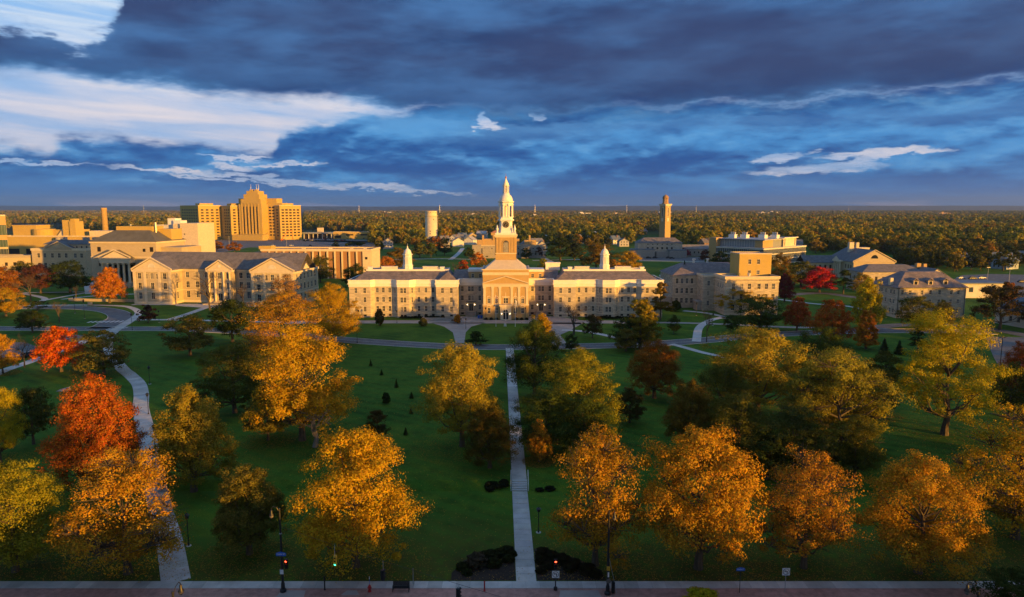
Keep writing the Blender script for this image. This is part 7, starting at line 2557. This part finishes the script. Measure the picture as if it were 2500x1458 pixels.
# flags
FL_ = [(-5.4, 226.5, 10.4, "flagpole left of the middle one, with a striped flag hanging limp", "flag"), (-2.2, 238.3, 9.8, "middle flagpole in front of the hall door", None), (1.1, 226.5, 11.2, "flagpole right of the middle one, with a white flag hanging limp", "white")]
for x, y, h, lab, fl in FL_:
    B = thing("flagpole", lab, "flagpole", (x, y, .8), 0, "flagpoles before the steeple hall")
    MB().lathe(0, 0, [(.16, 0), (.16, .15), (.07, .2), (.045, h), (.09, h + .03), (.05, h + .15)], 8).build("pole", "sign_white", B)
    if fl:
        f = put("flag", None, None, (x, y, .8))
        f["label"], f["category"] = ("limp striped flag on the flagpole left of the middle one" if fl == "flag" else "limp white flag on the flagpole right of the middle one"), "flag"
        z1 = h - .2 if fl == "flag" else h - 2.2
        nst = 7
        for k_ in range(nst):
            m_ = MB()
            for i in range(6):
                a, b = i / 6, (i + 1) / 6
                za, zb = z1 - 2.0 * k_ / nst, z1 - 2.0 * (k_ + 1) / nst
                fx = lambda t, q: .07 + .45 * t * (1 - .3 * q)
                fy = lambda t: .16 * math.sin(t * 9)
                m_.quad((fx(a, k_ / nst), fy(a), zb - .5 * a), (fx(b, k_ / nst), fy(b), zb - .5 * b), (fx(b, k_ / nst), fy(b), za - .5 * b), (fx(a, k_ / nst), fy(a), za - .5 * a))
            m_.build("stripe", ("hydrant_red" if k_ % 2 == 0 else "sign_white") if fl == "flag" else "sign_white", f)
o = put("stone_marker", MB().box(-.5, .5, -.15, .15, 0, .2).add([(-.42, -.12, .2), (.42, -.12, .2), (.42, .12, .2), (-.42, .12, .2), (-.4, -.02, 1.0), (.4, -.02, 1.0), (.4, .12, 1.0), (-.4, .12, 1.0)], [[0, 1, 5, 4], [1, 2, 6, 5], [2, 3, 7, 6], [3, 0, 4, 7], [4, 5, 6, 7]]).mesh("stone_marker", "off_white"), None, (-2.3, 226.5, .8))
o["label"], o["category"] = "pale upright marker stone on the centre lawn between the flagpoles", "marker"
for i, (x, lab) in enumerate(((-12.0, "blue waste bin by the hall's centre block, the farther from the flagpoles"), (-11.0, "blue waste bin by the hall's centre block, the nearer to the flagpoles"))):
    B = thing("waste_bin", lab, "bin", (x, 243.4, .8))
    MB().frustum((-.35, .35, -.4, .4, .08), (-.42, .42, -.46, .46, 1.0)).build("body", "blue_paint", B)
    MB().box(-.45, .45, -.5, .5, 1.005, 1.09).build("lid", "blue_paint", B)
    for s in (-.3, .3):
        MB().tube((s, .42, .1), (s + .06, .42, .1), .1, n=8).build("wheel", "tyre", B)
o = put("metal_slab", MB().add([(-1.2, -.6, 0), (1.2, -.6, 0), (1.2, .8, 0), (-1.2, .8, 0), (-.9, -.5, .12), (1.15, -.5, .5), (1.15, .7, .75), (-.9, .7, .2)], [[0, 1, 5, 4], [1, 2, 6, 5], [2, 3, 7, 6], [3, 0, 4, 7], [4, 5, 6, 7]]).mesh("metal_slab", "grey_metal"), None, (-97.6, 144.5, .8))
o["label"], o["category"] = "low slanted dark slab sculpture on the lawn left of the large red maple", "sculpture"

# bicycle rack with a bicycle, right of the centre block
B = thing("bicycle", "dark bicycle leaning near the hall's right recess", "bicycle", (7.2, 243.2, .8), .5)
for x in (-.52, .52):
    m_ = MB()
    for i in range(16):
        a, b = 6.283 * i / 16, 6.283 * (i + 1) / 16
        m_.tube((x + .33 * math.cos(a), 0, .34 + .33 * math.sin(a)), (x + .33 * math.cos(b), 0, .34 + .33 * math.sin(b)), .025, n=4, caps=False)
    m_.build("wheel", "tyre", B)
MB().tube((-.52, 0, .34), (-.1, 0, .34), .02, n=5).tube((-.1, 0, .34), (-.22, 0, .85), .02, n=5).tube((-.52, 0, .34), (-.2, 0, .78), .018, n=5).tube((-.2, 0, .78), (.36, 0, .82), .02, n=5).tube((-.1, 0, .34), (.38, 0, .75), .022, n=5).tube((.36, 0, .9), (.52, 0, .34), .02, n=5).build("frame", "dark_metal", B)
MB().box(-.34, -.1, -.06, .06, .86, .92).build("saddle", "tyre", B)
MB().tube((.3, -.28, .98), (.3, .28, .98), .016, n=5).build("handlebar", "steel", B)


# cars
def car_meshes():
    b = MB()
    prof = [(-2.2, .35), (-2.25, .65), (-2.1, .85), (-1.3, .93), (1.0, .92), (1.9, .82), (2.2, .68), (2.25, .35)]
    n = len(prof)
    b.add([(x, -.86, z) for x, z in prof] + [(x, .86, z) for x, z in prof], [[i, i + 1, i + 1 + n, i + n][::-1] for i in range(n - 1)] + [list(range(n))[::-1], list(range(n, 2 * n))])
    c = MB()
    c.add([(-1.75, -.8, .9), (1.05, -.8, .9), (1.05, .8, .9), (-1.75, .8, .9), (-1.15, -.66, 1.42), (.35, -.66, 1.42), (.35, .66, 1.42), (-1.15, .66, 1.42)], [[0, 1, 5, 4], [1, 2, 6, 5], [2, 3, 7, 6], [3, 0, 4, 7]])
    r = MB().quad((-1.2, -.68, 1.425), (.4, -.68, 1.425), (.4, .68, 1.425), (-1.2, .68, 1.425)).box(-1.15, .35, -.64, .64, 1.36, 1.47)
    w = MB().tube((0, -.1, 0), (0, .1, 0), .33, n=14)
    return {k_: b.mesh("body", k_) for k_ in ("car_white", "car_dark", "car_red")}, c.mesh("windows", "window_glass"), {k_: r.mesh("roof", k_) for k_ in ("car_white", "car_dark", "car_red")}, w.mesh("wheel", "tyre")


CB_, CW_, CR_, CWH = car_meshes()


def car(x, y, rz, paint, label, group=None):
    B = thing("parked_car", label, "car", (x, y, .84), rz, group)
    put("body", CB_[paint], B)
    put("windows", CW_, B)
    put("roof", CR_[paint], B)
    for sx in (-1.4, 1.4):
        for sy in (-.8, .8):
            put("wheel", CWH, B, (sx, sy, .33))


def at(px, py):
    a, b, p = (px - 1250) / 1667, (py - 729) / 1667, R(7.484)
    t = (.8 - CAM_H) / (-math.sin(p) - b * math.cos(p))
    return a * t, (math.cos(p) - b * math.sin(p)) * t


for px, py, pt, rz, lab in ((2347, 681, "car_white", .1, "white car alone in the right car park behind the flat office"), (2374, 682, "car_dark", .1, "dark car in the right car park, between two others"), (2396, 681, "car_white", .1, "white car beside the dark one in the right car park"), (2494, 690, "car_dark", .2, "dark car at the picture's right edge in the car park"),
                            (1583, 631, "car_dark", 0, "dark car in front of the pump house annex"), (1599, 631, "car_dark", 0, "second dark car beside another before the pump house annex"), (1632, 631, "car_dark", 0, "dark car parked before the long shed side of the pump house"), (1640, 632, "car_dark", .05, "farther dark car before the long shed side of the pump house"),
                            (30, 884, "car_dark", 1.2, "dark car in the left car park at the picture's edge"), (70, 872, "car_dark", 1.2, "dark car in the left car park behind the bare reddish tree")):
    x, y = at(px, py)
    car(x, y, rz, pt, lab)
random.seed(14)
for i in range(26):
    px, py = random.uniform(745, 930), random.uniform(583.5, 588.5)
    x, y = at(px, py)
    car(x, y, random.choice((0, 1.57)) + random.uniform(-.1, .1), random.choice(("car_white", "car_dark", "car_dark", "car_red")), "car parked in the far lot before the low station", "cars in the far lot before the low station")
for i in range(9):
    px, py = random.uniform(590, 880), random.uniform(596, 606)
    x, y = at(px, py)
    car(x, y, random.choice((0, 1.57)), random.choice(("car_white", "car_dark")), "car parked behind the pier building", "cars behind the pier building")
# slim light poles over the far car parks
for px, py, h in ((560, 600, 10), (700, 602, 10), (757, 590, 10), (812, 588, 10), (902, 590, 11), (930, 592, 11), (1125, 600, 11), (1085, 598, 11), (940, 600, 11), (2462, 700, 9), (2410, 690, 8)):
    x, y = at(px, py)
    B = thing("light_pole", "slim pole light over the %s car park" % ("right" if px > 2000 else "far"), "lamp post", (x, y, .8), 0, "slim pole lights over the car parks")
    MB().tube((0, 0, 0), (0, 0, h), .12, .08, 6).build("pole", "steel", B)
    MB().box(-.9, .9, -.2, .2, h, h + .2).build("lamp_head", "steel", B)


# fallen leaves round the street trees
def fallen():
    r3 = np.random.RandomState(4)
    P = []
    for kind, x, y, h, w_, c_, g_, l_ in TREES:
        if y < 170 and c_ in ("orange", "gold", "rust", "yellow", "ygreen", "gold2", "red", "olive"):
            n = 2000
            rr = w_ * .62 * np.sqrt(r3.rand(n))
            a = r3.rand(n) * 6.283
            px = x + rr * np.cos(a)
            py = y + rr * np.sin(a)
            k_ = (py > 69.4)
            P.append(np.stack([px[k_], py[k_], np.array([gz(q) for q in py[k_]]) + .06 + r3.rand(k_.sum()) * .03], 1))
    q = np.stack([r3.uniform(-78, 78, 14000), 69.5 + 70 * r3.rand(14000) ** 1.5, np.zeros(14000)], 1)
    q[:, 2] = [gz(v) + .06 for v in q[:, 1]]
    P.append(q)
    P = np.concatenate(P)
    N = r3.normal(size=P.shape) * .25
    N[:, 2] = 1
    me = cards("fallen_leaves", P, N, .14, r3.rand(len(P)), r3.rand(len(P)) * .3, "leaf", r3)
    o = put("fallen_leaves", me, kind="stuff")
    o.color = (.42, .24, .045, .2)


fallen()

# unseen row of shops across the street, heights and gaps set for its shade
random.seed(31)
x = -95.0
while x < 250:
    w_ = random.uniform(13, 24)
    h = random.choice((5.5, 7.5, 9.0, 10.5, 12.0)) + random.uniform(-.6, .8)
    m_ = random.choice(("red_brick", "tan_brick", "brown_brick", "yellow_brick"))
    y0, y1 = 14, 38 + random.uniform(-1, 1)
    B = thing("shop_building", "unseen flat roofed brick shop building across the street, set to cast shade", "building", (x, y0, 0), 0, "unseen shops across the street")
    po = rect(0, w_, 0, y1 - y0)
    block(B, po, 0, h, m_, {2: grid_ops(w_, int(w_ / 3.2), [(.8, 2.4), (5.0, 1.9), (8.0, 1.7)], 1.4, 1.9, "far"), 0: grid_ops(w_, int(w_ / 3.2), [(5.0, 1.8), (8.0, 1.7)], 1.2, 1.8, "far")}, cap="grey_roof", coping="cream_trim")
    MB().box(w_ * .3, w_ * .3 + 2.4, 6, 9, h - .1, h + 1.1).build("roof_unit", "steel", B)
    x += w_ + random.choice((.4, .4, 5.0))


# ------------------------------------------------------------------ the air
hz = bpy.data.materials.new("haze")
hz.use_nodes = True
hz.node_tree.nodes.clear()
pv = hz.node_tree.nodes.new("ShaderNodeVolumePrincipled")
pv.inputs["Color"].default_value = (.74, .88, 1.0, 1)
pv.inputs["Density"].default_value = 0.000065
pv.inputs["Anisotropy"].default_value = 0.7
om = hz.node_tree.nodes.new("ShaderNodeOutputMaterial")
hz.node_tree.links.new(pv.outputs[0], om.inputs["Volume"])
MATS["haze"] = hz
MB().box(-29000, 29000, -1400, 19000, -3, 330).build("haze", "haze", kind="stuff")
